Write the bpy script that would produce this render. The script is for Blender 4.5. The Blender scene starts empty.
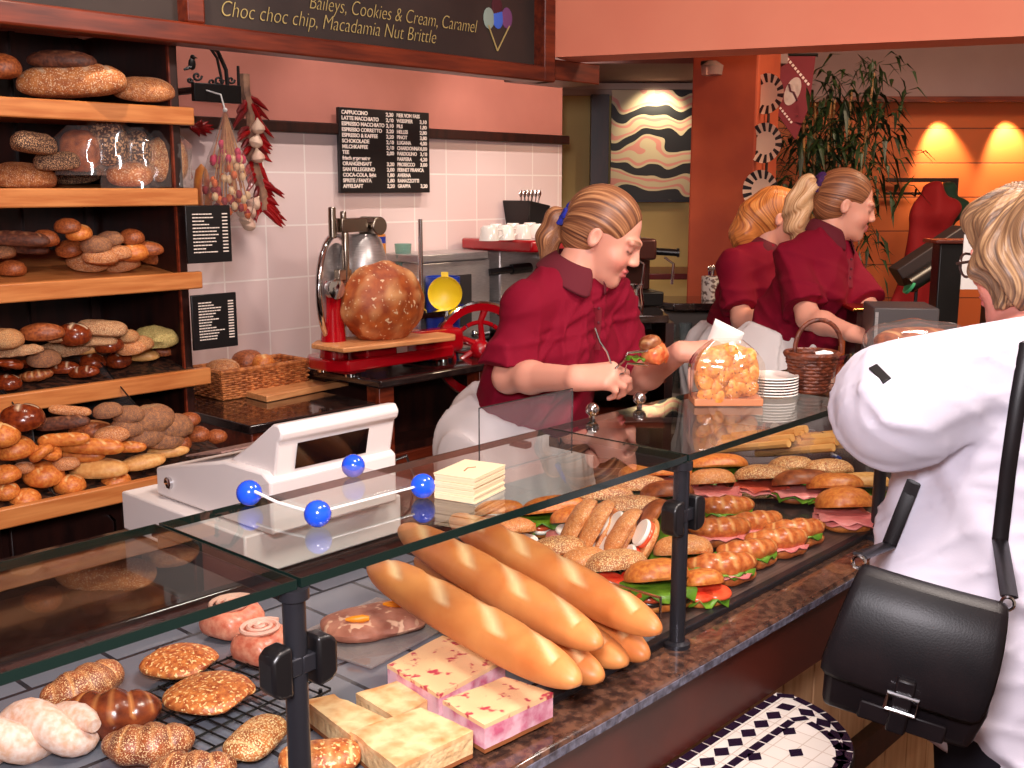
import bpy, bmesh, math, random
import numpy as np
from mathutils import Vector, Matrix, noise
random.seed(7)
SC = bpy.context.scene
COL = SC.collection
PI = math.pi
# ---------------------------------------------------------------- camera frame (metres; X along the counter, Y towards the back wall)
F = 1093.0; HC = 1.66; PITCH = math.atan(197 / F); YAW = math.radians(42.5)
FW = (math.cos(YAW)*math.cos(PITCH), math.sin(YAW)*math.cos(PITCH), -math.sin(PITCH))
RT = (math.sin(YAW), -math.cos(YAW), 0.0)
UP = (math.cos(YAW)*math.sin(PITCH), math.sin(YAW)*math.sin(PITCH), math.cos(PITCH))
def ray(x, y):
    a = (x-512)/F; b = -(y-384)/F
    return [FW[i]+a*RT[i]+b*UP[i] for i in range(3)]
def at_z(x, y, z):
    d = ray(x, y); t = (z-HC)/d[2]; return Vector((d[0]*t, d[1]*t, z))
def at_y(x, y, Y):
    d = ray(x, y); t = Y/d[1]; return Vector((d[0]*t, Y, HC+d[2]*t))
def at_d(x, y, D):
    d = ray(x, y); return Vector((d[0]*D, d[1]*D, HC+d[2]*D))
def at_slope(x, y, z0, Y0, s):          # plane z = z0 + s (Y - Y0)
    d = ray(x, y); t = (z0 - s*Y0 - HC)/(d[2]-s*d[1]); return Vector((d[0]*t, d[1]*t, HC+d[2]*t))
def depth(p): return sum((p[i]-(0, 0, HC)[i])*FW[i] for i in range(3))
def px(p):
    v = (p[0], p[1], p[2]-HC); c = sum(v[i]*FW[i] for i in range(3))
    return (512+F*sum(v[i]*RT[i] for i in range(3))/c, 384-F*sum(v[i]*UP[i] for i in range(3))/c)
def ppm(p): return F/depth(p)           # pixels per metre there
# ---------------------------------------------------------------- materials
def lin(c):
    return tuple(((v/255)/12.92 if v/255 <= .04045 else ((v/255+.055)/1.055)**2.4) for v in c)
def N(nt, t, **kw):
    n = nt.nodes.new(t)
    for k, v in kw.items(): setattr(n, k, v)
    return n
def mat(name, c, rough=.5, metal=0, c2=None, scale=8, bump=0, bscale=None, coat=0, trans=0, aniso=None, detail=4, spec=.5, lo=.35, hi=.65):
    m = bpy.data.materials.new(name); m.use_nodes = True; nt = m.node_tree
    b = nt.nodes['Principled BSDF']; b.inputs['Base Color'].default_value = (*lin(c), 1)
    b.inputs['Roughness'].default_value = rough; b.inputs['Metallic'].default_value = metal
    b.inputs['Coat Weight'].default_value = coat; b.inputs['Transmission Weight'].default_value = trans
    b.inputs['Specular IOR Level'].default_value = spec
    if c2 or bump:
        tc = N(nt, 'ShaderNodeTexCoord'); mp = N(nt, 'ShaderNodeMapping'); nt.links.new(tc.outputs['Object'], mp.inputs[0])
        if aniso: mp.inputs['Scale'].default_value = aniso
        nz = N(nt, 'ShaderNodeTexNoise'); nz.inputs['Scale'].default_value = scale; nz.inputs['Detail'].default_value = detail
        nt.links.new(mp.outputs[0], nz.inputs['Vector'])
        if c2:
            r = N(nt, 'ShaderNodeValToRGB'); r.color_ramp.elements[0].position = lo; r.color_ramp.elements[1].position = hi
            r.color_ramp.elements[0].color = (*lin(c), 1); r.color_ramp.elements[1].color = (*lin(c2), 1)
            nt.links.new(nz.outputs['Fac'], r.inputs[0]); nt.links.new(r.outputs[0], b.inputs['Base Color'])
        if bump:
            if bscale:
                nz = N(nt, 'ShaderNodeTexNoise'); nz.inputs['Scale'].default_value = bscale; nt.links.new(mp.outputs[0], nz.inputs['Vector'])
            bp = N(nt, 'ShaderNodeBump'); bp.inputs['Strength'].default_value = bump; bp.inputs['Distance'].default_value = .01
            nt.links.new(nz.outputs['Fac'], bp.inputs['Height']); nt.links.new(bp.outputs[0], b.inputs['Normal'])
    return m
def mat_bread(name, crust, dark, light, scale=25, rough=.5, bump=.25, speck=None, speck_scale=160, speck_lo=.55):
    m = bpy.data.materials.new(name); m.use_nodes = True; nt = m.node_tree; L = nt.links.new
    b = nt.nodes['Principled BSDF']; b.inputs['Roughness'].default_value = rough
    tc = N(nt, 'ShaderNodeTexCoord'); nz = N(nt, 'ShaderNodeTexNoise'); nz.inputs['Scale'].default_value = scale; nz.inputs['Detail'].default_value = 5
    oi = N(nt, 'ShaderNodeObjectInfo'); ad = N(nt, 'ShaderNodeVectorMath'); ad.operation = 'ADD'
    L(tc.outputs['Object'], ad.inputs[0]); L(oi.outputs['Random'], ad.inputs[1]); L(ad.outputs[0], nz.inputs['Vector'])
    r = N(nt, 'ShaderNodeValToRGB'); r.color_ramp.elements[0].position = .35; r.color_ramp.elements[1].position = .66
    r.color_ramp.elements[0].color = (*lin(dark), 1); r.color_ramp.elements[1].color = (*lin(crust), 1); L(nz.outputs['Fac'], r.inputs[0])
    at = N(nt, 'ShaderNodeAttribute'); at.attribute_name = 'tone'
    mx = N(nt, 'ShaderNodeMix', data_type='RGBA'); L(at.outputs['Fac'], mx.inputs['Factor']); L(r.outputs[0], mx.inputs['A']); mx.inputs['B'].default_value = (*lin(light), 1)
    out = mx.outputs['Result']
    h = nz.outputs['Fac']
    if speck:
        v = N(nt, 'ShaderNodeTexNoise'); v.inputs['Scale'].default_value = speck_scale; v.inputs['Detail'].default_value = 1; L(ad.outputs[0], v.inputs['Vector'])
        rr = N(nt, 'ShaderNodeValToRGB'); rr.color_ramp.elements[0].position = speck_lo; rr.color_ramp.elements[1].position = speck_lo+.06; L(v.outputs['Fac'], rr.inputs[0])
        m2 = N(nt, 'ShaderNodeMix', data_type='RGBA'); L(rr.outputs[0], m2.inputs['Factor']); L(out, m2.inputs['A']); m2.inputs['B'].default_value = (*lin(speck), 1); out = m2.outputs['Result']
        h = v.outputs['Fac']
    L(out, b.inputs['Base Color'])
    bp = N(nt, 'ShaderNodeBump'); bp.inputs['Strength'].default_value = bump; bp.inputs['Distance'].default_value = .006; L(h, bp.inputs['Height']); L(bp.outputs[0], b.inputs['Normal'])
    return m
def real(m, k=9):        # the same crust for a mesh built at true size
    key = m.name+'_fine'
    if key in bpy.data.materials: return bpy.data.materials[key]
    c = m.copy(); c.name = key
    for n in c.node_tree.nodes:
        if n.type == 'TEX_NOISE': n.inputs['Scale'].default_value *= k
        if n.type == 'BUMP': n.inputs['Distance'].default_value *= .35
    return c
def mat_glass(name, tint=(255, 255, 255), ior=1.5, rough=0.0, gain=1.0, haze=0.0):      # thin sheet: clear, with Fresnel reflection
    m = bpy.data.materials.new(name); m.use_nodes = True; nt = m.node_tree; L = nt.links.new
    nt.nodes.remove(nt.nodes['Principled BSDF']); o = nt.nodes['Material Output']
    t = N(nt, 'ShaderNodeBsdfTransparent'); t.inputs[0].default_value = (*lin(tint), 1)
    g = N(nt, 'ShaderNodeBsdfGlossy'); g.inputs['Roughness'].default_value = rough
    fr = N(nt, 'ShaderNodeFresnel'); fr.inputs[0].default_value = ior
    mu = N(nt, 'ShaderNodeMath', operation='MULTIPLY'); mu.inputs[1].default_value = gain; mu.use_clamp = True
    ge = N(nt, 'ShaderNodeNewGeometry'); iv = N(nt, 'ShaderNodeMath', operation='SUBTRACT'); iv.inputs[0].default_value = 1; L(ge.outputs['Backfacing'], iv.inputs[1])
    m0 = N(nt, 'ShaderNodeMath', operation='MULTIPLY'); L(fr.outputs[0], m0.inputs[0]); L(iv.outputs[0], m0.inputs[1]); L(m0.outputs[0], mu.inputs[0])      # reflect on entering the sheet only
    mx = N(nt, 'ShaderNodeMixShader'); L(mu.outputs[0], mx.inputs[0]); L(t.outputs[0], mx.inputs[1]); L(g.outputs[0], mx.inputs[2])
    out = mx.outputs[0]
    if haze:
        d = N(nt, 'ShaderNodeBsdfDiffuse'); d.inputs[0].default_value = (*lin(tint), 1)
        m2 = N(nt, 'ShaderNodeMixShader'); m2.inputs[0].default_value = haze; L(out, m2.inputs[1]); L(d.outputs[0], m2.inputs[2]); out = m2.outputs[0]
    L(out, o.inputs['Surface']); return m
def mat_vcol(name, rough=.5, bump=0, bscale=300, sss=0, coat=0, spec=.5, var=0):
    m = bpy.data.materials.new(name); m.use_nodes = True; nt = m.node_tree; L = nt.links.new
    b = nt.nodes['Principled BSDF']; b.inputs['Roughness'].default_value = rough; b.inputs['Specular IOR Level'].default_value = spec
    a = N(nt, 'ShaderNodeAttribute'); a.attribute_name = 'Col'; L(a.outputs['Color'], b.inputs['Base Color'])
    if sss: b.inputs['Subsurface Weight'].default_value = sss; b.inputs['Subsurface Radius'].default_value = (.012, .005, .003); b.inputs['Subsurface Scale'].default_value = .6
    if bump:
        tc = N(nt, 'ShaderNodeTexCoord'); nz = N(nt, 'ShaderNodeTexNoise'); nz.inputs['Scale'].default_value = bscale; L(tc.outputs['Object'], nz.inputs['Vector'])
        bp = N(nt, 'ShaderNodeBump'); bp.inputs['Strength'].default_value = bump; bp.inputs['Distance'].default_value = .003; L(nz.outputs['Fac'], bp.inputs['Height']); L(bp.outputs[0], b.inputs['Normal'])
    return m
def mat_hair(name, c1, c2, c3):
    m = bpy.data.materials.new(name); m.use_nodes = True; nt = m.node_tree; L = nt.links.new
    b = nt.nodes['Principled BSDF']; b.inputs['Roughness'].default_value = .42
    a = N(nt, 'ShaderNodeAttribute'); a.attribute_name = 'strand'; nz = N(nt, 'ShaderNodeTexNoise'); nz.inputs['Scale'].default_value = 1; nz.inputs['Detail'].default_value = 3; L(a.outputs['Vector'], nz.inputs['Vector'])
    r = N(nt, 'ShaderNodeValToRGB'); e = r.color_ramp.elements; e[0].position = .34; e[0].color = (*lin(c2), 1); e[1].position = .68; e[1].color = (*lin(c3), 1); k = e.new(.5); k.color = (*lin(c1), 1)
    L(nz.outputs['Fac'], r.inputs[0]); L(r.outputs[0], b.inputs['Base Color'])
    bp = N(nt, 'ShaderNodeBump'); bp.inputs['Strength'].default_value = .5; bp.inputs['Distance'].default_value = .006; L(nz.outputs['Fac'], bp.inputs['Height']); L(bp.outputs[0], b.inputs['Normal']); return m
def mat_brick(name, c1, c2, mortar, size, gap=.02, rough=.3, offset=0.0, bump=.3, plane='XZ', w=None, coat=0):
    m = bpy.data.materials.new(name); m.use_nodes = True; nt = m.node_tree; L = nt.links.new
    b = nt.nodes['Principled BSDF']; b.inputs['Roughness'].default_value = rough; b.inputs['Coat Weight'].default_value = coat
    tc = N(nt, 'ShaderNodeTexCoord'); s = N(nt, 'ShaderNodeSeparateXYZ'); c = N(nt, 'ShaderNodeCombineXYZ'); L(tc.outputs['Object'], s.inputs[0])
    L(s.outputs[plane[0]], c.inputs[0]); L(s.outputs[plane[1]], c.inputs[1])
    br = N(nt, 'ShaderNodeTexBrick'); br.offset = offset; br.inputs['Scale'].default_value = 1; br.inputs['Brick Width'].default_value = w or size; br.inputs['Row Height'].default_value = size
    br.inputs['Mortar Size'].default_value = gap; br.inputs['Mortar Smooth'].default_value = .1; br.inputs['Bias'].default_value = 0
    for k, v in (('Color1', c1), ('Color2', c2), ('Mortar', mortar)): br.inputs[k].default_value = (*lin(v), 1)
    L(c.outputs[0], br.inputs['Vector']); L(br.outputs['Color'], b.inputs['Base Color'])
    bp = N(nt, 'ShaderNodeBump'); bp.inputs['Strength'].default_value = bump; bp.inputs['Distance'].default_value = .004; bp.invert = True
    L(br.outputs['Fac'], bp.inputs['Height']); L(bp.outputs[0], b.inputs['Normal']); return m
def mat_emit(name, c, s):
    m = bpy.data.materials.new(name); m.use_nodes = True; b = m.node_tree.nodes['Principled BSDF']
    b.inputs['Emission Color'].default_value = (*lin(c), 1); b.inputs['Emission Strength'].default_value = s; return m
# ---------------------------------------------------------------- mesh building
class MB:
    def __init__(s): s.v = []; s.f = []; s.t = []
    def add(s, vs, fs, tone=None):
        n = len(s.v); s.v += [tuple(v) for v in vs]; s.f += [tuple(n+i for i in f) for f in fs]
        s.t += list(tone) if tone is not None else [0.0]*len(vs); return s
    def box(s, x0, y0, z0, x1, y1, z1, M=None):
        vs = [(x, y, z) for z in (z0, z1) for y in (y0, y1) for x in (x0, x1)]
        if M is not None: vs = [M @ Vector(v) for v in vs]
        return s.add(vs, [(0, 2, 3, 1), (4, 5, 7, 6), (0, 1, 5, 4), (2, 6, 7, 3), (0, 4, 6, 2), (1, 3, 7, 5)])
    def prism(s, pts, z0, z1, M=None):          # outline in XY, counter-clockwise
        n = len(pts); vs = [(p[0], p[1], z0) for p in pts]+[(p[0], p[1], z1) for p in pts]
        if M is not None: vs = [M @ Vector(v) for v in vs]
        return s.add(vs, [tuple(range(n))[::-1], tuple(range(n, 2*n))]+[(i, (i+1) % n, n+(i+1) % n, n+i) for i in range(n)])
    def loft(s, rings, caps=True, tones=None):
        n = len(rings[0]); vs = [p for r in rings for p in r]; fs = []
        for i in range(len(rings)-1):
            for j in range(n): fs.append((i*n+j, i*n+(j+1) % n, (i+1)*n+(j+1) % n, (i+1)*n+j))
        if caps: fs += [tuple(range(n))[::-1], tuple((len(rings)-1)*n+j for j in range(n))]
        return s.add(vs, fs, tones)
    def tube(s, pts, r, seg=8, caps=True, flat=1.0):
        pts = [Vector(p) for p in pts]; k = len(pts); rr = r if isinstance(r, (list, tuple)) else [r]*k; rings = []; u = None
        for i in range(k):
            t = (pts[min(i+1, k-1)]-pts[max(i-1, 0)]).normalized()
            if u is None:
                u = t.cross(Vector((0, 0, 1)));  u = u.normalized() if u.length > 1e-3 else Vector((1, 0, 0))
            else: u = (u-t*u.dot(t)).normalized()
            w = t.cross(u)*flat
            rings.append([pts[i]+(u*math.cos(2*PI*j/seg)+w*math.sin(2*PI*j/seg))*rr[i] for j in range(seg)])
        return s.loft(rings, caps)
    def lathe(s, prof, seg=20, M=None, caps=True):
        rings = []
        for r, z in prof:
            ring = [Vector((r*math.cos(2*PI*j/seg), r*math.sin(2*PI*j/seg), z)) for j in range(seg)]
            rings.append([M @ p for p in ring] if M is not None else ring)
        return s.loft(rings, caps)
    def ball(s, c, r, seg=16, M=None):
        r = r if isinstance(r, (tuple, list)) else (r, r, r); k = seg//2; rings = []
        for i in range(k+1):
            a = PI*(i/k)-PI/2; a = max(min(a, PI/2-.02), -PI/2+.02)
            ring = [Vector((r[0]*math.cos(a)*math.cos(2*PI*j/seg), r[1]*math.cos(a)*math.sin(2*PI*j/seg), r[2]*math.sin(a))) for j in range(seg)]
            rings.append([((M @ p) if M is not None else p)+Vector(c) for p in ring])
        return s.loft(rings)
    def build(s, name, m, parent=None, loc=None, rot=None, bevel=0, smooth=True, sub=0, seg=2):
        me = bpy.data.meshes.new(name); me.from_pydata(s.v, [], s.f); me.validate()
        if any(s.t):
            a = me.attributes.new('tone', 'FLOAT', 'POINT'); a.data.foreach_set('value', s.t)
        o = bpy.data.objects.new(name, me); COL.objects.link(o)
        for mm in (m if isinstance(m, (list, tuple)) else [m]): me.materials.append(mm)
        if parent: o.parent = parent
        if loc is not None: o.location = loc
        if rot is not None: o.rotation_euler = rot
        if bevel:
            b = o.modifiers.new('bevel', 'BEVEL'); b.width = bevel; b.segments = seg; b.limit_method = 'ANGLE'; b.angle_limit = .6; b.use_clamp_overlap = True
        if sub:
            b = o.modifiers.new('subdivision', 'SUBSURF'); b.levels = sub; b.render_levels = sub
        if smooth:
            me.polygons.foreach_set('use_smooth', [True]*len(me.polygons)); 
            try: me.set_sharp_from_angle(angle=.75)
            except Exception: pass
        return o
def tag(o, label=None, cat=None, group=None, kind=None):
    if label: o['label'] = label
    if cat: o['category'] = cat
    if group: o['group'] = group
    if kind: o['kind'] = kind
    return o
def empty(name, label, cat, loc=(0, 0, 0), rz=0, group=None):
    o = bpy.data.objects.new(name, None); COL.objects.link(o); o.location = loc; o.rotation_euler = (0, 0, rz); o.empty_display_size = .05
    return tag(o, label, cat, group)
def copy_tree(o, parent=None):
    c = o.copy(); COL.objects.link(c)
    if parent: c.parent = parent
    for ch in list(o.children): copy_tree(ch, c)
    return c
def struct(name, mb, m, **kw): return tag(mb.build(name, m, **kw), kind='structure')
TEXTS = []
def text(name, body, size, m, M, parent=None, align='LEFT', space=1.0, shear=0, ext=.0006, spl=1.0, fit=None, thin=0):
    cu = bpy.data.curves.new(name, 'FONT'); cu.body = body; cu.size = size; cu.align_x = align; cu.extrude = ext; cu.space_character = space; cu.shear = shear; cu.space_line = spl; cu.offset = -thin
    o = bpy.data.objects.new(name+'_src', cu); COL.objects.link(o); TEXTS.append((name, o, m, M, parent, fit))
def bake_texts():
    bpy.context.view_layer.update(); dg = bpy.context.evaluated_depsgraph_get()
    for name, o, m, M, parent, fit in TEXTS:
        me = bpy.data.meshes.new_from_object(o.evaluated_get(dg))
        if fit:
            xs = [v.co.x for v in me.vertices]; me.transform(Matrix.Scale(fit/max(max(xs)-min(xs), 1e-4), 4, (1, 0, 0)))
        me.transform(M); me.materials.clear(); me.materials.append(m)
        n = bpy.data.objects.new(name, me); COL.objects.link(n)
        if parent: n.parent = parent
    for _, o, _, _, _, _ in TEXTS: bpy.data.objects.remove(o)
ORD = ['first', 'second', 'third', 'fourth', 'fifth', 'sixth', 'seventh', 'eighth', 'ninth', 'tenth', 'eleventh', 'twelfth', 'thirteenth', 'fourteenth', 'fifteenth', 'sixteenth', 'seventeenth', 'eighteenth', 'nineteenth', 'twentieth', 'twenty-first', 'twenty-second', 'twenty-third', 'twenty-fourth', 'twenty-fifth']
REG = {}
def reg(o, desc, where, cat, group=None):   # labelled later by order from the left among look-alikes
    REG.setdefault((desc, where), []).append(o); tag(o, None, cat, group)
def finish_labels():
    bpy.context.view_layer.update()
    for (desc, where), L in REG.items():
        L.sort(key=lambda o: px(o.matrix_world.translation)[0])
        for i, o in enumerate(L):
            if len(L) == 1: o['label'] = f'{desc} {where}'
            elif i == len(L)-1 and len(L) > 1: o['label'] = f'{desc}, rightmost of its kind {where}'
            elif i == 0: o['label'] = f'{desc}, leftmost of its kind {where}'
            else: o['label'] = f'{desc}, {ORD[i]} of its kind from left {where}'
# ---------------------------------------------------------------- signed-distance modelling (bodies, cloth, hair)
def smin(a, b, k):
    h = np.clip(.5+.5*(b-a)/k, 0, 1); return b*(1-h)+a*h-k*h*(1-h), h
class Sdf:
    def __init__(s, col=(200, 150, 130)): s.p = []; s.cuts = []; s.disp = None; s.colfn = None; s.uvfn = None; s.col = lin(col)
    def add(s, f, k, col, op): s.p.append((f, max(k, 1e-4), lin(col) if col else s.col, op)); return s
    def cone(s, a, b, ra, rb, k=.01, col=None, op='u', fr=None, flat=None):
        a = np.array(a, float); b = np.array(b, float); ba = b-a; bb = max(ba @ ba, 1e-9); fl = np.array(flat, float) if flat is not None else None
        def f(P):
            if fr is not None: P = (P-fr[0]) @ fr[1]
            pa = P-a; h = np.clip(pa @ ba/bb, 0, 1); q = pa-h[:, None]*ba
            if fl is not None: q = q/fl; m = fl.min()
            else: m = 1
            return (np.sqrt((q*q).sum(1))-(ra+(rb-ra)*h))*m
        return s.add(f, k, col, op)
    def chain(s, pts, rs, k=.01, col=None, fr=None, k0=None):
        for i in range(len(pts)-1): s.cone(pts[i], pts[i+1], rs[i], rs[i+1], (k0 if (i == 0 and k0) else k), col, 'u', fr)
        return s
    def ell(s, c, r, k=.02, col=None, op='u', fr=None, R=None):
        c = np.array(c, float); r = np.array(r, float)
        def f(P):
            if fr is not None: P = (P-fr[0]) @ fr[1]
            q = P-c
            if R is not None: q = q @ R
            k0 = np.sqrt(((q/r)**2).sum(1)); k1 = np.sqrt(((q/(r*r))**2).sum(1)); return k0*(k0-1)/np.maximum(k1, 1e-6)
        return s.add(f, k, col, op)
    def sleeve(s, a, b, ra, rb, k=.03, col=None, cut=None):      # cone flat-cut at b, or along the plane normal given
        a = np.array(a, float); b = np.array(b, float); ba = b-a; bb = ba @ ba; u = ba/math.sqrt(bb) if cut is None else np.array(cut, float)/np.linalg.norm(cut)
        def f(P):
            pa = P-a; h = np.clip(pa @ ba/bb, 0, 1.3); q = pa-h[:, None]*ba
            return np.maximum(np.sqrt((q*q).sum(1))-(ra+(rb-ra)*h), (P-b) @ u)
        return s.add(f, k, col, 'u')
    def cut(s, o, n, k=.004):                                   # removes what lies on the side n points to
        o = np.array(o, float); n = np.array(n, float); n = n/np.linalg.norm(n); s.cuts.append((o, n, k)); return s
    def ev(s, P, want=False):
        d = None; c = None
        for f, k, col, op in s.p:
            e = f(P)
            if d is None:
                d = e; c = np.tile(np.array(col), (len(P), 1)) if want else None; continue
            if op == 'u':
                d, h = smin(d, e, k)
                if want: c = np.array(col)*(1-h)[:, None]+c*h[:, None]
            elif op == 's':
                h = np.clip(.5-.5*(d+e)/k, 0, 1); d = d*(1-h)-e*h+k*h*(1-h)
            elif op == 'paint':
                if want:
                    h = np.clip(.5-e/k, 0, 1)[:, None]; c = c*(1-h)+np.array(col)*h
        if s.disp is not None: d = d+s.disp(P)
        for o, n, k in s.cuts: d = -smin(-d, -((P-o) @ n), k)[0]
        if want and s.colfn is not None: c = s.colfn(P, c)
        return (d, c) if want else d
    def mesh(s, lo, hi, h):
        lo = np.array(lo, float); hi = np.array(hi, float); B = 5; nb = np.ceil((hi-lo)/(B*h)).astype(int); n = nb*B
        g = np.stack(np.meshgrid(*[(np.arange(k)+.5)*B*h for k in nb], indexing='ij'), -1).reshape(-1, 3)+lo
        dc = np.concatenate([s.ev(g[i:i+200000]) for i in range(0, len(g), 200000)]).reshape(nb)
        near = np.abs(dc) < B*h*1.25+.012
        V = dc.repeat(B, 0).repeat(B, 1).repeat(B, 2).astype(np.float32)
        nm = near.repeat(B, 0).repeat(B, 1).repeat(B, 2); idx = np.argwhere(nm); pts = lo+(idx+.5)*h
        V[nm] = np.concatenate([s.ev(pts[i:i+200000]) for i in range(0, len(pts), 200000)]) if len(pts) else 0
        V[[0, -1]] = 1; V[:, [0, -1]] = 1; V[:, :, [0, -1]] = 1
        S = V < 0
        cs = [(i, j, k) for i in (0, 1) for j in (0, 1) for k in (0, 1)]
        cnt = sum(S[i:n[0]-1+i, j:n[1]-1+j, k:n[2]-1+k].astype(np.int8) for i, j, k in cs)
        act = np.argwhere((cnt > 0) & (cnt < 8)); val = np.stack([V[act[:, 0]+i, act[:, 1]+j, act[:, 2]+k] for i, j, k in cs], 1)
        pos = np.zeros((len(act), 3)); num = np.zeros(len(act))
        for a in range(8):
            for b in range(a+1, 8):
                if sum(abs(cs[a][q]-cs[b][q]) for q in range(3)) != 1: continue
                x = (val[:, a] < 0) != (val[:, b] < 0); t = np.where(x, val[:, a]/np.where(x, val[:, a]-val[:, b], 1), 0)
                pa = np.array(cs[a], float); pb = np.array(cs[b], float)
                pos += np.where(x[:, None], pa+t[:, None]*(pb-pa), 0); num += x
        W = lo+(act+.5+pos/num[:, None])*h
        ids = -np.ones(n-1, np.int32); ids[act[:, 0], act[:, 1], act[:, 2]] = np.arange(len(act)); quads = []
        for ax in range(3):
            o = [0, 0, 0]; o[ax] = 1; A = S[:n[0]-o[0], :n[1]-o[1], :n[2]-o[2]]; Bq = S[o[0]:, o[1]:, o[2]:]
            e = np.argwhere(A != Bq); u, w = (ax+1) % 3, (ax+2) % 3; e = e[(e[:, u] > 0) & (e[:, w] > 0) & (e[:, u] < n[u]-1) & (e[:, w] < n[w]-1)]
            du = np.zeros(3, int); du[u] = 1; dw = np.zeros(3, int); dw[w] = 1
            q = np.stack([ids[tuple((e-x).T)] for x in (du+dw, dw, du*0, du)], 1); fl = A[tuple(e.T)]
            q[~fl] = q[~fl][:, ::-1]; quads.append(q)
        return W, np.concatenate(quads)
    def build(s, name, m, lo, hi, h, parent=None, loc=(0, 0, 0), smooth_it=0):
        W, Q = s.mesh(lo, hi, h); c = s.ev(W, True)[1]; Q = Q[(Q >= 0).all(1)]
        me = bpy.data.meshes.new(name); L = np.array(loc, float); me.vertices.add(len(W)); me.vertices.foreach_set('co', (W-L).astype(np.float32).ravel())
        me.loops.add(len(Q)*4); me.loops.foreach_set('vertex_index', Q.astype(np.int32).ravel()); me.polygons.add(len(Q))
        me.polygons.foreach_set('loop_start', np.arange(len(Q), dtype=np.int32)*4); me.update(calc_edges=True); me.validate()
        a = me.attributes.new('Col', 'FLOAT_COLOR', 'POINT'); a.data.foreach_set('color', np.concatenate([c, np.ones((len(c), 1))], 1).astype(np.float32).ravel())
        if s.uvfn is not None:
            a = me.attributes.new('strand', 'FLOAT_VECTOR', 'POINT'); a.data.foreach_set('vector', s.uvfn(W).astype(np.float32).ravel())
        me.polygons.foreach_set('use_smooth', np.ones(len(me.polygons), bool)); me.materials.append(m)
        o = bpy.data.objects.new(name, me); COL.objects.link(o)
        if parent: o.parent = parent
        else: o.location = loc
        if smooth_it:
            b = o.modifiers.new('smooth', 'SMOOTH'); b.factor = .5; b.iterations = smooth_it
        return o
def frame(o, fwd, up=(0, 0, 1)):      # columns: right, forward, up
    f = np.array(fwd, float); f /= np.linalg.norm(f); u = np.array(up, float); r = np.cross(f, u); r /= np.linalg.norm(r); u = np.cross(r, f)
    return (np.array(o, float), np.stack([r, f, u], 1))
def to_world(fr, p): return fr[0]+fr[1] @ np.array(p, float)
_rs = np.random.RandomState(3)
def waves(n, freq, amp, direction=None, spread=1.0, ridge=0):
    K = _rs.normal(size=(n, 3)); K /= np.linalg.norm(K, axis=1)[:, None]
    if direction is not None: K = np.array(direction, float)+spread*K; K /= np.linalg.norm(K, axis=1)[:, None]
    K *= freq*(.6+.8*_rs.rand(n))[:, None]; ph = _rs.rand(n)*6.28
    if ridge: return lambda P: sum(np.exp(-ridge*(1-np.sin(P @ K[i]+ph[i]+1.3*np.sin(P @ K[(i+1) % n]*.31))))*(.5+.5*np.sin(P @ K[(i+2) % n]*.35+i)) for i in range(n))*-amp
    return lambda P: sum(np.sin(P @ K[i]+ph[i]) for i in range(n))*(amp/math.sqrt(n))
# ================================================================ materials
WOODO = mat('shelf_wood', (206, 134, 76), .35, c2=(182, 106, 54), scale=6, aniso=(1, 12, 12))
WOODD = mat('dark_wood', (54, 24, 18), .35, c2=(30, 13, 11), scale=5, aniso=(6, 6, 1))
WOODR = mat('red_brown_wood', (128, 50, 26), .35, c2=(84, 28, 16), scale=5, aniso=(1, 10, 10))
WOODB = mat('board_wood', (226, 160, 104), .45, c2=(206, 134, 82), scale=5, aniso=(1, 14, 14))
WOODP = mat('pale_plank_wood', (206, 164, 122), .5, c2=(184, 136, 96), scale=4, aniso=(10, 10, 1))
BLACK = mat('black_plastic', (16, 15, 17), .35)
BLACKM = mat('black_metal', (20, 18, 18), .4, .3)
DGREY = mat('dark_grey_metal', (52, 52, 58), .35, .6)
CHROME = mat('chrome', (215, 215, 218), .12, 1)
STEEL = mat('brushed_steel', (196, 190, 188), .36, .7, c2=(172, 166, 164), scale=30, aniso=(1, 1, 20))
WHITEP = mat('white_plastic', (232, 228, 224), .35)
REDP = mat('red_enamel', (168, 8, 22), .15, coat=.6)
YELLOW = mat('yellow_plastic', (240, 206, 30), .35)
BLUE = mat('blue_plastic', (28, 62, 170), .3)
BLUEBALL = mat('blue_ball', (26, 78, 214), .18, coat=.5)
PAPER = mat('white_paper', (244, 240, 234), .7)
CREAMP = mat('cream_paper', (220, 196, 158), .7)
GRANITE = mat('granite', (104, 72, 56), .16, c2=(52, 38, 34), scale=60, coat=.5, detail=8, lo=.4, hi=.6)
FASCIA = mat('brown_fascia', (88, 34, 24), .4, c2=(68, 26, 20), scale=7)
DARKTOP = mat('dark_stone_top', (30, 22, 22), .1, c2=(50, 36, 34), scale=40, coat=.5)
TILE = mat_brick('wall_tile', (226, 204, 200), (220, 196, 192), (238, 226, 220), .2, .0035, .25, w=.19)
PLASTER = mat('pink_plaster', (190, 120, 104), .8, c2=(178, 110, 96), scale=3, bump=.05)
PLASTERW = mat('white_plaster', (214, 186, 172), .8)
SALMON = mat('salmon_plaster', (236, 146, 116), .8, c2=(230, 136, 108), scale=2)
CREAMW = mat('cream_plaster', (214, 186, 120), .8, c2=(200, 172, 112), scale=2)
GREYW = mat('grey_mauve_plaster', (150, 124, 122), .8, c2=(138, 112, 112), scale=2)
TERRA = mat('terracotta_plaster', (176, 78, 42), .75, c2=(150, 60, 34), scale=3.5, bump=.1)
PANELO = mat_brick('orange_stone_panels', (206, 106, 50), (190, 92, 44), (120, 56, 30), .2, .004, .55, w=3.0)
SLATE = mat_brick('slate_tiles', (116, 118, 128), (102, 104, 114), (44, 44, 50), .13, .004, .16, coat=.4, plane='XY', offset=.5)
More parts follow.
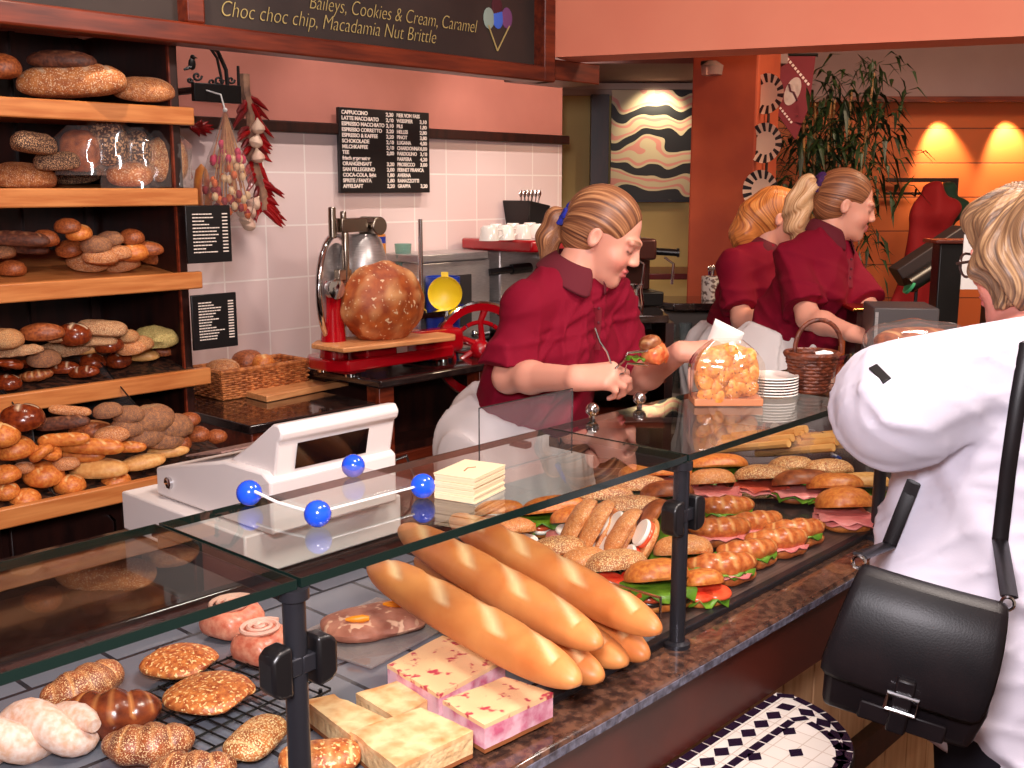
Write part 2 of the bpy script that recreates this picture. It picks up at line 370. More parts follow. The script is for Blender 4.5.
FLOORM = mat_brick('floor_tiles', (96, 62, 46), (84, 54, 42), (50, 36, 30), .3, .006, .3, plane='XY')
CHALKB = mat('chalkboard', (44, 34, 32), .6, c2=(56, 44, 40), scale=5)
CHALKT = mat('chalk', (184, 164, 104), .9)
GLASS = mat_glass('clear_glass', (253, 254, 254), 1.45, gain=.45)
GLASSTOP = mat_glass('glass_top', (244, 249, 246), 1.55, gain=1.25)
GLEDGE = mat('green_glass_edge', (16, 32, 28), .2, coat=.2)
ACRYL = mat_glass('acrylic', (252, 252, 253), 1.45, gain=1.0, haze=.03)
CELLO = mat_glass('cellophane', (252, 250, 248), 1.5, rough=.08, gain=1.5, haze=.05)
TRAYM = mat('perforated_tray', (70, 40, 26), .5, c2=(30, 18, 14), scale=55, bump=.6, detail=1, lo=.45, hi=.55)
IRON = mat('wrought_iron', (24, 20, 20), .5, .4)
WICKER = mat('wicker', (212, 132, 72), .6, c2=(156, 86, 44), scale=50, bump=.6, detail=2)
TEXTW = mat('menu_lettering', (240, 226, 214), .7)
# ================================================================ the setting
struct('floor', MB().box(-2, -2.5, -.1, 10, 7, 0), FLOORM, smooth=False)
struct('ceiling', MB().box(-2, -2.5, 2.9, 10, 7, 3.0), PLASTERW, smooth=False)
struct('wall_back', MB().box(-4.2, 0, .085, 1.926, .12, 1.975), TILE, loc=(2.254, 3.5, -.085), smooth=False)
struct('wall_back_upper', MB().box(-2, 3.5, 1.885, 4.18, 3.62, 2.9), PLASTER, smooth=False)
struct('trim_1', MB().box(-2, 3.465, 1.862, 4.2, 3.5, 1.905), WOODD, bevel=.006)
# far orange wall, square to the line of sight, its upper part a bulkhead that holds the lamps
u = Vector(RT); n = Vector((u.y*-1, u.x, 0)); n = Vector((math.cos(YAW), math.sin(YAW), 0))
W0 = at_d(840, 187, 6.5); W0.z = 0
RW = Matrix.Translation(W0) @ Matrix(((u.x, n.x, 0), (u.y, n.y, 0), (0, 0, 1))).to_4x4()
o = struct('wall_far', MB().box(-.75, 0, 0, 4.5, .12, 2.16), PANELO, smooth=False); o.matrix_world = RW
o.data.transform(Matrix.Translation((0, 0, .03)))
o = struct('wall_far_upper', MB().box(-.75, -.22, 2.15, 4.5, .12, 2.9), GREYW, smooth=False); o.matrix_world = RW
o = struct('trim_2', MB().box(-.75, -.232, 2.135, 4.5, -.2, 2.165), WOODR, smooth=False); o.matrix_world = RW
# cream wall with the picture, its cornice and low ceiling
W1 = at_d(610, 187, 6.3); W1.z = 0
RP = Matrix.Translation(W1) @ Matrix(((u.x, n.x, 0), (u.y, n.y, 0), (0, 0, 1))).to_4x4()
o = struct('wall_picture', MB().box(-1.6, 0, 0, .72, .12, 2.9), CREAMW, smooth=False); o.matrix_world = RP
o = struct('trim_3', MB().box(-1.6, -.06, 2.2, .72, 0, 2.235).box(-1.6, -.03, 2.17, .72, 0, 2.2), PLASTERW, smooth=False); o.matrix_world = RP
o = struct('ceiling_alcove', MB().box(-.6, -1.0, 2.24, .75, 0, 2.3), GREYW, smooth=False); o.matrix_world = RP
o = struct('trim_4', MB().box(-.12, -.1, 0, -.02, 0, 2.17), WOODD, smooth=False); o.matrix_world = RP
# terracotta pillar
p1, p2, p3 = at_d(689, 187, 5.0), at_d(754, 187, 4.85), at_d(776, 187, 5.15); p4 = p1+(p3-p2)
struct('wall_pillar', MB().prism([(p.x, p.y) for p in (p1, p2, p3, p4)], 0, 2.9), TERRA, bevel=.01, smooth=False)
# salmon ceiling beam crossing over the counter, and the timber stub at the end of the board
bd = Vector((.36, -.93, 0)).normalized(); bn = Vector((bd.y*-1, bd.x, 0))
A = at_y(555, 57, 2.7); A.z = 0
q = [A, A+bd*3.3, A+bd*3.3+bn*.2, A+bn*.2]
struct('ceiling_beam', MB().prism([(p.x, p.y) for p in q], 2.13, 2.9), SALMON, smooth=False)
struct('trim_5', MB().box(3.17, 2.74, 2.055, 3.5, 2.95, 2.13), WOODR, bevel=.005)
# walls that close the room beside and behind the viewer
struct('wall_left', MB().box(-2.1, -2.5, 0, -2, 7, 2.9), PLASTER, smooth=False)
# ================================================================ chalk board over the shelves
t = empty('chalkboard_sign', 'wood framed chalkboard sign with handwritten flavours and cone drawing hanging above the bread rack', 'chalkboard', (1.2, 2.7, 2.04))
LX = lambda x, y: at_y(x, y, 2.68)
fx = at_y(195, 30, 2.68).x-1.2; ex = at_y(548, 50, 2.68).x-1.2
MB().box(-.9, .02, .03, ex, .04, .8).build('slate_panel', CHALKB, t, smooth=False)
fr = MB()
fr.box(-.9, -.03, -.005, ex+.03, .05, .05).box(fx-.025, -.028, .05, fx+.03, .05, .8).box(ex-.03, -.032, -.005, ex+.03, .05, .8)
fr.build('frame', WOODR, t, bevel=.006)
def chalk(name, s, xa, ya, xb, yb, size):
    a = LX(xa, ya); b = LX(xb, yb); ang = math.atan2(b.z-a.z, b.x-a.x)
    M = Matrix.Translation((a.x-1.2, -.004+.02, a.z-2.04)) @ Matrix.Rotation(-ang*0+0, 4, 'Y') @ Matrix.Rotation(PI/2, 4, 'X')
    text(name, s, size, CHALKT, M, t, shear=.3, fit=b.x-a.x, thin=.0011)
chalk('chalk_lettering', 'Choc choc chip, Macadamia Nut Brittle', 227, 14, 442, 37, .062)
chalk('chalk_lettering', 'Baileys, Cookies & Cream, Caramel', 316, 7, 484, 24, .062)
c1, c2, c3 = LX(496, 24), LX(517, 25), LX(505, 50)
cone = MB(); off = Vector((1.2, 0, 2.04))
for a, b in ((c1, c3), (c2, c3)): cone.tube([(a.x-1.2, .016, a.z-2.04), (b.x-1.2, .016, b.z-2.04)], .0028, 6)
cone.build('chalk_cone', CHALKT, t)
for i, (x, y, c) in enumerate(((497, 17, (150, 170, 160)), (506, 17, (70, 110, 220)), (515, 17, (120, 70, 120)), (505, 6, (80, 30, 40)))):
    p = LX(x, y); MB().ball((p.x-1.2, .018, p.z-2.04), (.028, .003, .036), 14).build('chalk_scoop', mat('chalk_scoop_%d' % i, c, .9), t)
# ================================================================ bread rack
rack = empty('bread_rack', 'dark wooden bread rack with five orange wood shelves against the back wall', 'rack', (.95, 3.05, 0))
RX, RY = .95, 3.05
def rb(m, x0, y0, z0, x1, y1, z1): return m.box(x0-RX, y0-RY, z0, x1-RX, y1-RY, z1)
rb(MB(), .1, 3.28, 0, 1.69, 3.31, 2.1).build('back_panel', WOODD, rack, smooth=False)
m = MB()
for k in range(9): rb(m, .1+k*.19, 3.262, 0, .115+k*.19, 3.28, 2.1)
m.build('back_batten', WOODD, rack, smooth=False)
rb(MB(), 1.655, 2.8, 0, 1.685, 3.31, 2.1).build('side_panel', WOODD, rack, bevel=.004)
rb(MB(), 1.650, 2.79, 0, 1.655, 2.8, 2.1).build('side_edge_strip', WOODR, rack, smooth=False)
SH = [(1.876, 2.75, .0, 1.70), (1.657, 2.75, .05, 1.70), (1.424, 2.75, .12, 1.70), (1.15, 2.73, .2, 1.70), (.93, 2.5, .25, 1.66)]
for k, (z, y, s, xr) in enumerate(SH):
    m = MB(); rb(m, .1, y, z-.048, xr, y+.022, z); sh = m.build('shelf', WOODO, rack, bevel=.004)
    yb = 3.27; zb = z-.012+(yb-y-.022)*s; za = z-.012
    vs = [(x-RX, yy-RY, zz) for x in (.1, xr-.02) for yy, zz in ((y+.022, za-.02), (yb, zb-.02), (yb, zb), (y+.022, za))]
    MB().add(vs, [(0, 1, 2, 3), (7, 6, 5, 4), (3, 2, 6, 7), (0, 4, 5, 1), (0, 3, 7, 4), (1, 5, 6, 2)]).build('shelf_tray', TRAYM if k > 2 else WOODO, sh, smooth=False)
m = MB(); rb(m, .1, 2.7, .06, 1.64, 2.72, .87); m.build('cabinet_front', WOODD, rack, smooth=False)
for x in (.12, .44, .76, 1.08, 1.38):
    m = MB(); rb(m, x, 2.682, .1, x+.3, 2.7, .85); d = m.build('cabinet_door', WOODR if 0 else WOODD, rack, bevel=.004)
    MB().tube([(x+.26-RX, 2.682-RY, .72), (x+.26-RX, 2.655-RY, .73), (x+.26-RX, 2.655-RY, .79), (x+.26-RX, 2.682-RY, .80)], .005, 8).build('door_handle', CHROME, d)
for (x, z, y, s) in ((.55, .93, 2.5, .25), (1.13, .93, 2.5, .25), (1.42, .93, 2.5, .25), (1.12, 1.15, 2.73, .2)):     # curved clear bin dividers
    H = .2 if z < 1 else .17; D = .5
    prof = [(0, 0)]+[(D*.15*math.sin(a)+.02, H*.55*(1-math.cos(a))+.01) for a in np.linspace(.3, PI/2, 6)]+[(D*.6, H*.9), (D, H)]+[(D, 0)]
    pts = [(p[0]+y+.03-RY, z+p[1]+(p[0])*s) for p in prof]
    M = Matrix(((0, 0, 1, x-RX), (1, 0, 0, 0), (0, 1, 0, 0), (0, 0, 0, 1)))
    MB().prism(pts, 0, .003, M).build('bin_divider', ACRYL, rack, smooth=False)
    MB().tube([(x+.0015-RX, p[0], p[1]) for p in pts[:-1]], .0022, 5).build('divider_edge', BLACK, rack)
# two little price boards on the rack post
def price_board(xa, ya, xb, yb, Y, label, rows, tilt):
    a, b = at_y(xa, yb, Y), at_y(xb, ya, Y); w, h = b.x-a.x, b.z-a.z
    t = empty('price_board', label, 'price board', (a.x, Y, a.z), tilt, None)
    MB().box(0, 0, 0, w, .008, h).build('panel', BLACK, t, bevel=.002)
    m = MB(); r = random.Random(rows)
    for k in range(rows):
        z = h*(.84-.72*k/rows); L = w*(.22+.34*r.random())
        x = w*.14
        while x < w*.14+L:
            d = w*(.03+.05*r.random()); m.box(x, -.0012, z, x+d, 0, z+h*.018); x += d+w*.012
        m.box(w*.8, -.0012, z, w*.92, 0, z+h*.02)
    m.build('lettering', TEXTW, t, smooth=False)
price_board(188, 205, 230, 264, 2.742, 'small black price board on the rack post beside the hanging bouquet', 12, 0)
price_board(194, 292, 236, 351, 2.742, 'small black price board on the rack post just above the wicker bread basket', 14, 0)
# ================================================================ display counter
CT = empty('display_counter', 'long bakery display counter with granite ledge, brown fascia and glass case on dark posts', 'counter', (1.0, 1.1, 0))
CX, CY = 1.0, 1.1
def cb(m, x0, y0, z0, x1, y1, z1): return m.box(x0-CX, y0-CY, z0, x1-CX, y1-CY, z1)
XE = 3.35
cb(MB(), -.9, .84, .93, XE, .93, .95).build('granite_ledge', GRANITE, CT, bevel=.008)
cb(MB(), -.9, .8385, .932, XE, .8405, .944).build('ledge_edge', mat('rough_granite_edge', (112, 112, 128), .5, c2=(66, 62, 72), scale=90, bump=.4, detail=6), CT, smooth=False)
cb(MB(), -.9, .876, .785, XE, .9, .931).build('fascia', FASCIA, CT, smooth=False)
m = MB()
for k in range(32): cb(m, -.9+k*.134, 1.0, .1, -.9+k*.134+.13, 1.02, .86)
m.build('plank_front', WOODP, CT, bevel=.003)
cb(MB(), -.9, .97, .34, XE, 1.0, .41).build('plinth', WOODD, CT, smooth=False)
cb(MB(), -.9, .93, .86, XE, 1.56, .944).build('deck_base', DGREY, CT, smooth=False)
cb(MB(), -.9, .93, .944, 1.366, 1.555, .955).build('slate_deck', SLATE, CT, smooth=False)
cb(MB(), 1.372, .93, .944, XE, 1.555, .952).build('dark_tray', mat('dark_tray', (52, 44, 44), .25, coat=.3), CT, smooth=False)
cb(MB(), -.9, .915, .95, XE, .932, .962).build('glass_channel', DGREY, CT, bevel=.002)
cb(MB(), -.9, 1.02, 0, XE, 1.55, .86).build('counter_body', WOODD, CT, smooth=False)
cb(MB(), -.9, 1.555, .945, 1.62, 2.0, .985).build('rear_worktop', DARKTOP, CT, bevel=.005)
cb(MB(), -.9, 1.56, 0, 1.62, 1.95, .945).build('rear_cabinet', WOODD, CT, smooth=False)
PX = [-.078, .646, 1.368, 2.09, 2.812]
ZT = 1.26
for x in PX:
    p = MB().lathe([(.021, .948), (.021, .957), (.0125, .96), (.0125, 1.235), (.017, 1.237), (.017, ZT-.011)], 16, Matrix.Translation((x-CX, .902-CY, 0))).build('post', DGREY, CT)
    for s in (-1, 1):
        pts = [(s*.016, -.028), (s*.034, -.026), (s*.042, -.018), (s*.042, .018), (s*.034, .026), (s*.016, .028)]
        if s < 0: pts = pts[::-1]
        M = Matrix(((1, 0, 0, x-CX), (0, 0, -1, .897-CY), (0, 1, 0, 1.165), (0, 0, 0, 1)))
        MB().prism(pts, -.014, .014, M).build('glass_clamp', BLACK, p, bevel=.004)
        MB().box(x-CX+min(s*.0, s*.02), .897-CY-.008, 1.155, x-CX+max(s*.0, s*.02), .897-CY+.008, 1.175).build('clamp_arm', DGREY, p, bevel=.002)
for i in range(4):
    x0, x1 = PX[i]+.004, PX[i+1]-.004
    cb(MB(), PX[i]+.02, .894, .956, PX[i+1]-.02, .9, 1.246).build('front_glass', GLASS, CT, smooth=False)
    g = cb(MB(), x0, .893, ZT-.01, x1, 1.172, ZT).build('glass_top', GLASSTOP, CT, smooth=False)
    m = cb(MB(), x0, .8915, ZT-.0102, x1, .8932, ZT+.0002); cb(m, x0, 1.172, ZT-.0102, x1, 1.1735, ZT+.0002)
    cb(m, x1, .8915, ZT-.0102, x1+.0015, 1.1735, ZT+.0002); cb(m, x0-.0015, .8915, ZT-.0102, x0, 1.1735, ZT+.0002); m.build('polished_edge', GLEDGE, g, smooth=False)
for x in (.655, 1.30, 1.48, 1.62, 2.3):     # rear rest for the plate
    b = cb(MB(), x-.008, 1.155, ZT-.02, x+.008, 1.19, ZT-.011).build('glass_rest', DGREY, CT)
    if 1.4 < x < 1.7: MB().ball((x-CX, 1.165-CY, ZT+.016), .012, 14).tube([(x-CX, 1.165-CY, ZT), (x-CX, 1.165-CY, ZT+.01)], .005, 8).build('chrome_knob', CHROME, b)
cb(MB(), 1.372, .935, .952, XE, 1.03, .956).build('front_strip', mat('strip_metal', (128, 108, 100), .3, .4, c2=(98, 80, 72), scale=30, aniso=(.2, 12, 1)), CT, smooth=False)
for x in PX: cb(MB(), x-.006, .91, ZT-.03, x+.006, 1.165, ZT-.0105).build('glass_arm', DGREY, CT, bevel=.002)
g = cb(MB(), 1.365, .935, .955, 1.369, 1.5, 1.02).build('glass_divider', GLASS, CT, smooth=False)
m = cb(MB(), 1.3645, .935, 1.02, 1.3695, 1.5, 1.0225); cb(m, 1.3645, .9335, .955, 1.3695, .935, 1.022); m.build('divider_edge', CHROME, g, smooth=False)
# ---------------------------------------------------------------- mosaic shelf
TZ = .782
def offs(d, n=9):      # outline of the half-rounded shelf, drawn in by d
    r = .2; cx_, cy_ = 1.455, .858; L = [(.6+d, .875-d), (1.645-d, .875-d)]
    L += [(cx_+(r-d)*math.cos(a), min(cy_, .875-d)-0+(r-d)*math.sin(a)) for a in np.linspace(-.05, -PI/2, n)]
    L += [(.6+d, .658+d)]; return L[::-1]
t = empty('mosaic_shelf', 'half-rounded white mosaic shelf with black tile border against the counter front', 'table', (1.2, .75, TZ))
sub = lambda L: [(p[0]-1.2, p[1]-.75) for p in L]
MB().prism(sub(offs(0)), -.03, -.001).build('edge_board', BLACKM, t, bevel=.003)
MTW = mat_brick('white_mosaic', (244, 236, 226), (238, 228, 216), (212, 194, 178), .034, .001, .3, plane='XY')
MB().prism(sub(offs(.003)), -.001, .0008).build('white_tiles', MTW, t, smooth=False)
MTB = mat('black_mosaic', (34, 22, 44), .25, coat=.3)
def walk(L, step):
    L = [Vector((p[0], p[1], 0)) for p in L]; out = []; acc = 0
    for a, b in zip(L, L[1:]):
        d = (b-a).length; s = acc
        while s < d: out.append((a+(b-a)*(s/d), (b-a).normalized())); s += step
        acc = s-d
    return out
m = MB()
def tile(c, d, hl, hw, m):
    nn = Vector((-d.y, d.x, 0)); m.add([((c+d*hl*i+nn*hw*j).x-1.2, (c+d*hl*i+nn*hw*j).y-.75, .0016) for i, j in ((-1, -1), (1, -1), (1, 1), (-1, 1))], [(0, 1, 2, 3)])
for c, d in walk(offs(.011, 24), .0325): tile(c, d, .0148, .0075, m)
for c, d in walk(offs(.074, 24), .0325): tile(c, d, .0145, .0068, m)
for c, d in walk(offs(.042, 24), .041):
    nn = Vector((-d.y, d.x, 0)); m.add([((c+v).x-1.2, (c+v).y-.75, .0016) for v in (d*-.0185, nn*-.0145, d*.0185, nn*.0145)], [(0, 1, 2, 3)])
for i in range(12):
    for j, y in enumerate((.787, .745)):
        c = Vector((1.53-j*.055-i*.11, y, 0)); m.add([((c+v).x-1.2, (c+v).y-.75, .0016) for v in (Vector((-.017, 0, 0)), Vector((0, -.013, 0)), Vector((.017, 0, 0)), Vector((0, .013, 0)))], [(0, 1, 2, 3)])
m.build('black_tiles', MTB, t, smooth=False)
for x in (.75, 1.42): MB().tube([(x-1.2, .0, -.03), (x-1.2, 0, -TZ+.02)], .02, 12).lathe([(.16, -TZ), (.16, -TZ+.015), (.03, -TZ+.03)], 20, Matrix.Translation((x-1.2, -.0, 0))).build('pedestal', BLACKM, t)
# ---------------------------------------------------------------- cash register
t = empty('cash_register', 'white cash register with black display and key lock standing behind the counter glass', 'cash register', (1.18, 1.75, .985))
def rx(L): return [(y-1.75, z-.985) for y, z in L]
MX = Matrix(((0, 0, 1, 0), (1, 0, 0, 0), (0, 1, 0, 0), (0, 0, 0, 1)))
REGW = mat('register_plastic', (226, 218, 214), .4)
MB().box(-.16, -.19, 0.004, .2, .235, .082).build('cash_drawer', REGW, t, bevel=.004)
MB().prism(rx([(1.90, 1.07), (1.90, 1.125), (1.66, 1.178), (1.545, 1.178), (1.52, 1.165), (1.52, 1.07)]), -.13, .155, MX).build('body', REGW, t, bevel=.005)
h = MB().prism(rx([(1.665, 1.178), (1.60, 1.215), (1.53, 1.262), (1.512, 1.264), (1.503, 1.25), (1.508, 1.236), (1.516, 1.232), (1.53, 1.165), (1.55, 1.165)]), -.115, .15, MX).build('display_head', REGW, t, bevel=.004)
a = Vector((0, 1.516-1.75, 1.226-.985)); b = Vector((0, 1.527-1.75, 1.178-.985)); nrm = Vector((0, -.975, -.22))*.002
m = MB(); m.add([(x, (p+nrm).y, (p+nrm).z) for p in (a, b) for x in (-.075, .085)], [(0, 2, 3, 1)]); m.build('display_window', mat('display_glass', (14, 8, 10), .1, coat=.5), h, smooth=False)
MB().box(-.115, .0, 0, .14, .125, .003, Matrix.Translation((0, -.06, .2)) @ Matrix.Rotation(-.217, 4, 'X')).build('keyboard', mat('keyboard', (150, 118, 106), .5, c2=(120, 90, 84), scale=70, detail=0), t)
MB().lathe([(.012, 0), (.012, .006), (.008, .008)], 16, Matrix.Translation((-.13, .1, .118)) @ Matrix.Rotation(-PI/2, 4, 'Y')).build('key_lock', CHROME, t)
MB().tube([(.15, -.215, .16), (.18, -.23, .17), (.21, -.22, .12), (.215, -.2, .05), (.205, -.17, .02)], .003, 8).build('cable', BLACK, t)
# ---------------------------------------------------------------- acrylic money tray with blue balls
t = empty('money_tray', 'clear acrylic money tray on four blue balls standing on the glass top', 'money tray', (.855, 1.09, ZT))
MB().box(-.085, -.068, .018, .082, .07, .0215).build('acrylic_plate', ACRYL, t, bevel=.001)
bp = [(-.089, .066), (-.086, -.071), (.083, -.073), (.088, .075)]
for x, y in bp: MB().ball((x, y, .0165), .0165, 20).build('ball', BLUEBALL, t)
MB().tube([(bp[0][0], bp[0][1], .022), (-.093, 0, .018), (bp[1][0], bp[1][1], .016)], .002, 8).tube([(bp[1][0], bp[1][1], .018), (bp[2][0], bp[2][1], .018)], .0016, 8).build('rod', WHITEP, t)
# napkins: a stack of little cream sheets
N0 = 0
t = empty('napkin_stack', 'stack of cream paper napkins standing on the glass top beside the blue balls', 'napkins', (.993, .985, ZT+.001), .25)
m = MB()
for k in range(12):
    m.box(-.04+random.uniform(-.0015, .0015), -.03+random.uniform(-.0015, .0015), k*.0027, .04+random.uniform(-.0015, .0015), .03, k*.0027+.0024)
m.build('sheets', CREAMP, t, smooth=False); MB().box(-.041, -.031, .0326, .041, .031, .0338).build('top_sheet', CREAMP, t, smooth=False)
MB().tube([(-.015, 0, .034), (0, .004, .034), (.01, -.003, .034)], .001, 5).build('printed_mark', mat('brown_print', (150, 90, 60), .7), t)
# upright acrylic guard behind the plate
t = empty('acrylic_guard', 'upright clear acrylic guard standing at the rear edge of the glass top', 'guard', (1.3, 1.183, ZT))
a, b = at_y(479, 411, 1.185).x-1.3, at_y(572, 425, 1.185).x-1.3
MB().box(a, 0, -.06, b, .004, .055).build('pane', ACRYL, t, smooth=False)
MB().tube([(a, .002, -.06), (a, .002, .055), (b, .002, .055), (b, .002, -.06)], .0012, 5).build('pane_edge', BLACK, t)
# ================================================================ back counter and what stands on it
BZ = .92
t = empty('oven_cabinet', 'low dark cabinet with glossy black oven front beside the bread rack', 'cabinet', (2.2, 3.2, 0))
MB().box(-.26, -.3, 0, .22, .28, BZ-.03).build('body', WOODR, t, bevel=.003)
MB().box(-.28, -.32, BZ-.03, .24, .29, BZ).build('top', DARKTOP, t, bevel=.005)
o = MB().box(-.235, -.325, .42, .21, -.29, .875).build('oven_door', mat('oven_glass', (14, 16, 24), .08, coat=.6), t, bevel=.006)
MB().tube([(-.2, -.345, .83), (.18, -.345, .83)], .009, 10).build('handle', CHROME, o)
# (the basket and board stand on the lower cabinet)
BL0 = BZ; BZ = .99
t = empty('back_counter', 'dark wooden back counter with polished black top along the tiled wall', 'counter', (3.35, 3.25, 0))
MB().box(-.88, -.36, BZ-.03, .95, .24, BZ).build('top', DARKTOP, t, bevel=.008, seg=3)
MB().box(-.86, -.18, 0, .93, .24, BZ-.3).build('body', WOODD, t, smooth=False)
MB().box(-.86, -.02, BZ-.3, .93, .24, BZ-.03).build('back_panel', WOODD, t, smooth=False)
for x in (-.86, -.35, .3, .87): MB().box(x, -.33, 0, x+.07, -.26, BZ-.03).build('leg', WOODR, t, bevel=.003)
for k in range(3): MB().box(-.3+.6*k-.45, -.2, .1, .1+.6*k-.4, -.18, .66).build('door', WOODR, t, bevel=.003)
# cutting board and wicker basket
q = [at_z(x, y, BL0) for x, y in ((220, 391), (267, 403), (349, 386), (309, 375))]; c0 = sum(q, Vector())/4
t = empty('cutting_board', 'empty pale wooden cutting board lying in front of the wicker bread basket', 'cutting board', c0)
MB().prism([(p.x-c0.x, p.y-c0.y) for p in (q[3], q[0], q[1], q[2])], .001, .024).build('board', WOODB, t, bevel=.003)
def wicker(name, M, L, W, H, parent, flare=1.06, rows=12):
    m = MB(); nx, ny = int(L/.022), int(W/.022)
    def ring(z):
        f = 1+(flare-1)*z/H; l, w = L*f/2, W*f/2; P = []
        for i in range(nx): P.append((-l+2*l*i/nx, -w))
        for i in range(ny): P.append((l, -w+2*w*i/ny))
        for i in range(nx): P.append((l-2*l*i/nx, w))
        for i in range(ny): P.append((-l, w-2*w*i/ny))
        return P
    for k in range(rows):
        z = H*(k+.5)/rows; P = ring(z); n = len(P); pts = []
        for i in range(n):
            nx_, ny_ = Vector((P[i][0]/L, P[i][1]/W)).normalized(); s = .004*(1 if (i+k) % 2 else -1); pts.append((P[i][0]+nx_*s, P[i][1]+ny_*s, z))
        m.tube(pts+[pts[0]], H/rows*.55, 5, False)
    wv = m.build('weave', WICKER, parent)
    P = ring(H); MB().tube([(p[0], p[1], H) for p in P]+[(P[0][0], P[0][1], H)], .009, 7, False).build('rim', WICKER, parent)
    MB().box(-L/2, -W/2, 0, L/2, W/2, .008).build('bottom', WICKER, parent); return wv
t = empty('wicker_basket', 'low rectangular wicker basket of bread rolls beside the rack', 'basket', (2.27, 3.375, BL0+.002), 0)
wicker('b', None, .36, .17, .1, t)
# slicer --------------------------------------------------------------------------
SX, SY = 2.72, 3.12
t = empty('meat_slicer', 'red flywheel slicer with chrome blade guard standing on the black back counter', 'slicer', (SX, SY, BZ))
def out(L): return [(x-SX, y-SY) for x, y in L]
m = MB(); m.prism([(-.3, -.12), (.22, -.12), (.27, -.07), (.27, .12), (-.3, .12), (-.34, .05), (-.34, -.06)], .022, .066)
m.box(-.3, -.1, .012, -.2, .1, .03).box(.14, -.1, .012, .24, .1, .03); base = m.build('base', REDP, t, bevel=.014, seg=4)
for x, y in ((-.26, -.08), (-.26, .08), (.2, -.08), (.2, .08)): MB().lathe([(.02, 0), (.022, .012), (.012, .018)], 14, Matrix.Translation((x, y, 0))).build('foot', CHROME, base)
MB().lathe([(.055, .1), (.05, .16), (.036, .3), (.034, .36), (.042, .37), (.042, .40), (.03, .41)], 20, Matrix.Translation((-.27, .0, 0))).build('column', REDP, t)
MB().lathe([(.02, 0), (.036, .004), (.036, .03), (.02, .034)], 20, Matrix.Translation((-.295, -.03, .385)) @ Matrix.Rotation(PI/2, 4, 'X')).build('column_cap', CHROME, t)
MB().box(.06, -.11, .1, .3, -.01, .2).build('gear_housing', REDP, t, bevel=.03, seg=4)
bl = MB().lathe([(.01, -.006), (.165, -.003), (.17, 0), (.165, .003), (.01, .008)], 40, Matrix.Translation((-.2, .06, .37)) @ Matrix.Rotation(.55, 4, 'Z') @ Matrix.Rotation(PI/2, 4, 'X')).build('blade', STEEL, t)
ring = [Vector((.185*math.cos(a), 0, .2*math.sin(a))) for a in np.linspace(.2*PI, 1.35*PI, 28)]
M = Matrix.Translation((-.2, .06, .37)) @ Matrix.Rotation(.55, 4, 'Z')
MB().tube([M @ p for p in ring], .012, 10).build('blade_guard', CHROME, t)
m = MB(); m.box(-.24, -.03, .58, -.12, .03, .63).tube([(-.26, 0, .56), (-.26, 0, .67)], .014, 12).tube([(-.21, 0, .62), (-.21, 0, .655)], .012, 10).tube([(-.08, -.05, .6), (-.08, .05, .6)], .034, 18).tube([(-.14, 0, .6), (-.08, 0, .6)], .014, 10)
m.tube([(-.22, -.02, .40), (-.22, -.02, .58)], .014, 10).box(-.26, -.03, .41, -.2, .0, .45); m.build('sharpener', mat('nickel', (168, 156, 142), .25, 1), t, bevel=.004)
MB().lathe([(.09, .40), (.1, .44), (.07, .55), (.05, .57)], 20, Matrix.Translation((-.1, .03, 0))).build('blade_cover', STEEL, t)
MB().tube([(.145, -.02, .26), (.145, -.02, .62)], .009, 10).lathe([(.02, .24), (.02, .27), (.01, .28)], 14, Matrix.Translation((.145, -.02, 0))).box(.11, -.04, .24, .27, .0, .262).build('carriage_rod', CHROME, t)
m = MB(); m.prism([(-.36, -.17), (.12, -.23), (.16, -.19), (.16, .02), (-.30, .06), (-.37, .0)], .175, .193); m.build('carriage_board', WOODB, t, bevel=.004)
MB().box(-.2, -.1, .1, -.05, .04, .175).build('carriage_arm', REDP, t, bevel=.01)
# flywheel facing the aisle
fw_ = empty('x', None, None); bpy.data.objects.remove(fw_)
FWM = Matrix.Translation((.385, -.1, .1)) @ Matrix.Rotation(-.5, 4, 'Z') @ Matrix.Rotation(PI/2, 4, 'X')
w = MB().lathe([(.158, -.022), (.188, -.026), (.19, 0), (.188, .02), (.158, .016), (.154, -.005), (.158, -.022)], 40, FWM, False).build('flywheel', REDP, t)
MB().lathe([(.188, -.027), (.195, -.02), (.195, .015), (.188, .021)], 40, FWM, False).build('flywheel_rim', CHROME, w)
m = MB()
for k in range(6):
    a = k*PI/3; pts = [FWM @ Vector((r*math.cos(a+.5*math.sin(r*14)), r*math.sin(a+.5*math.sin(r*14)), 0)) for r in (.03, .07, .11, .16)]; m.tube(pts, [.016, .012, .012, .016], 8)
    a2 = a+PI/6; m.tube([FWM @ Vector((.11*math.cos(a2+b)+0, .11*math.sin(a2+b), 0)) for b in np.linspace(-.5, .5, 6)], .009, 7)
m.lathe([(.04, -.03), (.045, 0), (.03, .035), (.012, .045)], 20, FWM); m.build('spokes', REDP, w)
MB().tube([(.22, .0, .12), (.41, -.09, .1)], .025, 12).build('axle', CHROME, t)
for ch in t.children:
    if ch is not base and not ch.name.startswith('foot'): ch.location.z -= .07
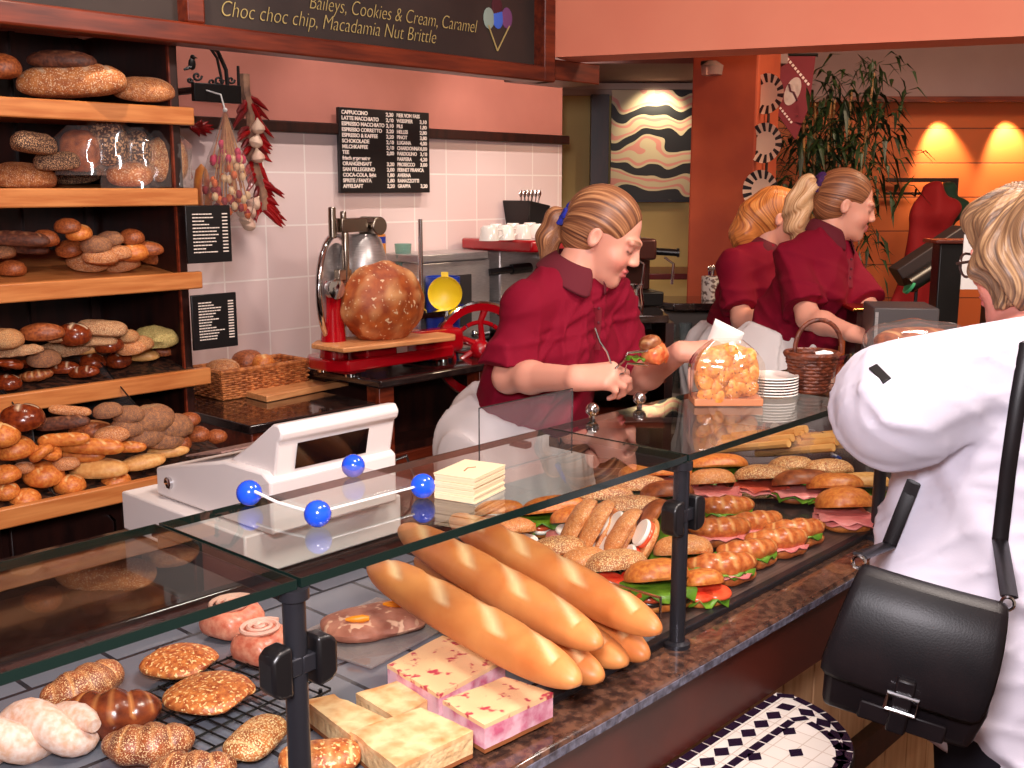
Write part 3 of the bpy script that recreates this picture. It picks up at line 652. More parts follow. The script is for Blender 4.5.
# round loaf on the carriage board
LOAFM = mat_bread('country_loaf_crust', (190, 96, 40), (142, 58, 24), (226, 168, 110), 14, .55, .3, speck=(226, 190, 150), speck_scale=45, speck_lo=.66)
def blobmesh(r, amp, f, seed, flat=.0, seg=32, pinch=0):
    m = MB(); rings = []; k = seg//2; tones = []
    for i in range(k+1):
        a = -PI/2+.04+(PI-.08)*i/k; ring = []
        for j in range(seg):
            b = 2*PI*j/seg; d = Vector((math.cos(a)*math.cos(b), math.cos(a)*math.sin(b), math.sin(a)))
            nn = noise.noise(d*f+Vector((seed, 0, seed*.7)))+.5*noise.noise(d*f*2.3+Vector((seed, 3, 0))); s = 1+amp*nn
            p = Vector((d.x*r[0], d.y*r[1], d.z*r[2]))*s
            if p.z < -flat*r[2]: p.z = -flat*r[2]+(p.z+flat*r[2])*.15
            ring.append(p); tones.append(max(0, min(1, .5+nn*1.2-.55)))
        rings.append(ring)
    return m.loft(rings, True, tones)
c0 = at_y(383, 297, 3.05)
o = blobmesh((.172, .12, .152), .07, 2.2, 4.2, .86, 48).build('country_loaf', real(LOAFM, 1.5), None, (c0.x, 3.05, .92+.194+.126)); tag(o, 'huge round brown country loaf leaning on the slicer board', 'bread')
# blue cup with open yellow lid
c0 = at_y(447, 311, 3.3)
t = empty('blue_tub', 'blue plastic tub with round yellow lid standing behind the slicer', 'tub', (at_y(443, 311, 3.19).x, 3.19, BZ))
zt = at_y(447, 276, 3.19).z-BZ
MB().lathe([(.06, 0), (.068, .05), (.07, zt), (.064, zt), (.06, .06)], 24).build('tub', BLUE, t)
LM = Matrix.Translation((-.06, -.075, zt-.06)) @ Matrix.Rotation(-.8, 4, 'Z') @ Matrix.Rotation(PI/2, 4, 'X')
MB().lathe([(.0, .0), (.055, 0), (.062, .006), (.068, .012), (.068, -.006), (.06, -.008), (0, -.008)], 28, LM).box(-.014, .06, -.004, .014, .085, .006, LM).box(-.014, -.085, -.004, .014, -.06, .006, LM).build('lid', YELLOW, t)
# tins, white tub, stacked glasses behind the loaf
c0 = at_y(378, 250, 3.4); zt = at_y(376, 234, 3.4).z
t = empty('orange_tin', 'orange and blue cylindrical tin standing behind the big loaf', 'tin', (c0.x-.03, 3.4, BZ))
MB().lathe([(.055, 0), (.055, zt-BZ)], 22).build('tin', mat('orange_print', (236, 150, 60), .4), t)
for z in (.02, zt-BZ-.035, .36): MB().lathe([(.0556, min(z, zt-BZ-.03)), (.0556, min(z, zt-BZ-.03)+.026)], 22, None, False).build('band', BLUE, t)
c0 = at_y(389, 255, 3.38)
t = empty('white_tub', 'white plastic tub behind the right shoulder of the big loaf', 'tub', (c0.x+.01, 3.3, BZ)); t.scale = (1, 1, .82)
MB().lathe([(.06, 0), (.07, .33), (.074, .335), (.074, .355), (.05, .375), (0, .378)], 24).build('tub', WHITEP, t)
c0 = at_y(415, 250, 3.36)
gl = mat_glass('green_glass', (205, 228, 222), 1.5, gain=1.6, haze=.12)
for k in range(3):
    o = MB().lathe([(.026, 0), (.036, .12), (.034, .12), (.025, .006)], 20).build('drinking_glass', gl, None, (c0.x-.03, 3.40, BZ+.23+k*.045)); tag(o, None, 'glass', 'stacked drinking glasses'); reg(o, 'pale green drinking glass in the stack behind the chrome rod', '', 'glass', 'stacked drinking glasses')
    o['label'] = ['lowest', 'middle', 'topmost'][k]+' pale green drinking glass of the stack behind the chrome rod'
REG.clear()
t = empty('storage_box', 'steel storage box under the stacked green glasses', 'box', (c0.x-.03, 3.40, BZ)); MB().box(-.05, -.07, 0, .05, .07, .22).build('body', STEEL, t, bevel=.004); MB().box(-.054, -.074, .215, .054, .074, .228).build('lid', STEEL, t, bevel=.002)
# steel box (sandwich toaster) and espresso machine
YB = 3.12
a = at_y(425, 305, YB); b = at_y(512, 250, YB)
t = empty('toaster_oven', 'brushed steel countertop toaster oven behind the red flywheel', 'oven', (3.22, 3.38, BZ)); t.scale = (1, 1, .85)
MB().box(-.2, -.1, .02, .22, .1, .43).build('body', STEEL, t, bevel=.008)
MB().box(-.21, -.11, .43, .2, .1, .47).build('top_tray', STEEL, t, bevel=.006)
MB().box(-.16, -.106, .10, .1, -.098, .36).build('door_window', mat('smoked_glass', (70, 66, 66), .15, .5), t, bevel=.003)
for x in (-.14, .19): MB().box(x-.02, -.1, 0, x+.02, .1, .02).build('foot', BLACK, t)
MB().tube([(.21, -.1, .36), (.32, -.13, .37)], .018, 12).tube([(.32, -.13, .37), (.42, -.15, .375)], .026, 14).build('handle', BLACK, t)
MB().tube([(.1, -.14, .06), (.16, -.14, .06)], .014, 10).ball((.08, -.14, .065), .02, 12).build('knob', CHROME, t)
ex = at_y(545, 250, 3.2).x
t = empty('espresso_machine', 'steel and red espresso machine with cups on top behind the woman in front', 'coffee machine', (3.82, 3.24, BZ)); t.scale = (1, 1, .865)
MB().box(-.34, -.16, .05, .36, .22, .2).build('body', STEEL, t, bevel=.01)
MB().box(-.34, .02, .2, .36, .22, .46).build('upper_body', STEEL, t, bevel=.01)
MB().box(-.38, -.2, .46, -.1, .22, .52).build('cup_tray', REDP, t, bevel=.012)
MB().box(-.1, -.2, .40, .40, .22, .52).build('head', STEEL, t, bevel=.012)
MB().box(-.36, -.24, .0, .38, -.0, .05).build('drip_tray', BLACKM, t, bevel=.004)
MB().tube([(-.3, -.2, .2), (-.3, -.2, .5)], .02, 14).build('boiler_post', CHROME, t)
for x in (.02, .2): MB().lathe([(.035, .33), (.04, .40)], 18, Matrix.Translation((x, -.14, 0))).build('brew_group', CHROME, t); MB().tube([(x, -.16, .33), (x+.02, -.3, .32)], .013, 10).build('filter_handle', BLACK, t)
for x in (.12, .32): MB().tube([(x, -.2, .40), (x+.01, -.25, .36), (x+.03, -.27, .2)], .006, 8).build('steam_wand', CHROME, t)
CUP = mat('white_china', (240, 234, 226), .15, coat=.4)
def cup(loc, rz, lab):
    t = empty('coffee_cup', lab, 'cup', loc, rz, 'cups on the espresso machine')
    MB().lathe([(.024, .062), (.036, .05), (.042, .0), (.039, .0), (.033, .047), (.02, .056), (0, .056)], 20).build('bowl', CUP, t)
    MB().tube([(.036, 0, .045), (.056, 0, .045), (.06, 0, .025), (.042, 0, .012)], .005, 8).build('handle', CUP, t)
for i, (x, y) in enumerate(((489, 233), (505, 232), (522, 232), (538, 233))):
    p = at_y(x, y, 3.16+.0*i); cup((p.x, 3.16, .92+.521), -.6+.4*i, ['first', 'second', 'third', 'fourth'][i]+' upturned white coffee cup from the left on the espresso machine')
for i, (x, y) in enumerate(((496, 233), (513, 232), (530, 232))):
    p = at_y(x, y, 3.3); cup((p.x, 3.3, .92+.521), 1+.4*i, ['first', 'second', 'third'][i]+' white coffee cup from the left in the back row')
p = at_y(521, 212, 3.45)
t = empty('cutlery_holder', 'black tapered cutlery holder with spoons fixed to the tiled wall', 'cutlery holder', (p.x, 3.42, p.z))
M = Matrix(((1, 0, 0, 0), (0, 1, 0, 0), (0, 0, 1, 0), (0, 0, 0, 1)))
MB().loft([[(-.05, -.06, -.06), (.05, -.06, -.06), (.05, .08, -.06), (-.05, .08, -.06)], [(-.075, -.09, .055), (.075, -.09, .03), (.075, .08, .03), (-.075, .08, .055)]]).build('box', BLACK, t, bevel=.005)
for k in range(6):
    x = -.05+.02*k; MB().tube([(x, -.02, .0), (x+.006*(k-3), -.03, .075)], .004, 6).ball((x+.006*(k-3), -.03, .085), (.012, .005, .017), 10).build('spoon', CHROME, t)
# ---------------------------------------------------------------- coffee grinder and dark unit right of the first woman
D0 = 4.35
g = at_d(638, 300, D0)
t = empty('coffee_grinder', 'dark coffee machine with steel pots beside the face of the nearest woman', 'coffee machine', (g.x, g.y, 1.2)); t.scale = (.8, .8, .56)
o_ = Matrix.Rotation(-.6, 4, 'Z'); t.rotation_euler = (0, 0, -.6)
MB().box(-.1, -.1, 0, .1, .1, .1).build('base', BLACKM, t, bevel=.01)
MB().box(-.09, .02, .1, .07, .1, .4).build('column', mat('brown_metal', (70, 42, 36), .3, .5), t, bevel=.012)
MB().box(-.1, -.1, .32, .06, .06, .47).build('head', mat('brown_metal_b', (84, 46, 40), .3, .4), t, bevel=.02, seg=3)
MB().tube([(.05, -.06, .38), (.16, -.1, .37)], .025, 14).tube([(.16, -.1, .37), (.17, -.103, .37)], .032, 14).build('knob', BLACK, t)
for x in (-.06, .09): MB().tube([(x, -.12, .34), (x+.03, -.16, .3), (x+.02, -.17, .16)], .007, 8).build('spout', CHROME, t)
for i, (x, y) in enumerate(((619, 292), (634, 296))):
    p = at_d(x, y, 4.1); o = MB().lathe([(.035, 0), (.04, .03), (.032, .08), (.036, .1), (.033, .1), (.03, .07), (.034, .01)], 18).build('milk_jug', CHROME, None, (p.x, p.y, 1.201)); tag(o, ['smaller steel milk jug nearer the woman', 'steel milk jug nearer the dark coffee machine'][i], 'jug', 'milk jugs')
c0 = at_d(611, 350, 4.2)
t = empty('bar_cabinet', 'dark wooden bar cabinet with open shelves below the coffee machine', 'cabinet', (c0.x, c0.y, 0), YAW-PI/2)
for z in (.3, .6, .78, .95, 1.07, 1.172): MB().box(-.2, -.2, z, .19, .22, z+.028).build('shelf', WOODR if z < 1.1 else DARKTOP, t, bevel=.003)
for x in (-.23, .18): MB().box(x, -.2, 0, x+.03, .22, 1.172).build('side', WOODD, t)
MB().box(-.22, .2, 0, .19, .23, 1.172).build('back', WOODD, t)
MB().box(-.2, -.19, .02, .14, -.17, .3).build('door', WOODR, t, bevel=.003)
# glass shelf unit with glasses in front of the pillar
c0 = at_d(692, 300, 4.7); UZ = at_d(699, 300, 4.7).z
t = empty('glass_shelf_unit', 'pale open shelf unit full of drinking glasses in front of the terracotta pillar', 'shelf unit', (c0.x, c0.y, 0), YAW-PI/2)
UN = mat('pale_unit', (206, 188, 168), .5)
for z in (.3, .62, .78, .98): MB().box(-.14, -.12, z, .18, .16, z+.015).build('shelf', UN, t)
MB().prism([(-.16, -.06), (-.1, -.14), (.2, -.14), (.2, .18), (-.16, .18)], UZ-.03, UZ).build('top', DARKTOP, t, bevel=.004)
for x in (-.15, .18): MB().box(x, -.12, 0, x+.012, .16, UZ-.03).build('side', UN, t)
MB().box(-.14, .15, 0, .18, .165, UZ-.03).build('back', mat('unit_back', (120, 104, 92), .6), t)
gt = mat_glass('tumbler_glass', (235, 240, 240), 1.5, gain=2.5, haze=.08)
um = t.matrix_basis
for si, (z, n) in enumerate(((.995, 4), (.795, 4), (.635, 4))):
    for k in range(n):
        p = um @ Vector((-.1+.075*k, -.04+.05*(k % 2), z+.001)); o = MB().lathe([(.022, 0), (.03, .085), (.028, .085), (.02, .006)], 16).build('tumbler', gt, None, p); reg(o, 'clear tumbler', ['on the top', 'on the second', 'on the third'][si]+' shelf of the pale unit', 'glass', 'tumblers in the shelf unit')
p = at_d(711, 290, 4.7)
t = empty('straw_holder', 'white perforated holder with spoons standing on the pale shelf unit', 'holder', (p.x, p.y, UZ+.001))
MB().lathe([(.04, 0), (.042, .1), (.038, .1), (.036, .006)], 20).build('holder', mat('perforated_white', (226, 214, 200), .5, c2=(120, 100, 90), scale=90, detail=0, lo=.52, hi=.6), t)
for k in range(4): MB().tube([(-.012+.008*k, 0, .03), (-.02+.012*k, 0, .13)], .004, 6).ball((-.022+.013*k, 0, .135), (.009, .005, .014), 10).build('spoon', CHROME, t)
# dark side table behind
p = at_d(652, 268, 5.75); t = empty('side_table', 'dark table with red top in front of the cream picture wall', 'table', (p.x, p.y, 0), YAW-PI/2)
MB().box(-.3, -.25, 1.2, .3, .25, 1.23).build('table_top', mat('dark_red_top', (96, 22, 20), .3), t, bevel=.004)
for x in (-.27, .27):
    for y in (-.22, .22): MB().box(x-.02, y-.02, 0, x+.02, y+.02, 1.2).build('leg', WOODD, t)
# ================================================================ menu board on the wall
P = at_y(341, 194, 3.46); Q = at_y(429, 111, 3.46); P.z = at_y(333, 193, 3.46).z
t = empty('menu_board', 'black drinks menu board with white lettering hanging on the tiled wall', 'menu board', (P.x, 3.49, P.z))
w, h = Q.x-P.x, at_y(341, 107, 3.46).z-P.z
MB().box(0, -.03, 0, w, -.012, h).build('panel', mat('menu_black', (18, 12, 14), .4), t, bevel=.002)
MB().box(.1, -.012, h*.5, w-.1, .01, h*.6).build('bracket', BLACKM, t)
L1 = ['CAPPUCCINO', 'LATTE MACCHIATO', 'ESPRESSO MACCHIATO', 'ESPRESSO CORRETTO', 'ESPRESSO & KAFFEE', 'SCHOKOLADE', 'MILCHKAFFEE', 'TEE', 'frisch gepresster', 'ORANGENSAFT', 'SAN PELLEGRINO', 'COCA-COLA, light', 'SPRITE / FANTA', 'APFELSAFT']
L2 = ['2,20', '2,60', '2,10', '3,20', '2,20', '2,60', '2,60', '2,00', '', '3,20', '2,00', '1,80', '1,80', '2,20']
R1 = ['BIER VOM FASS', 'WEISSBIER', 'PILS', 'HELLES', 'PINOT', 'LUGANA', 'CHARDONNAY', 'BARDOLINO', 'BARBERA', 'PROSECCO', 'FERNET BRANCA', 'AVERNA', 'RAMAZZOTTI', 'GRAPPA']
R2 = ['', '3,10', '1,80', '2,80', '3,80', '4,00', '4,00', '3,60', '4,20', '3,00', '', '', '', '3,20']
for nm, LL, x, fit in (('item_lettering', L1, .025, .46), ('price_lettering', L2, .5, .085), ('item_lettering', R1, .62, .31), ('price_lettering', R2, .885, .085)):
    for k, s in enumerate(LL):
        if not s: continue
    MM = Matrix.Translation((x*w, -.0306, h*.925)) @ Matrix.Rotation(PI/2, 4, 'X')
    text(nm, '\n'.join(s or ' ' for s in LL), h*.062, TEXTW, MM, t, spl=h*.0665/(h*.062), fit=fit*w, thin=-.0007)
# ================================================================ hanging things by the rack: bracket, bouquet, chilli and garlic braid
bx = at_y(212, 93, 3.3)
t = empty('iron_bracket', 'wrought iron bracket with scrolls and little bird fixed beside the rack top', 'bracket', (bx.x, 3.3, bx.z))
g_ = lambda x, y: tuple(at_y(x, y, 3.3)-Vector((bx.x, 3.3, bx.z)))
MB().box(g_(188, 0)[0], -.01, -.03, g_(236, 0)[0], .01, .03).build('bar', IRON, t, bevel=.003)
m = MB(); m.tube([g_(x, y) for x, y in ((196, 44), (206, 42), (218, 52), (226, 70), (228, 90))], .007, 8).tube([g_(x, y) for x, y in ((208, 45), (217, 58), (221, 76), (222, 92))], .005, 8)
for cx_, cy_, r in ((197, 76, 5), (212, 82, 4), (219, 80, 5), (231, 80, 4), (190, 80, 3)): m.tube([g_(cx_+r*(1-i/16)*math.cos(i*.55), cy_+r*(1-i/16)*math.sin(i*.55)) for i in range(14)], .004, 6)
m.tube([g_(238, 66), g_(239, 104)], .005, 8); m.build('scroll', IRON, t)
m = MB(); c = Vector(g_(192, 64)); m.ball(c, (.014, .008, .02), 12).ball(c+Vector((.004, 0, .022)), .009, 10).tube([c+Vector((.01, 0, .022)), c+Vector((.022, 0, .02))], [.004, .001], 6).tube([c+Vector((-.005, 0, -.01)), c+Vector((-.03, 0, -.02))], [.007, .004], 6); m.build('bird', IRON, t)
m = MB(); m.tube([g_(195, 90), tuple(Vector(g_(195, 90))+Vector((0, .19, 0)))], .012, 8).build('wall_mount', IRON, t)
# dried bouquet in cellophane
YH = 3.2
top = at_y(225, 110, YH); 
t = empty('dried_bouquet', 'dried flower bouquet wrapped in clear foil hanging upside down beside the rack', 'bouquet', (top.x, YH, top.z))
r = random.Random(5); H = top.z-at_y(225, 222, YH).z; wd = .082
m = MB()
for k in range(46):
    a = r.random()*6.28; q_ = r.random()**.5*wd*.8; e = Vector((q_*math.cos(a), q_*math.sin(a)*.7, -H*(.4+.55*r.random()))); m.tube([(0, 0, 0), (e.x*.5, e.y*.5, e.z*.5), e], [.0015, .002, .0025], 5)
m.build('stems', mat('straw_stems', (206, 150, 90), .7, c2=(170, 96, 60), scale=20), t)
for nm, c, n, lo, hi in (('pink_blossoms', (196, 44, 84), 16, .3, .5), ('orange_blossoms', (216, 104, 44), 22, .5, .95), ('red_blossoms', (150, 36, 40), 20, .6, .95), ('cream_blossoms', (232, 196, 150), 20, .4, .9)):
    m = MB()
    for k in range(n):
        a = r.random()*6.28; zz = lo+(hi-lo)*r.random(); q_ = r.random()**.5*wd*min(1, zz*1.7); m.ball((q_*math.cos(a), q_*math.sin(a)*.7, -H*zz), (.011, .011, .015), 8)
    m.build(nm, mat(nm, c, .7), t)
m = MB(); rings = []
for i in range(13):
    f = i/12; rr = .006+wd*1.05*math.sin(min(1, f*1.25)*PI/2)**1.2*(1 if f < .85 else 1-.35*(f-.85)/.15)
    rings.append([Vector((rr*(1+.06*math.sin(j*5+i))*math.cos(2*PI*j/20), rr*.75*(1+.06*math.sin(j*5+i))*math.sin(2*PI*j/20), -H*f)) for j in range(20)])
m.loft(rings, False); m.build('foil_wrap', CELLO, t)
MB().tube([(0, 0, 0), (0, .02, .05), (-.01, .1, .07)], .003, 6).ball((0, 0, 0), .008, 10).build('string', WHITEP, t)
# chilli and garlic braid
a = at_y(245, 92, 3.3); b = at_y(262, 210, 3.3)
t = empty('chilli_garlic_braid', 'braid of red chillies and garlic bulbs hanging on the tiled wall', 'braid', (a.x, 3.3, a.z))
m = MB(); d = Vector((b.x-a.x, 0, b.z-a.z)); m.tube([(0, 0, .06), (0, 0, 0)]+[tuple(d*f+Vector((.012*math.sin(f*9), 0, 0))) for f in np.linspace(.1, 1, 9)], .018, 8)
m.build('braid', mat('dry_leaf', (160, 118, 92), .8, c2=(110, 78, 66), scale=30, bump=.5), t)
CH = mat('chilli_red', (158, 16, 20), .25, c2=(110, 10, 16), scale=9, coat=.3); CHS = mat('chilli_dark', (100, 22, 24), .35); GA = mat('garlic', (232, 204, 176), .5, c2=(210, 170, 150), scale=20)
for k in range(60):
    f = r.random() if k > 14 else .72+.28*r.random(); p = d*f; an = r.uniform(-.9, .9)+(.2 if r.random() < .6 else PI-.2)*1; L = .06+.06*r.random()
    s = Vector((math.cos(an), -.35*r.random()-.1, -abs(math.sin(an))*1-.35)).normalized()
    MB().tube([p+s*.01, p+s*L*.5+Vector((0, 0, .004)), p+s*L*.85, p+s*L+Vector((.004, 0, -.004))], [.009, .0105, .006, .001], 8).build('chilli', CH if k % 4 else CHS, t)
for k, (x, y) in enumerate(((258, 128), (256, 142), (258, 157), (250, 212), (246, 220), (254, 204), (243, 212), (249, 225))):
    p = at_y(x, y, 3.26)-Vector((a.x, 3.3, a.z)); MB().lathe([(.002, .034), (.006, .026), (.022, .006), (.024, -.006), (.014, -.018), (.004, -.02)], 10, Matrix.Translation(p) @ Matrix.Rotation(r.uniform(-.8, .8), 4, 'Y')).build('garlic_bulb', GA, t)
p = at_y(198, 128, 3.455); t = empty('chilli_bunch', 'small bunch of red chillies sticking out behind the second shelf end', 'chillies', (p.x, 3.455, p.z))
for k in range(7): s = Vector((math.cos(k*.5-1.6)*.06, -.01, math.sin(k*.5-1.6)*.03)); MB().tube([(-.03, 0, 0), s*.6, s], [.006, .008, .001], 7).build('chilli', CH, t)
p = at_y(199, 185, 3.35)
o = MB().lathe([(.002, .07), (.02, .05), (.03, .0), (.028, -.08), (.0, -.09)], 16).build('orange_bag', mat('orange_foil', (220, 140, 60), .4, c2=(190, 90, 50), scale=20), None, (p.x, 3.33, p.z)); tag(o, 'orange foil bag hanging behind the rack post under the chillies', 'bag')
# ================================================================ far side of the shop
def RPt(x, y, D=6.27): return at_d(x, y, D)
t = empty('painting', 'large abstract painting of black, cream and pink swirls on the cream wall', 'painting', RPt(652, 200, 6.2), YAW-PI/2)
hw = (689-617)/2/F*6.28*1.0+.03; hh = (205-98)/1110*6.28
PM = bpy.data.materials.new('painting_swirls'); PM.use_nodes = True; nt = PM.node_tree; Lk = nt.links.new
tc = N(nt, 'ShaderNodeTexCoord'); wv = N(nt, 'ShaderNodeTexWave'); wv.wave_type = 'RINGS'; wv.inputs['Scale'].default_value = 1.9; wv.inputs['Distortion'].default_value = 7; wv.inputs['Detail'].default_value = 1.2; wv.inputs['Detail Scale'].default_value = 2.2
rp = N(nt, 'ShaderNodeValToRGB'); rp.color_ramp.interpolation = 'CONSTANT'; E_ = rp.color_ramp.elements
E_[0].position = 0; E_[0].color = (*lin((22, 20, 24)), 1); E_[1].position = .3; E_[1].color = (*lin((206, 186, 150)), 1)
e = E_.new(.58); e.color = (*lin((214, 140, 126)), 1); e = E_.new(.86); e.color = (*lin((206, 186, 150)), 1)
Lk(tc.outputs['Object'], wv.inputs['Vector']); Lk(wv.outputs['Color'], rp.inputs[0]); Lk(rp.outputs[0], nt.nodes['Principled BSDF'].inputs['Base Color'])
MB().box(-hw, 0, 0, hw, .03, hh).build('canvas', PM, t, smooth=False)
MB().box(-hw-.01, .005, -.012, hw+.01, .04, 0).build('bottom_edge', DGREY, t)
# iron plate rack on the pillar's side, with striped plates
p = at_d(762, 75, 4.86)
t = empty('plate_rack', 'narrow wrought iron plate rack hanging on the terracotta pillar', 'plate rack', (p.x, p.y, p.z), YAW-PI/2-.3)
k_ = 4.86/1093
m = MB(); m.tube([(-9*k_, 0, -.65), (-9*k_, 0, -.1), (-6*k_, 0, -.02), (0, 0, .03), (6*k_, 0, -.02), (8*k_, 0, -.1), (8*k_, 0, -.65)], .006, 8)
for z in (-.22, -.46): m.tube([(-9*k_, 0, z), (-4*k_, -.03, z-.012), (4*k_, -.03, z-.012), (8*k_, 0, z)], .006, 8)
m.build('frame', IRON, t); MB().tube([(0, 0, .03), (0, .04, .05)], .006, 6).build('hook', IRON, t)
PLM = bpy.data.materials.new('striped_plate'); PLM.use_nodes = True; nt = PLM.node_tree; Lk = nt.links.new
tc = N(nt, 'ShaderNodeTexCoord'); sp = N(nt, 'ShaderNodeSeparateXYZ'); Lk(tc.outputs['Object'], sp.inputs[0]); a2 = N(nt, 'ShaderNodeMath', operation='ARCTAN2'); Lk(sp.outputs[0], a2.inputs[0]); Lk(sp.outputs[2], a2.inputs[1])
mu = N(nt, 'ShaderNodeMath', operation='MULTIPLY'); mu.inputs[1].default_value = 14; Lk(a2.outputs[0], mu.inputs[0]); si = N(nt, 'ShaderNodeMath', operation='SINE'); Lk(mu.outputs[0], si.inputs[0])
ln = N(nt, 'ShaderNodeVectorMath', operation='LENGTH'); Lk(tc.outputs['Object'], ln.inputs[0]); gtn = N(nt, 'ShaderNodeMath', operation='GREATER_THAN'); gtn.inputs[1].default_value = .05; Lk(ln.outputs['Value'], gtn.inputs[0])
g2 = N(nt, 'ShaderNodeMath', operation='GREATER_THAN'); g2.inputs[1].default_value = 0; Lk(si.outputs[0], g2.inputs[0]); m3 = N(nt, 'ShaderNodeMath', operation='MULTIPLY'); Lk(g2.outputs[0], m3.inputs[0]); Lk(gtn.outputs[0], m3.inputs[1])
mx = N(nt, 'ShaderNodeMix', data_type='RGBA'); Lk(m3.outputs[0], mx.inputs['Factor']); mx.inputs['A'].default_value = (*lin((232, 200, 170)), 1); mx.inputs['B'].default_value = (*lin((26, 20, 26)), 1); Lk(mx.outputs['Result'], nt.nodes['Principled BSDF'].inputs['Base Color'])
for i, (x, y) in enumerate(((768, 94), (766, 143), (762, 190))):
    c = at_d(x, y, 4.8); o = MB().lathe([(0, .0), (.05, .0), (.085, .014), (.087, .018), (.05, .006), (0, .006)], 32, Matrix.Rotation(PI/2, 4, 'X')).build('striped_plate', PLM, None, c, (0, .25, YAW-PI/2-.75)); tag(o, ['topmost', 'middle', 'lowest, half hidden'][i]+' striped black and cream plate in the iron rack on the pillar', 'plate', 'striped plates on the pillar')
# wall lamp knob high on the pillar
p = at_d(712, 68, 4.82); t = empty('pillar_spotlight', 'small clear spotlight at the top of the terracotta pillar', 'lamp', (p.x, p.y, p.z), YAW-PI/2)
MB().tube([(-.04, .03, .02), (.0, 0, .02)], .014, 10).build('arm', BLACKM, t); MB().lathe([(.02, .03), (.05, .01), (.045, -.03), (.0, -.035)], 20).build('shade', mat_glass('lamp_glass', (210, 180, 170), 1.5, haze=.3), t)
# maroon banner
p = at_d(797, 55, 5.3); kb = 5.5/1093
t = empty('banner', 'maroon pennant banner with white oval emblem hanging beside the pillar', 'banner', (p.x, p.y, p.z), YAW-PI/2)
MB().prism([(-17*kb, -55*kb), (2*kb, -80*kb), (14*kb, -48*kb), (18*kb, 0), (-15*kb, 0)], -.004, .004, Matrix.Rotation(PI/2, 4, 'X')).build('cloth', mat('maroon_cloth', (112, 26, 40), .8), t, smooth=False)
WH = mat('banner_white', (226, 206, 200), .8)
MB().lathe([(0, 0), (.045, 0)], 24, Matrix.Translation((-3*kb, -.006, -34*kb)) @ Matrix.Rotation(.35, 4, 'Y') @ Matrix.Diagonal((.8, 1, 1.55, 1)) @ Matrix.Rotation(PI/2, 4, 'X')).build('oval_emblem', WH, t)
MB().tube([(-7*kb, -.008, -27*kb), (-5*kb, -.008, -34*kb), (-2*kb, -.008, -35*kb), (2*kb, -.008, -43*kb)], .005, 6).build('emblem_script', mat('script', (90, 40, 50), .8), t)
m = MB()
for k in range(9): m.box(-.006, -.001, -.006, .006, .001, .006, Matrix.Translation(((-9+2.6*k)*kb, -.006, (-4-2.9*k)*kb)) @ Matrix.Rotation(.8, 4, 'Y'))
for k in range(6): m.box(-.005, -.001, -.005, .005, .001, .005, Matrix.Translation(((-14+2.2*k)*kb, -.006, (-50-2.6*k)*kb)) @ Matrix.Rotation(.8, 4, 'Y'))
m.build('banner_script', WH, t, smooth=False)
MB().tube([(-17*kb, 0, .0), (20*kb, 0, .0)], .008, 8).build('pole', BLACKM, t)
# bamboo plant
PB = at_d(828, 187, 5.6)
t = empty('bamboo_plant', 'tall potted bamboo plant with drooping dark green leaves by the orange wall', 'plant', (PB.x, PB.y, 0), YAW-PI/2)
MB().lathe([(.14, 0), (.19, .4), (.2, .42), (.17, .42), (.15, .36), (0, .36)], 24).build('pot', mat('terracotta_pot', (150, 76, 50), .7), t)
kp = 5.6/1093; r = random.Random(11); CA = mat('bamboo_cane', (170, 120, 60), .5, c2=(130, 90, 50), scale=6); LF = mat('bamboo_leaf', (40, 62, 26), .5, c2=(22, 38, 20), scale=6)
def PP(x, y): return Vector(((x-828)*kp, 0, HC+(187-y)*5.6/1110))
leaf = MB()
def frond(c, n, spread, L):
    for k in range(n):
        a = r.uniform(-PI, PI); e = r.uniform(-1.1, .5); d = Vector((math.cos(a)*math.cos(e), math.sin(a)*math.cos(e)*.6, math.sin(e))); l = L*r.uniform(.5, 1.0); p0 = c+Vector((r.gauss(0, spread), r.gauss(0, spread), r.gauss(0, spread)))
        s = d.cross(Vector((0, 0, 1))).normalized()*l*.085; p1 = p0+d*l*.5+Vector((0, 0, .01)); p2 = p0+d*l+Vector((0, 0, -l*.35)); up_ = Vector((0, 0, .004))
        leaf.add([p0, p1-s, p2, p1+s, p1+up_], [(0, 1, 4), (1, 2, 4), (2, 3, 4), (3, 0, 4)])
for x0, x1, yt in ((806, 812, 104), (822, 826, 98), (838, 848, 90), (846, 868, 75), (830, 834, 100), (800, 798, 120)):
    a_ = Vector(((x0-828)*kp*.4, r.uniform(-.06, .06), .36)); b_ = PP(x1, yt)+Vector((0, r.uniform(-.12, .12), 0))
    MB().tube([a_, a_*.4+b_*.6, b_], [.014, .012, .006], 8).build('cane', CA, t)
for x, y, n, s, L in ((866, 72, 34, .05, .12), (868, 92, 40, .07, .14), (858, 106, 34, .08, .15), (808, 108, 60, .12, .19), (832, 104, 70, .12, .2), (798, 128, 60, .11, .19), (850, 128, 90, .1, .18), (836, 150, 70, .16, .2), (798, 155, 60, .11, .2), (858, 158, 80, .1, .17), (826, 178, 80, .18, .22), (856, 188, 60, .09, .17), (856, 222, 50, .09, .17), (858, 252, 40, .08, .17), (848, 285, 30, .08, .16), (792, 185, 50, .1, .18)): frond(PP(x, y), n, s, L)
tag(leaf.build('foliage', LF, t, smooth=False), kind=None)
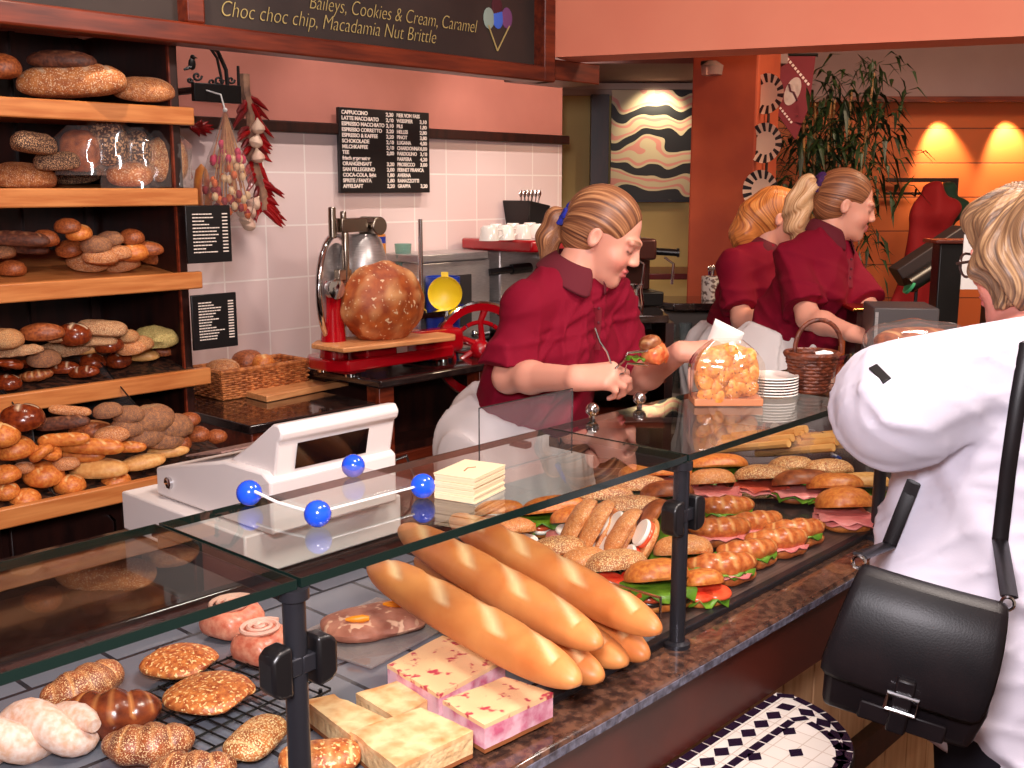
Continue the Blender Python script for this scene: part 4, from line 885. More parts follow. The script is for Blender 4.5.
# coat hooks with red and green cloth
p = at_d(923, 180, 6.36)
t = empty('coat_rack', 'dark wall-mounted coat rack on the orange wall', 'coat rack', (p.x, p.y, p.z), YAW-PI/2); kr = 6.36/1093
MB().box(-36*kr, -.0, -.012, 36*kr, .03, .012).box(-36*kr, 0, -.085, 36*kr, .03, -.07).box(22*kr, 0, -.19, 36*kr, .03, .0).build('rail', WOODD, t, bevel=.003)
for x in (-24, -10, 4, 18): MB().tube([(x*kr, .0, -.08), (x*kr, -.05, -.09), (x*kr, -.06, -.05)], .006, 7).build('hook', BLACKM, t)
def cloak(lab, x, y, wpx, hpx, m, name, D=6.1):
    kk = D/1093; s = Sdf((150, 10, 20)); c = at_d(x, y, D); f = frame((c.x, c.y, c.z), FW[:2]+(0,)); h_ = hpx*kk
    s.cone((0, 0, -.04), (wpx*.05*kk, 0, -.16), .05, wpx*.3*kk, .02, fr=f).cone((wpx*.05*kk, 0, -.16), (-wpx*.2*kk, 0, -h_+.1), wpx*.28*kk, wpx*.42*kk, .05, fr=f, flat=(1, .5, 1)).ell((wpx*.2*kk, -.03, -.14), (.1, .05, .06), .03, fr=f)
    s.disp = waves(7, 40, .009, (RT[0], RT[1], .1), .5); L = .5
    o = s.build(name, m, (c.x-L, c.y-L, c.z-h_-.2), (c.x+L, c.y+L, c.z+.1), .014, None, (c.x, c.y, c.z-h_)); return tag(o, lab, 'coat')
cloak('red coat hanging on the coat rack at the orange wall', 932, 183, 62, 170, mat('red_cloth', (150, 12, 22), .8), 'red_coat')
cloak('dark green coat hanging right of the red coat', 948, 183, 24, 70, mat('green_cloth', (20, 56, 40), .8), 'green_coat', 6.2)
# dark stand with cases, black post, grey box and paper further along the counter
p = at_d(925, 262, 4.7); kk = 4.7/1093
t = empty('display_case_stand', 'dark tilted case with two green rimmed tubes on a thin stand', 'stand', (p.x, p.y, p.z), YAW-PI/2)
MB().box(-.16, -.06, -.045, .17, .06, .05, Matrix.Translation((.02, 0, .02)) @ Matrix.Rotation(-.6, 4, 'Y')).build('case', mat('dark_case', (44, 34, 34), .5), t, bevel=.006)
for x, z in ((-.10, -.09), (.03, -.11)):
    o = MB().tube([(x, -.1, z), (x+.14, -.06, z+.08)], .036, 16).build('tube', BLACK, t); MB().lathe([(.037, 0), (.037, .012), (.03, .012), (.03, 0)], 18, Matrix.Translation((x-.002, -.1, z-.001)) @ Matrix.Rotation(-1.05, 4, 'Y') @ Matrix.Rotation(PI, 4, 'X')).build('green_rim', mat('green_rim', (60, 160, 110), .4), o)
MB().tube([(-.03, 0, -.04), (-.03, 0, -p.z+.96)], .008, 8).lathe([(.09, -p.z+.955), (.09, -p.z+.965), (.01, -p.z+.975)], 16, Matrix.Translation((-.03, 0, 0))).build('pole', BLACKM, t)
p = at_d(948, 250, 3.6); t = empty('black_post', 'thick black post with wooden top shelf behind the customer', 'post', (p.x, p.y, 0), YAW-PI/2); zt = at_d(948, 243, 3.6).z
MB().box(-.038, -.03, .956, .038, .04, zt).build('post', BLACKM, t, bevel=.004); MB().box(-.06, -.05, zt, .10, .07, zt+.012).build('top_plate', WOODR, t, bevel=.003); MB().box(.14, -.03, .956, .2, .04, zt-.15).build('side_post', BLACKM, t)
MB().box(-.08, -.06, 0, .22, .08, .957).build('pedestal', BLACKM, t)
p = at_d(972, 262, 3.4); t = empty('paper_sign', 'white paper sign clipped to the black post', 'sign', (p.x, p.y, p.z), YAW-PI/2)
MB().box(-.03, 0, -.085, .03, .003, .085).build('sheet', PAPER, t, smooth=False); MB().box(-.01, -.004, .075, .01, .006, .092).build('clip', BLACK, t)
p = at_d(898, 322, 3.3); t = empty('grey_scale', 'grey box-shaped counter scale beside the hands of the far woman', 'scale', (p.x, p.y, .957), YAW-PI/2-.15); kk = 3.3/1093
MB().box(-28*kk, -.08, 0, 33*kk, .12, at_d(898, 305, 3.3).z-.957).build('housing', mat('grey_housing', (76, 70, 70), .5), t, bevel=.004)
MB().box(-27*kk, -.083, .05, -24*kk, -.079, at_d(898, 305, 3.3).z-.97).build('edge_strip', STEEL, t)
p = at_d(876, 300, 3.62); t = empty('brass_tray', 'shiny brass tray on the counter behind the grey scale', 'tray', (p.x, p.y, at_d(876, 304, 3.62).z-.02), YAW-PI/2)
MB().box(-.09, -.05, 0, .06, .1, .012).build('tray', mat('brass', (220, 160, 80), .2, 1), t, bevel=.004)
MB().box(-.07, -.03, -(t.location.z-.002), .05, .08, 0).build('stand', WOODD, t)
# ================================================================ breads and pastries
GOLD = mat_bread('golden_crust', (222, 138, 62), (190, 96, 38), (246, 206, 140), 14, .42, .12)
BAG = mat_bread('baguette_crust', (218, 142, 78), (198, 112, 54), (246, 210, 156), 11, .45, .1)
BROWN = mat_bread('brown_crust', (176, 96, 48), (120, 56, 28), (224, 176, 120), 16, .45, .2)
DARK = mat_bread('rye_crust', (112, 62, 40), (70, 36, 26), (190, 130, 90), 18, .6, .3)
FLOUR = mat_bread('floury_crust', (206, 132, 72), (166, 92, 48), (240, 214, 180), 16, .7, .2, speck=(236, 200, 160), speck_scale=70, speck_lo=.58)
SEED = mat_bread('seeded_crust', (200, 122, 62), (150, 80, 40), (230, 190, 130), 22, .5, .5, speck=(240, 206, 150), speck_scale=150, speck_lo=.53)
POPPY = mat_bread('poppy_seed_crust', (204, 136, 82), (156, 102, 68), (214, 170, 120), 14, .6, .5, speck=(84, 72, 72), speck_scale=90, speck_lo=.52)
NUT = mat_bread('nut_crust', (196, 132, 84), (150, 88, 50), (240, 204, 160), 26, .55, .6, speck=(238, 204, 158), speck_scale=90, speck_lo=.52)
LYE = mat_bread('lye_crust', (136, 56, 22), (96, 34, 16), (244, 216, 180), 10, .2, .08)
HERB = mat_bread('cheese_crust', (206, 186, 120), (166, 140, 80), (230, 214, 150), 30, .6, .5, speck=(120, 130, 60), speck_scale=70, speck_lo=.6)
DSEED = mat_bread('dark_seeded_crust', (84, 52, 40), (50, 32, 28), (140, 90, 60), 20, .6, .6, speck=(200, 154, 112), speck_scale=48, speck_lo=.52)
LIGHTB = mat_bread('pale_crust', (238, 184, 112), (216, 150, 80), (252, 226, 176), 12, .5, .1)
SUGAR = mat_bread('sugared_crust', (232, 176, 130), (206, 130, 84), (250, 236, 226), 12, .6, .2, speck=(252, 240, 234), speck_scale=60, speck_lo=.46)
def loaf(L, W, H, p=2.5, score=None, n=4, amp=.03, seed=1, bend=0, ridges=0, seg=20, st=30, flat=.55, gv=.09, gw=.14):
    m = MB(); rings = []; T = []
    for i in range(st+1):
        t = -1+2*i/st; te = math.sin(t*PI/2); r = max(0.03, (1-abs(te)**p)**(1/2.2)); ring = []
        if ridges: r *= 1+.065*math.sin(te*ridges*PI)-.02
        for j in range(seg):
            a = 2*PI*j/seg; y, z = math.cos(a), math.sin(a)
            z = z if z > -flat else -flat+(z+flat)*.2
            g = 0; tone = 0
            if z > .15:
                if score == 'diag':
                    q = (te*n/2+y*.55) % 1.0; w = abs(q-.5)
                    if abs(te) < .86 and abs(y) < .8: g = max(0, 1-w/gw)
                elif score == 'long': g = max(0, 1-abs(y-.1*math.sin(te*3))/.22)*(1 if abs(te) < .75 else 0)
                elif score == 'cross': g = max(max(0, 1-abs(y)/.14), max(0, 1-abs(te)/.14))*(1 if te*te+y*y < .6 else .0)
                elif score == 'star': an = math.atan2(y, te)*5/2; g = max(0, 1-abs(math.sin(an+math.hypot(te, y)*1.4))/.22)*(1 if math.hypot(te, y) < .85 else 0)
                elif score == 'bands': g = max(0, 1-abs(((te*n/2) % 1)-.5)/.12)*(1 if abs(te) < .85 else 0)
            tone = g
            s = 1+amp*noise.noise(Vector((te*2.2, y*2, z*2))+Vector((seed*3.1, seed, 0)))*2
            rr = r*s*(1-gv*g); x = te*L/2
            P = Vector((x, y*W/2*rr, z*H/2*rr))
            if bend:
                A_ = bend*te; R_ = L/2/bend; yy = R_-P.y; P = Vector((math.sin(A_)*yy, R_-math.cos(A_)*yy, P.z))
            ring.append(P); T.append(tone*.9)
        rings.append(ring)
    return m.loft(rings, True, T)
def knotmesh(s):
    m = MB(); P = []
    for i in range(25):
        a = 2*PI*i/24*1.0; P.append((math.sin(a)+2*math.sin(2*a), math.cos(a)-2*math.cos(2*a), -math.sin(3*a)*.9))
    m.tube([Vector(p)*s/6.2 for p in P], s*.15, 10, False); return m
def pretz(s):
    P = [(-.1, -.1, .08), (.22, -.28, .1), (.42, -.05, 0), (.3, .32, 0), (0, .2, 0), (-.3, .32, 0), (-.42, -.05, 0), (-.22, -.28, .1), (.1, -.1, .12)]
    P2 = []
    for i in range(len(P)-1):
        for k in range(4): P2.append(Vector(P[i]).lerp(Vector(P[i+1]), k/4))
    for _ in range(3): P2 = [P2[0]]+[(P2[i-1]+P2[i]*2+P2[i+1])/4 for i in range(1, len(P2)-1)]+[P2[-1]]
    n = len(P2); return MB().tube([p*s for p in P2], [s*(.05+.05*math.sin(PI*i/(n-1))) for i in range(n)], 10)
def croissant_mesh(L=1, W=.45, seed=1): return loaf(L, W, W*.8, 1.7, 'bands', 7, .03, seed, .9, 3.5, 20, 44, .7)
PROTO = {}
def proto(kind):
    if kind in PROTO: return PROTO[kind]
    mk, m = KINDS[kind]; o = mk().build(kind, m); COL.objects.unlink(o); PROTO[kind] = o; return o
KINDS = {   # all about 1 long, scaled when placed
    'round_roll': (lambda: loaf(1, 1, .8, 2, 'cross', 1, .02, 3, seg=24, st=24), GOLD), 'star_roll': (lambda: loaf(1, 1, .75, 2, 'star', 1, .02, 5, seg=28, st=28), GOLD),
    'plain_roll': (lambda: loaf(1, .9, .75, 2.2, None, 1, .03, 7), BROWN), 'seeded_roll': (lambda: loaf(1, .85, .7, 2.2, None, 1, .04, 8), SEED), 'poppy_roll': (lambda: loaf(1, .8, .7, 2.2, 'long', 1, .03, 9), POPPY),
    'lye_roll': (lambda: loaf(1, .55, .5, 2.3, 'bands', 3, .01, 2), LYE), 'lye_bun': (lambda: loaf(1, .95, .8, 2, 'cross', 1, .01, 2), LYE), 'oval_roll': (lambda: loaf(1, .5, .42, 2.3, 'long', 1, .02, 4), LIGHTB), 'brown_roll': (lambda: loaf(1, .6, .52, 2.3, 'long', 1, .03, 6), BROWN),
    'small_baguette': (lambda: loaf(1, .3, .28, 4, 'diag', 4, .02, 12), GOLD), 'rye_stick': (lambda: loaf(1, .32, .3, 3.5, 'diag', 5, .03, 13), DARK), 'pale_stick': (lambda: loaf(1, .28, .26, 5, None, 1, .02, 14), FLOUR),
    'nut_twist': (lambda: loaf(1, .36, .3, 3, 'bands', 8, .05, 15, ridges=4), NUT), 'nut_slab': (lambda: loaf(1, .5, .36, 5, None, 1, .05, 16), NUT), 'cheese_bun': (lambda: loaf(1, .9, .6, 2.6, None, 1, .09, 17), HERB), 'floury_roll': (lambda: loaf(1, .75, .6, 2.3, 'long', 1, .03, 18), FLOUR),
    'croissant': (lambda: croissant_mesh(1, .45, 4), BROWN), 'seeded_croissant': (lambda: croissant_mesh(1, .55, 6), SEED), 'plain_pretzel': (lambda: pretz(1), LYE), 'sugar_pretzel': (lambda: pretz(1.0), SUGAR), 'knot_roll': (lambda: knotmesh(1), GOLD),
    'scored_loaf': (lambda: loaf(1, .45, .38, 2.8, 'diag', 5, .02, 20, st=44, seg=28), FLOUR), 'rye_loaf': (lambda: loaf(1, .5, .34, 2.4, 'diag', 4, .02, 21), DARK), 'round_loaf': (lambda: loaf(1, .85, .52, 2.3, 'long', 1, .03, 22), FLOUR), 'seed_loaf': (lambda: loaf(1, .5, .5, 4, None, 1, .04, 23), DSEED)}
def put(kind, p, L, rz, label_desc, where, group, cat='bread', tilt=0, pitch=0, sx=1, name=None):
    o = proto(kind).copy(); COL.objects.link(o); o.name = name or kind; s = L; o.scale = (s, s*sx, s*sx if sx != 1 else s); o.location = p; o.rotation_euler = (tilt, pitch, rz); reg(o, label_desc, where, cat, group); return o
IMG = YAW-PI/2            # direction that runs left to right across the view
def shelf_items(k, items, where, group):
    z, y, s, xr = SH[k]; y += .03
    for kind, cx, cy, w, h, layer, rz, desc in items:
        c = at_slope(cx, cy+h*.3+layer*16, z-.005, y, s); Y = max(c.y, y+.03)
        q = at_y(cx, cy, Y); L = w/ppm(q)/max(.75, abs(math.cos(rz)))*1.02
        put(kind, q, L, IMG+rz, desc, where, group, tilt=random.uniform(-.15, .15), pitch=random.uniform(-.12, .12))
shelf_items(0, [('plain_roll', 0, 69, 40, 32, 0, 0, 'brown round loaf'), ('rye_loaf', 62, 62, 66, 26, 2, .1, 'dark rye loaf behind'), ('scored_loaf', 72, 84, 104, 34, 0, .1, 'long loaf with diagonal cuts'), ('round_loaf', 144, 92, 58, 26, 0, .1, 'floury loaf with lengthwise crease')], 'on the top bread shelf', 'loaves on the top shelf')
# wrapped loaves on the second shelf
def wrapped(cx, cy, w, h, m, desc, rz=0, up_=0, bag=True):
    z, y, s, xr = SH[1]; q = at_y(cx, cy, y+.12); kk = 1/ppm(q); L, H = w*kk, h*kk
    t = empty('wrapped_loaf', None, 'bread', (q.x, q.y, q.z-H/2), IMG+rz)
    b = loaf(1, .9, 1, 3.2, None, 1, .03, cx, seg=16, st=16, flat=.85); b.v = [(v[0]*L, v[1]*L, v[2]*H+H/2) for v in b.v]; b.build('loaf', real(m, 3), t)
    if bag:
        f = MB(); rings = []
        for i in range(9):
            e = i/8; rr = (.54 if e < .75 else .54-.3*(e-.75)/.25); rings.append([Vector((rr*L*(1+.05*math.sin(j*4+i))*max(-1, min(1, 1.25*math.cos(2*PI*j/18))), rr*L*.9*(1+.05*math.sin(j*3+i*2))*max(-1, min(1, 1.25*math.sin(2*PI*j/18))), -.002+H*1.1*e)) for j in range(18)])
        f.loft(rings, False).build('clear_bag', CELLO, t)
    reg(t, desc, 'on the second bread shelf', 'bread', 'loaves on the second shelf'); return t
shelf_items(1, [('round_loaf', 22, 179, 64, 24, 0, 0, 'large floury round loaf'), ('seed_loaf', 34, 145, 38, 44, 2, 1.2, 'dark seeded loaf standing up'), ('seed_loaf', 57, 163, 40, 32, 1, .4, 'dark seeded loaf tilted against its neighbours'), ('seed_loaf', 78, 176, 44, 24, 0, .1, 'dark seeded loaf at the shelf front')], 'on the second bread shelf', 'loaves on the second shelf')
for a in ((80, 152, 38, 44, BROWN, 'bagged brown loaf'), (108, 145, 40, 46, DSEED, 'bagged dark loaf standing tall'), (138, 150, 26, 38, DSEED, 'bagged narrow dark loaf'), (130, 175, 44, 26, FLOUR, 'bagged pale loaf in a tray'), (167, 161, 40, 50, SEED, 'bagged sesame loaf half')): wrapped(*a)
B_ = 'brown crusty bread roll'
shelf_items(2, [('rye_stick', 18, 240, 60, 22, 2, .1, 'dark rye stick'), ('plain_roll', 45, 240, 27, 20, 2, 0, B_), ('plain_roll', 68, 228, 26, 22, 4, 0, B_), ('round_roll', 79, 234, 25, 20, 3, 0, 'golden cross-cut roll'), ('plain_roll', 70, 250, 27, 20, 1, 0, B_), ('poppy_roll', 96, 246, 30, 20, 2, 0, 'grey poppy seed roll'), ('poppy_roll', 110, 240, 26, 18, 3, 0, 'grey poppy seed roll'), ('plain_roll', 132, 238, 24, 20, 3, 0, B_), ('brown_roll', 146, 250, 34, 18, 2, .1, 'long brown slit roll'), ('floury_roll', 116, 254, 32, 20, 1, 0, 'floury slit roll'), ('floury_roll', 88, 263, 40, 18, 0, .2, 'floury slit roll'), ('floury_roll', 122, 264, 36, 15, 0, -.1, 'floury slit roll'), ('brown_roll', 159, 259, 35, 17, 0, 0, 'long brown slit roll'), ('plain_roll', 12, 270, 27, 14, 0, 0, B_), ('poppy_roll', 2, 253, 26, 20, 1, 0, 'grey poppy seed roll'), ('floury_roll', 100, 258, 34, 18, 1, .1, 'floury slit roll'), ('round_roll', 134, 254, 28, 18, 1, .2, 'golden cross-cut roll'), ('rye_stick', 20, 248, 56, 16, 1, .05, 'dark rye stick')], 'on the third bread shelf', 'rolls on the third shelf')
shelf_items(3, [('brown_roll', 42, 334, 42, 22, 4, .2, 'long brown slit roll'), ('lye_bun', 74, 336, 34, 20, 3, 0, 'shiny dark lye bun'), ('nut_slab', 102, 329, 48, 22, 3, .1, 'nut-crusted slab roll'), ('nut_slab', 100, 342, 34, 16, 2, .1, 'nut-crusted slab roll'), ('cheese_bun', 156, 339, 42, 27, 1, 0, 'pale green cheese bun'), ('nut_twist', 62, 350, 56, 17, 1, .1, 'long nut-covered twist'), ('lye_bun', 109, 346, 28, 21, 2, 0, 'shiny dark lye bun'), ('lye_bun', 93, 363, 26, 19, 0, 0, 'shiny dark lye bun'), ('lye_bun', 119, 361, 24, 18, 0, .3, 'shiny dark lye bun'), ('lye_roll', 63, 369, 31, 17, 0, .2, 'dark lye roll with white slits'), ('oval_roll', 141, 356, 36, 12, 0, 0, 'flat golden slit roll'), ('plain_pretzel', 2, 366, 40, 36, 1, .3, 'big shiny pretzel'), ('plain_pretzel', 24, 366, 34, 26, 0, .8, 'big shiny pretzel'), ('croissant', 36, 376, 32, 18, 0, .4, 'brown croissant'), ('seeded_roll', 128, 337, 22, 18, 3, 0, 'seeded roll'), ('seeded_roll', 6, 340, 34, 22, 3, 0, 'seeded roll'), ('poppy_roll', 44, 360, 28, 18, 1, .5, 'grey poppy seed roll'), ('brown_roll', 160, 352, 28, 12, 0, .0, 'long brown slit roll'), ('nut_twist', 20, 352, 44, 18, 2, .2, 'long nut-covered twist'), ('oval_roll', 84, 350, 34, 16, 1, .1, 'flat golden slit roll'), ('floury_roll', 132, 349, 30, 18, 2, .1, 'floury slit roll'), ('lye_roll', 84, 373, 30, 14, 0, .1, 'dark lye roll with white slits'), ('nut_slab', 66, 338, 36, 18, 3, .2, 'nut-crusted slab roll'), ('lye_bun', 8, 384, 26, 18, 0, .1, 'shiny dark lye bun'), ('seeded_roll', 140, 345, 26, 16, 2, .2, 'seeded roll')], 'on the fourth bread shelf', 'rolls on the fourth shelf')
G_ = 'golden star-cut roll'
shelf_items(4, [('lye_bun', 22, 420, 42, 34, 4, .2, 'big brown roll'), ('rye_stick', 62, 424, 54, 26, 3, .1, 'dark brown stick loaf'), ('pale_stick', 70, 411, 40, 13, 4, .15, 'pale floury stick'), ('brown_roll', 92, 432, 44, 16, 2, .1, 'long brown slit roll'), ('poppy_roll', 108, 412, 28, 18, 4, .2, 'grey poppy seed roll'), ('poppy_roll', 129, 416, 30, 24, 4, .2, 'grey poppy seed roll'), ('poppy_roll', 152, 420, 34, 28, 3, .7, 'grey poppy seed roll'), ('poppy_roll', 172, 428, 32, 34, 2, .9, 'grey poppy seed roll'), ('poppy_roll', 146, 436, 30, 26, 2, .7, 'grey poppy seed roll'), ('plain_roll', 189, 421, 23, 20, 2, 0, 'small golden bun'), ('plain_roll', 198, 435, 24, 17, 1, 0, 'small golden bun'), ('plain_roll', 217, 437, 20, 14, 1, 0, 'small golden bun'), ('star_roll', 15, 450, 38, 34, 2, .1, G_), ('knot_roll', 42, 452, 30, 24, 2, .3, 'golden knotted roll'), ('star_roll', 44, 476, 38, 34, 0, .2, G_), ('star_roll', 5, 476, 30, 24, 1, 0, G_), ('round_roll', 6, 492, 26, 22, 0, 0, 'golden cross-cut roll'), ('small_baguette', 92, 447, 62, 22, 2, .12, 'small golden baguette'), ('small_baguette', 122, 447, 46, 18, 2, .15, 'small golden baguette'), ('oval_roll', 99, 470, 58, 28, 0, 0, 'large pale oval roll'), ('oval_roll', 143, 463, 40, 32, 0, .4, 'large pale oval roll'), ('floury_roll', 66, 465, 26, 22, 1, .2, 'floury slit roll'), ('round_roll', 70, 486, 30, 22, 0, 0, 'golden cross-cut roll'), ('floury_roll', 24, 468, 20, 22, 1, .2, 'floury slit roll'), ('round_roll', 2, 436, 34, 30, 4, .1, 'golden cross-cut roll'), ('small_baguette', 64, 440, 50, 18, 3, .1, 'small golden baguette'), ('floury_roll', 112, 436, 34, 18, 3, .2, 'floury slit roll'), ('oval_roll', 168, 452, 40, 20, 1, .2, 'large pale oval roll'), ('plain_roll', 178, 444, 26, 20, 2, .1, 'small golden bun'), ('star_roll', 25, 500, 30, 24, 0, .1, 'golden star-cut roll'), ('poppy_roll', 128, 428, 30, 22, 3, .4, 'grey poppy seed roll'), ('poppy_roll', 164, 440, 30, 26, 2, .8, 'grey poppy seed roll'), ('round_roll', 116, 482, 28, 20, 0, .2, 'golden cross-cut roll'), ('small_baguette', 76, 456, 56, 18, 1, .1, 'small golden baguette')], 'on the lowest bread shelf', 'rolls on the lowest shelf')
for i, (x, y, w) in enumerate(((222, 349, 34), (247, 344, 34), (262, 341, 24), (238, 350, 26))):
    p = at_y(x, y, 3.34+.06*(i % 2)); p.z = BL0+.105; L = w/ppm(p); put(['floury_roll', 'plain_roll', 'round_roll', 'oval_roll'][i], p, L, IMG+i, ['floury slit roll', 'brown round roll', 'golden cross-cut roll', 'pale oval roll'][i], 'in the wicker basket beside the rack', 'rolls in the wicker basket')
# ---------------------------------------------------------------- baguettes in the case
DZ = .956
def baguette(a, b, z, desc, seed):
    A_, B__ = at_z(a[0], a[1], z), at_z(b[0], b[1], z); d = B__-A_; L = d.length+.02
    o = loaf(L, .070, .066, 3.6, 'diag', 4, .02, seed, seg=30, st=80, flat=.8, gv=.17, gw=.22).build('baguette', BAG, None, (A_+B__)/2, (0, 0, math.atan2(d.y, d.x))); tag(o, desc, 'baguette', 'baguettes in the display case'); return o
baguette((374, 567), (574, 680), DZ+.098, 'upper baguette nearest the cheesecake slices', 31)
baguette((404, 530), (596, 643), DZ+.098, 'middle baguette of the three upper ones', 32)
# a few salad leaves strewn between the sandwiches
for i, (x, y) in enumerate(()): pass
baguette((455, 520), (655, 629), DZ+.098, 'upper baguette nearest the sandwiches', 33)
baguette((420, 588), (597, 676), DZ+.036, 'lower baguette under the one nearest the cheesecake', 34)
baguette((420, 560), (622, 661), DZ+.036, 'lower baguette under the middle of the pile', 35)
baguette((476, 545), (643, 655), DZ+.036, 'lower baguette under the one nearest the sandwiches', 36)
# ---------------------------------------------------------------- cake slices
CRUM = mat('crumb_cake', (232, 200, 150), .7, c2=(214, 172, 120), scale=40, bump=.4, bscale=90); PINKF = mat('raspberry_filling', (236, 186, 196), .6, c2=(206, 100, 130), scale=35, bump=.3, lo=.45, hi=.65)
CHT = mat('cheesecake_top', (250, 204, 152), .45, c2=(198, 66, 84), scale=60, detail=2, lo=.58, hi=.66, bump=.2, bscale=20); APT = mat('apple_cake_top', (244, 208, 156), .5, c2=(206, 138, 80), scale=30, bump=.4, lo=.4, hi=.7); BASEC = mat('cake_base', (150, 86, 44), .7)
def slab(name, q, h, top, side, label, group):
    P = [at_z(x, y, DZ+h) for x, y in q]; c = sum(P, Vector())/4; L = [(p.x-c.x, p.y-c.y) for p in P]
    if sum(L[i][0]*L[(i+1) % 4][1]-L[(i+1) % 4][0]*L[i][1] for i in range(4)) < 0: L = L[::-1]
    def grid(z0, z1, f, nm, m, amp, par):
        mb = MB(); n = 9; T = []; Bm = []
        def bi(u_, v_): return (Vector(L[0])*(1-u_)*(1-v_)+Vector(L[1])*u_*(1-v_)+Vector(L[2])*u_*v_+Vector(L[3])*(1-u_)*v_)*f
        vs = []; fs = []
        for zz, s in ((z0, 0), (z1, 1)):
            for i in range(n):
                for j in range(n):
                    p = bi(i/(n-1), j/(n-1)); k = noise.noise(Vector((p.x*40, p.y*40, len(name)))); vs.append((p.x+.0015*k, p.y-.0015*k, zz+s*amp*k))
        for i in range(n-1):
            for j in range(n-1):
                a = i*n+j; fs.append((a, a+1, a+n+1, a+n)); b = a+n*n; fs.append((b, b+n, b+n+1, b+1))
        ed = [i*n for i in range(n)]+[(n-1)*n+j for j in range(1, n)]+[i*n+n-1 for i in range(n-2, -1, -1)]+[j for j in range(n-2, 0, -1)]
        for a, b in zip(ed, ed[1:]+ed[:1]): fs.append((a, b, b+n*n, a+n*n))
        return mb.add(vs, fs).build(nm, m, par)
    t = empty(name, label, 'cake', (c.x, c.y, DZ+.001), 0, group)
    grid(0, .006, 1, 'base', BASEC, 0, t); grid(.006, h-.006, 1.005, 'filling', side, .0, t); grid(h-.006, h, 1.01, 'topping', top, .0022, t)
slab('cheesecake_slice', [(388, 665), (443, 636), (504, 660), (439, 695)], .042, CHT, PINKF, 'raspberry cheesecake slice lying against the lowest baguettes', 'cheesecake slices')
slab('cheesecake_slice', [(443, 701), (505, 677), (552, 694), (485, 725)], .04, CHT, PINKF, 'raspberry cheesecake slice nearest the front glass and baguette ends', 'cheesecake slices')
slab('apple_cake_slice', [(351, 732), (421, 708), (472, 732), (397, 767)], .036, APT, CRUM, 'largest apple cake slice nearest the front glass', 'apple cake slices')
slab('apple_cake_slice', [(356, 694), (397, 681), (427, 701), (395, 718)], .026, APT, CRUM, 'small thin apple cake slice beside the cheesecake', 'apple cake slices')
slab('apple_cake_slice', [(305, 701), (334, 695), (392, 722), (351, 736)], .034, APT, CRUM, 'narrow apple cake slice at the left of the apple cake', 'apple cake slices')
# carrot cake on a plate
p = at_z(374, 620, DZ+.02)
t = empty('carrot_cake', 'flat nut cake with two orange marzipan carrots on a clear plate', 'cake', (p.x, p.y, DZ+.006))
o = loaf(.17, .12, .036, 4, None, 1, .05, 40).build('cake', mat_bread('nut_cake', (200, 136, 112), (160, 96, 76), (220, 170, 140), 24, .6, .5, speck=(226, 180, 150), speck_scale=60, speck_lo=.6), t, (0, 0, .012), (0, 0, IMG+.5))
for (x, y), a in zip(((357, 619), (394, 604)), (.15, .0)):
    q = at_z(x, y, DZ+.04)-t.location; d = Vector((math.cos(IMG+a), math.sin(IMG+a), 0))
    m = MB().tube([q-d*.018, q-d*.008, q+d*.008, q+d*.019], [.002, .005, .0065, .004], 10).build('marzipan_carrot', mat('marzipan_orange', (246, 146, 20), .4), t)
t2 = empty('cake_plate', 'clear square glass plate under the carrot cake', 'plate', (p.x, p.y, DZ+.0005), .15); MB().box(-.11, -.09, 0, .11, .09, .004).build('plate', mat_glass('plate_glass', (226, 214, 210), 1.5, haze=.25), t2, bevel=.001)
# pastries on the left
def pc(x, y, z=DZ+.02): return at_z(x, y, z)
DK = mat_bread('dark_croissant', (164, 84, 44), (112, 50, 30), (216, 150, 90), 14, .35, .3, speck=(232, 190, 140), speck_scale=150, speck_lo=.56)
DKP = mat_bread('glazed_croissant', (150, 70, 36), (96, 40, 24), (214, 140, 80), 12, .25, .2)
for x, y, w, rz, m, lab in ((87, 688, 84, 1.0, DK, 'seeded dark croissant at the back of the left tray'), (107, 717, 96, .15, DKP, 'glazed ridged croissant in the middle of the left tray'), (148, 746, 84, .2, DK, 'seeded croissant in front of the glazed croissant'), (192, 772, 80, .1, DK, 'seeded croissant cut by the lower edge beside the post')):
    q = pc(x, y, DZ+.03); L = w/ppm(q)*1.1; mm = loaf(L, L*.52, L*.46, 1.8, 'bands', 7, .03, x, .7, 3.5, 24, 50, .7); tag(mm.build('croissant', real(m, 4), None, (q.x, q.y, DZ+.02+L*.1), (0, 0, IMG+rz)), lab, 'pastry', 'croissants in the left tray')
q = pc(30, 742, DZ+.03); L = .14
t = empty('sugar_twist', 'thick sugar-dusted twisted pastry at the lower left corner', 'pastry', (q.x, q.y, DZ+.001))
SG = mat_bread('icing_sugar_dough', (246, 218, 206), (232, 180, 150), (255, 246, 242), 30, .7, .15)
for j in range(2): MB().tube([(-.075+.15*i/20, (.024 if j else -.024)*math.cos(i*.42)+.03*math.sin(i*.16), .03+(.014 if j else -.014)*math.sin(i*.42)) for i in range(21)], [.009+.0155*math.sin(PI*i/20)**.6 for i in range(21)], 12).build('strand', real(SG, 4), t, None, (0, 0, IMG+.4))
RND = mat_bread('almond_tart_crust', (216, 130, 66), (160, 72, 36), (250, 206, 140), 26, .4, .4, speck=(250, 204, 140), speck_scale=50, speck_lo=.58)
for x, y, w, lab in ((179, 662, 72, 'round flat almond pastry further back on the wire rack'), (209, 694, 84, 'round glossy fruit pastry nearer the front on the wire rack')):
    q = pc(x, y, DZ+.022); L = w/ppm(q); mm = loaf(L, L*.98, L*.26, 3, None, 1, .05, x, seg=28, st=28); tag(mm.build('round_pastry', real(RND, 4), None, (q.x, q.y, DZ+.016+L*.07), (0, 0, .4)), lab, 'pastry', 'round pastries')
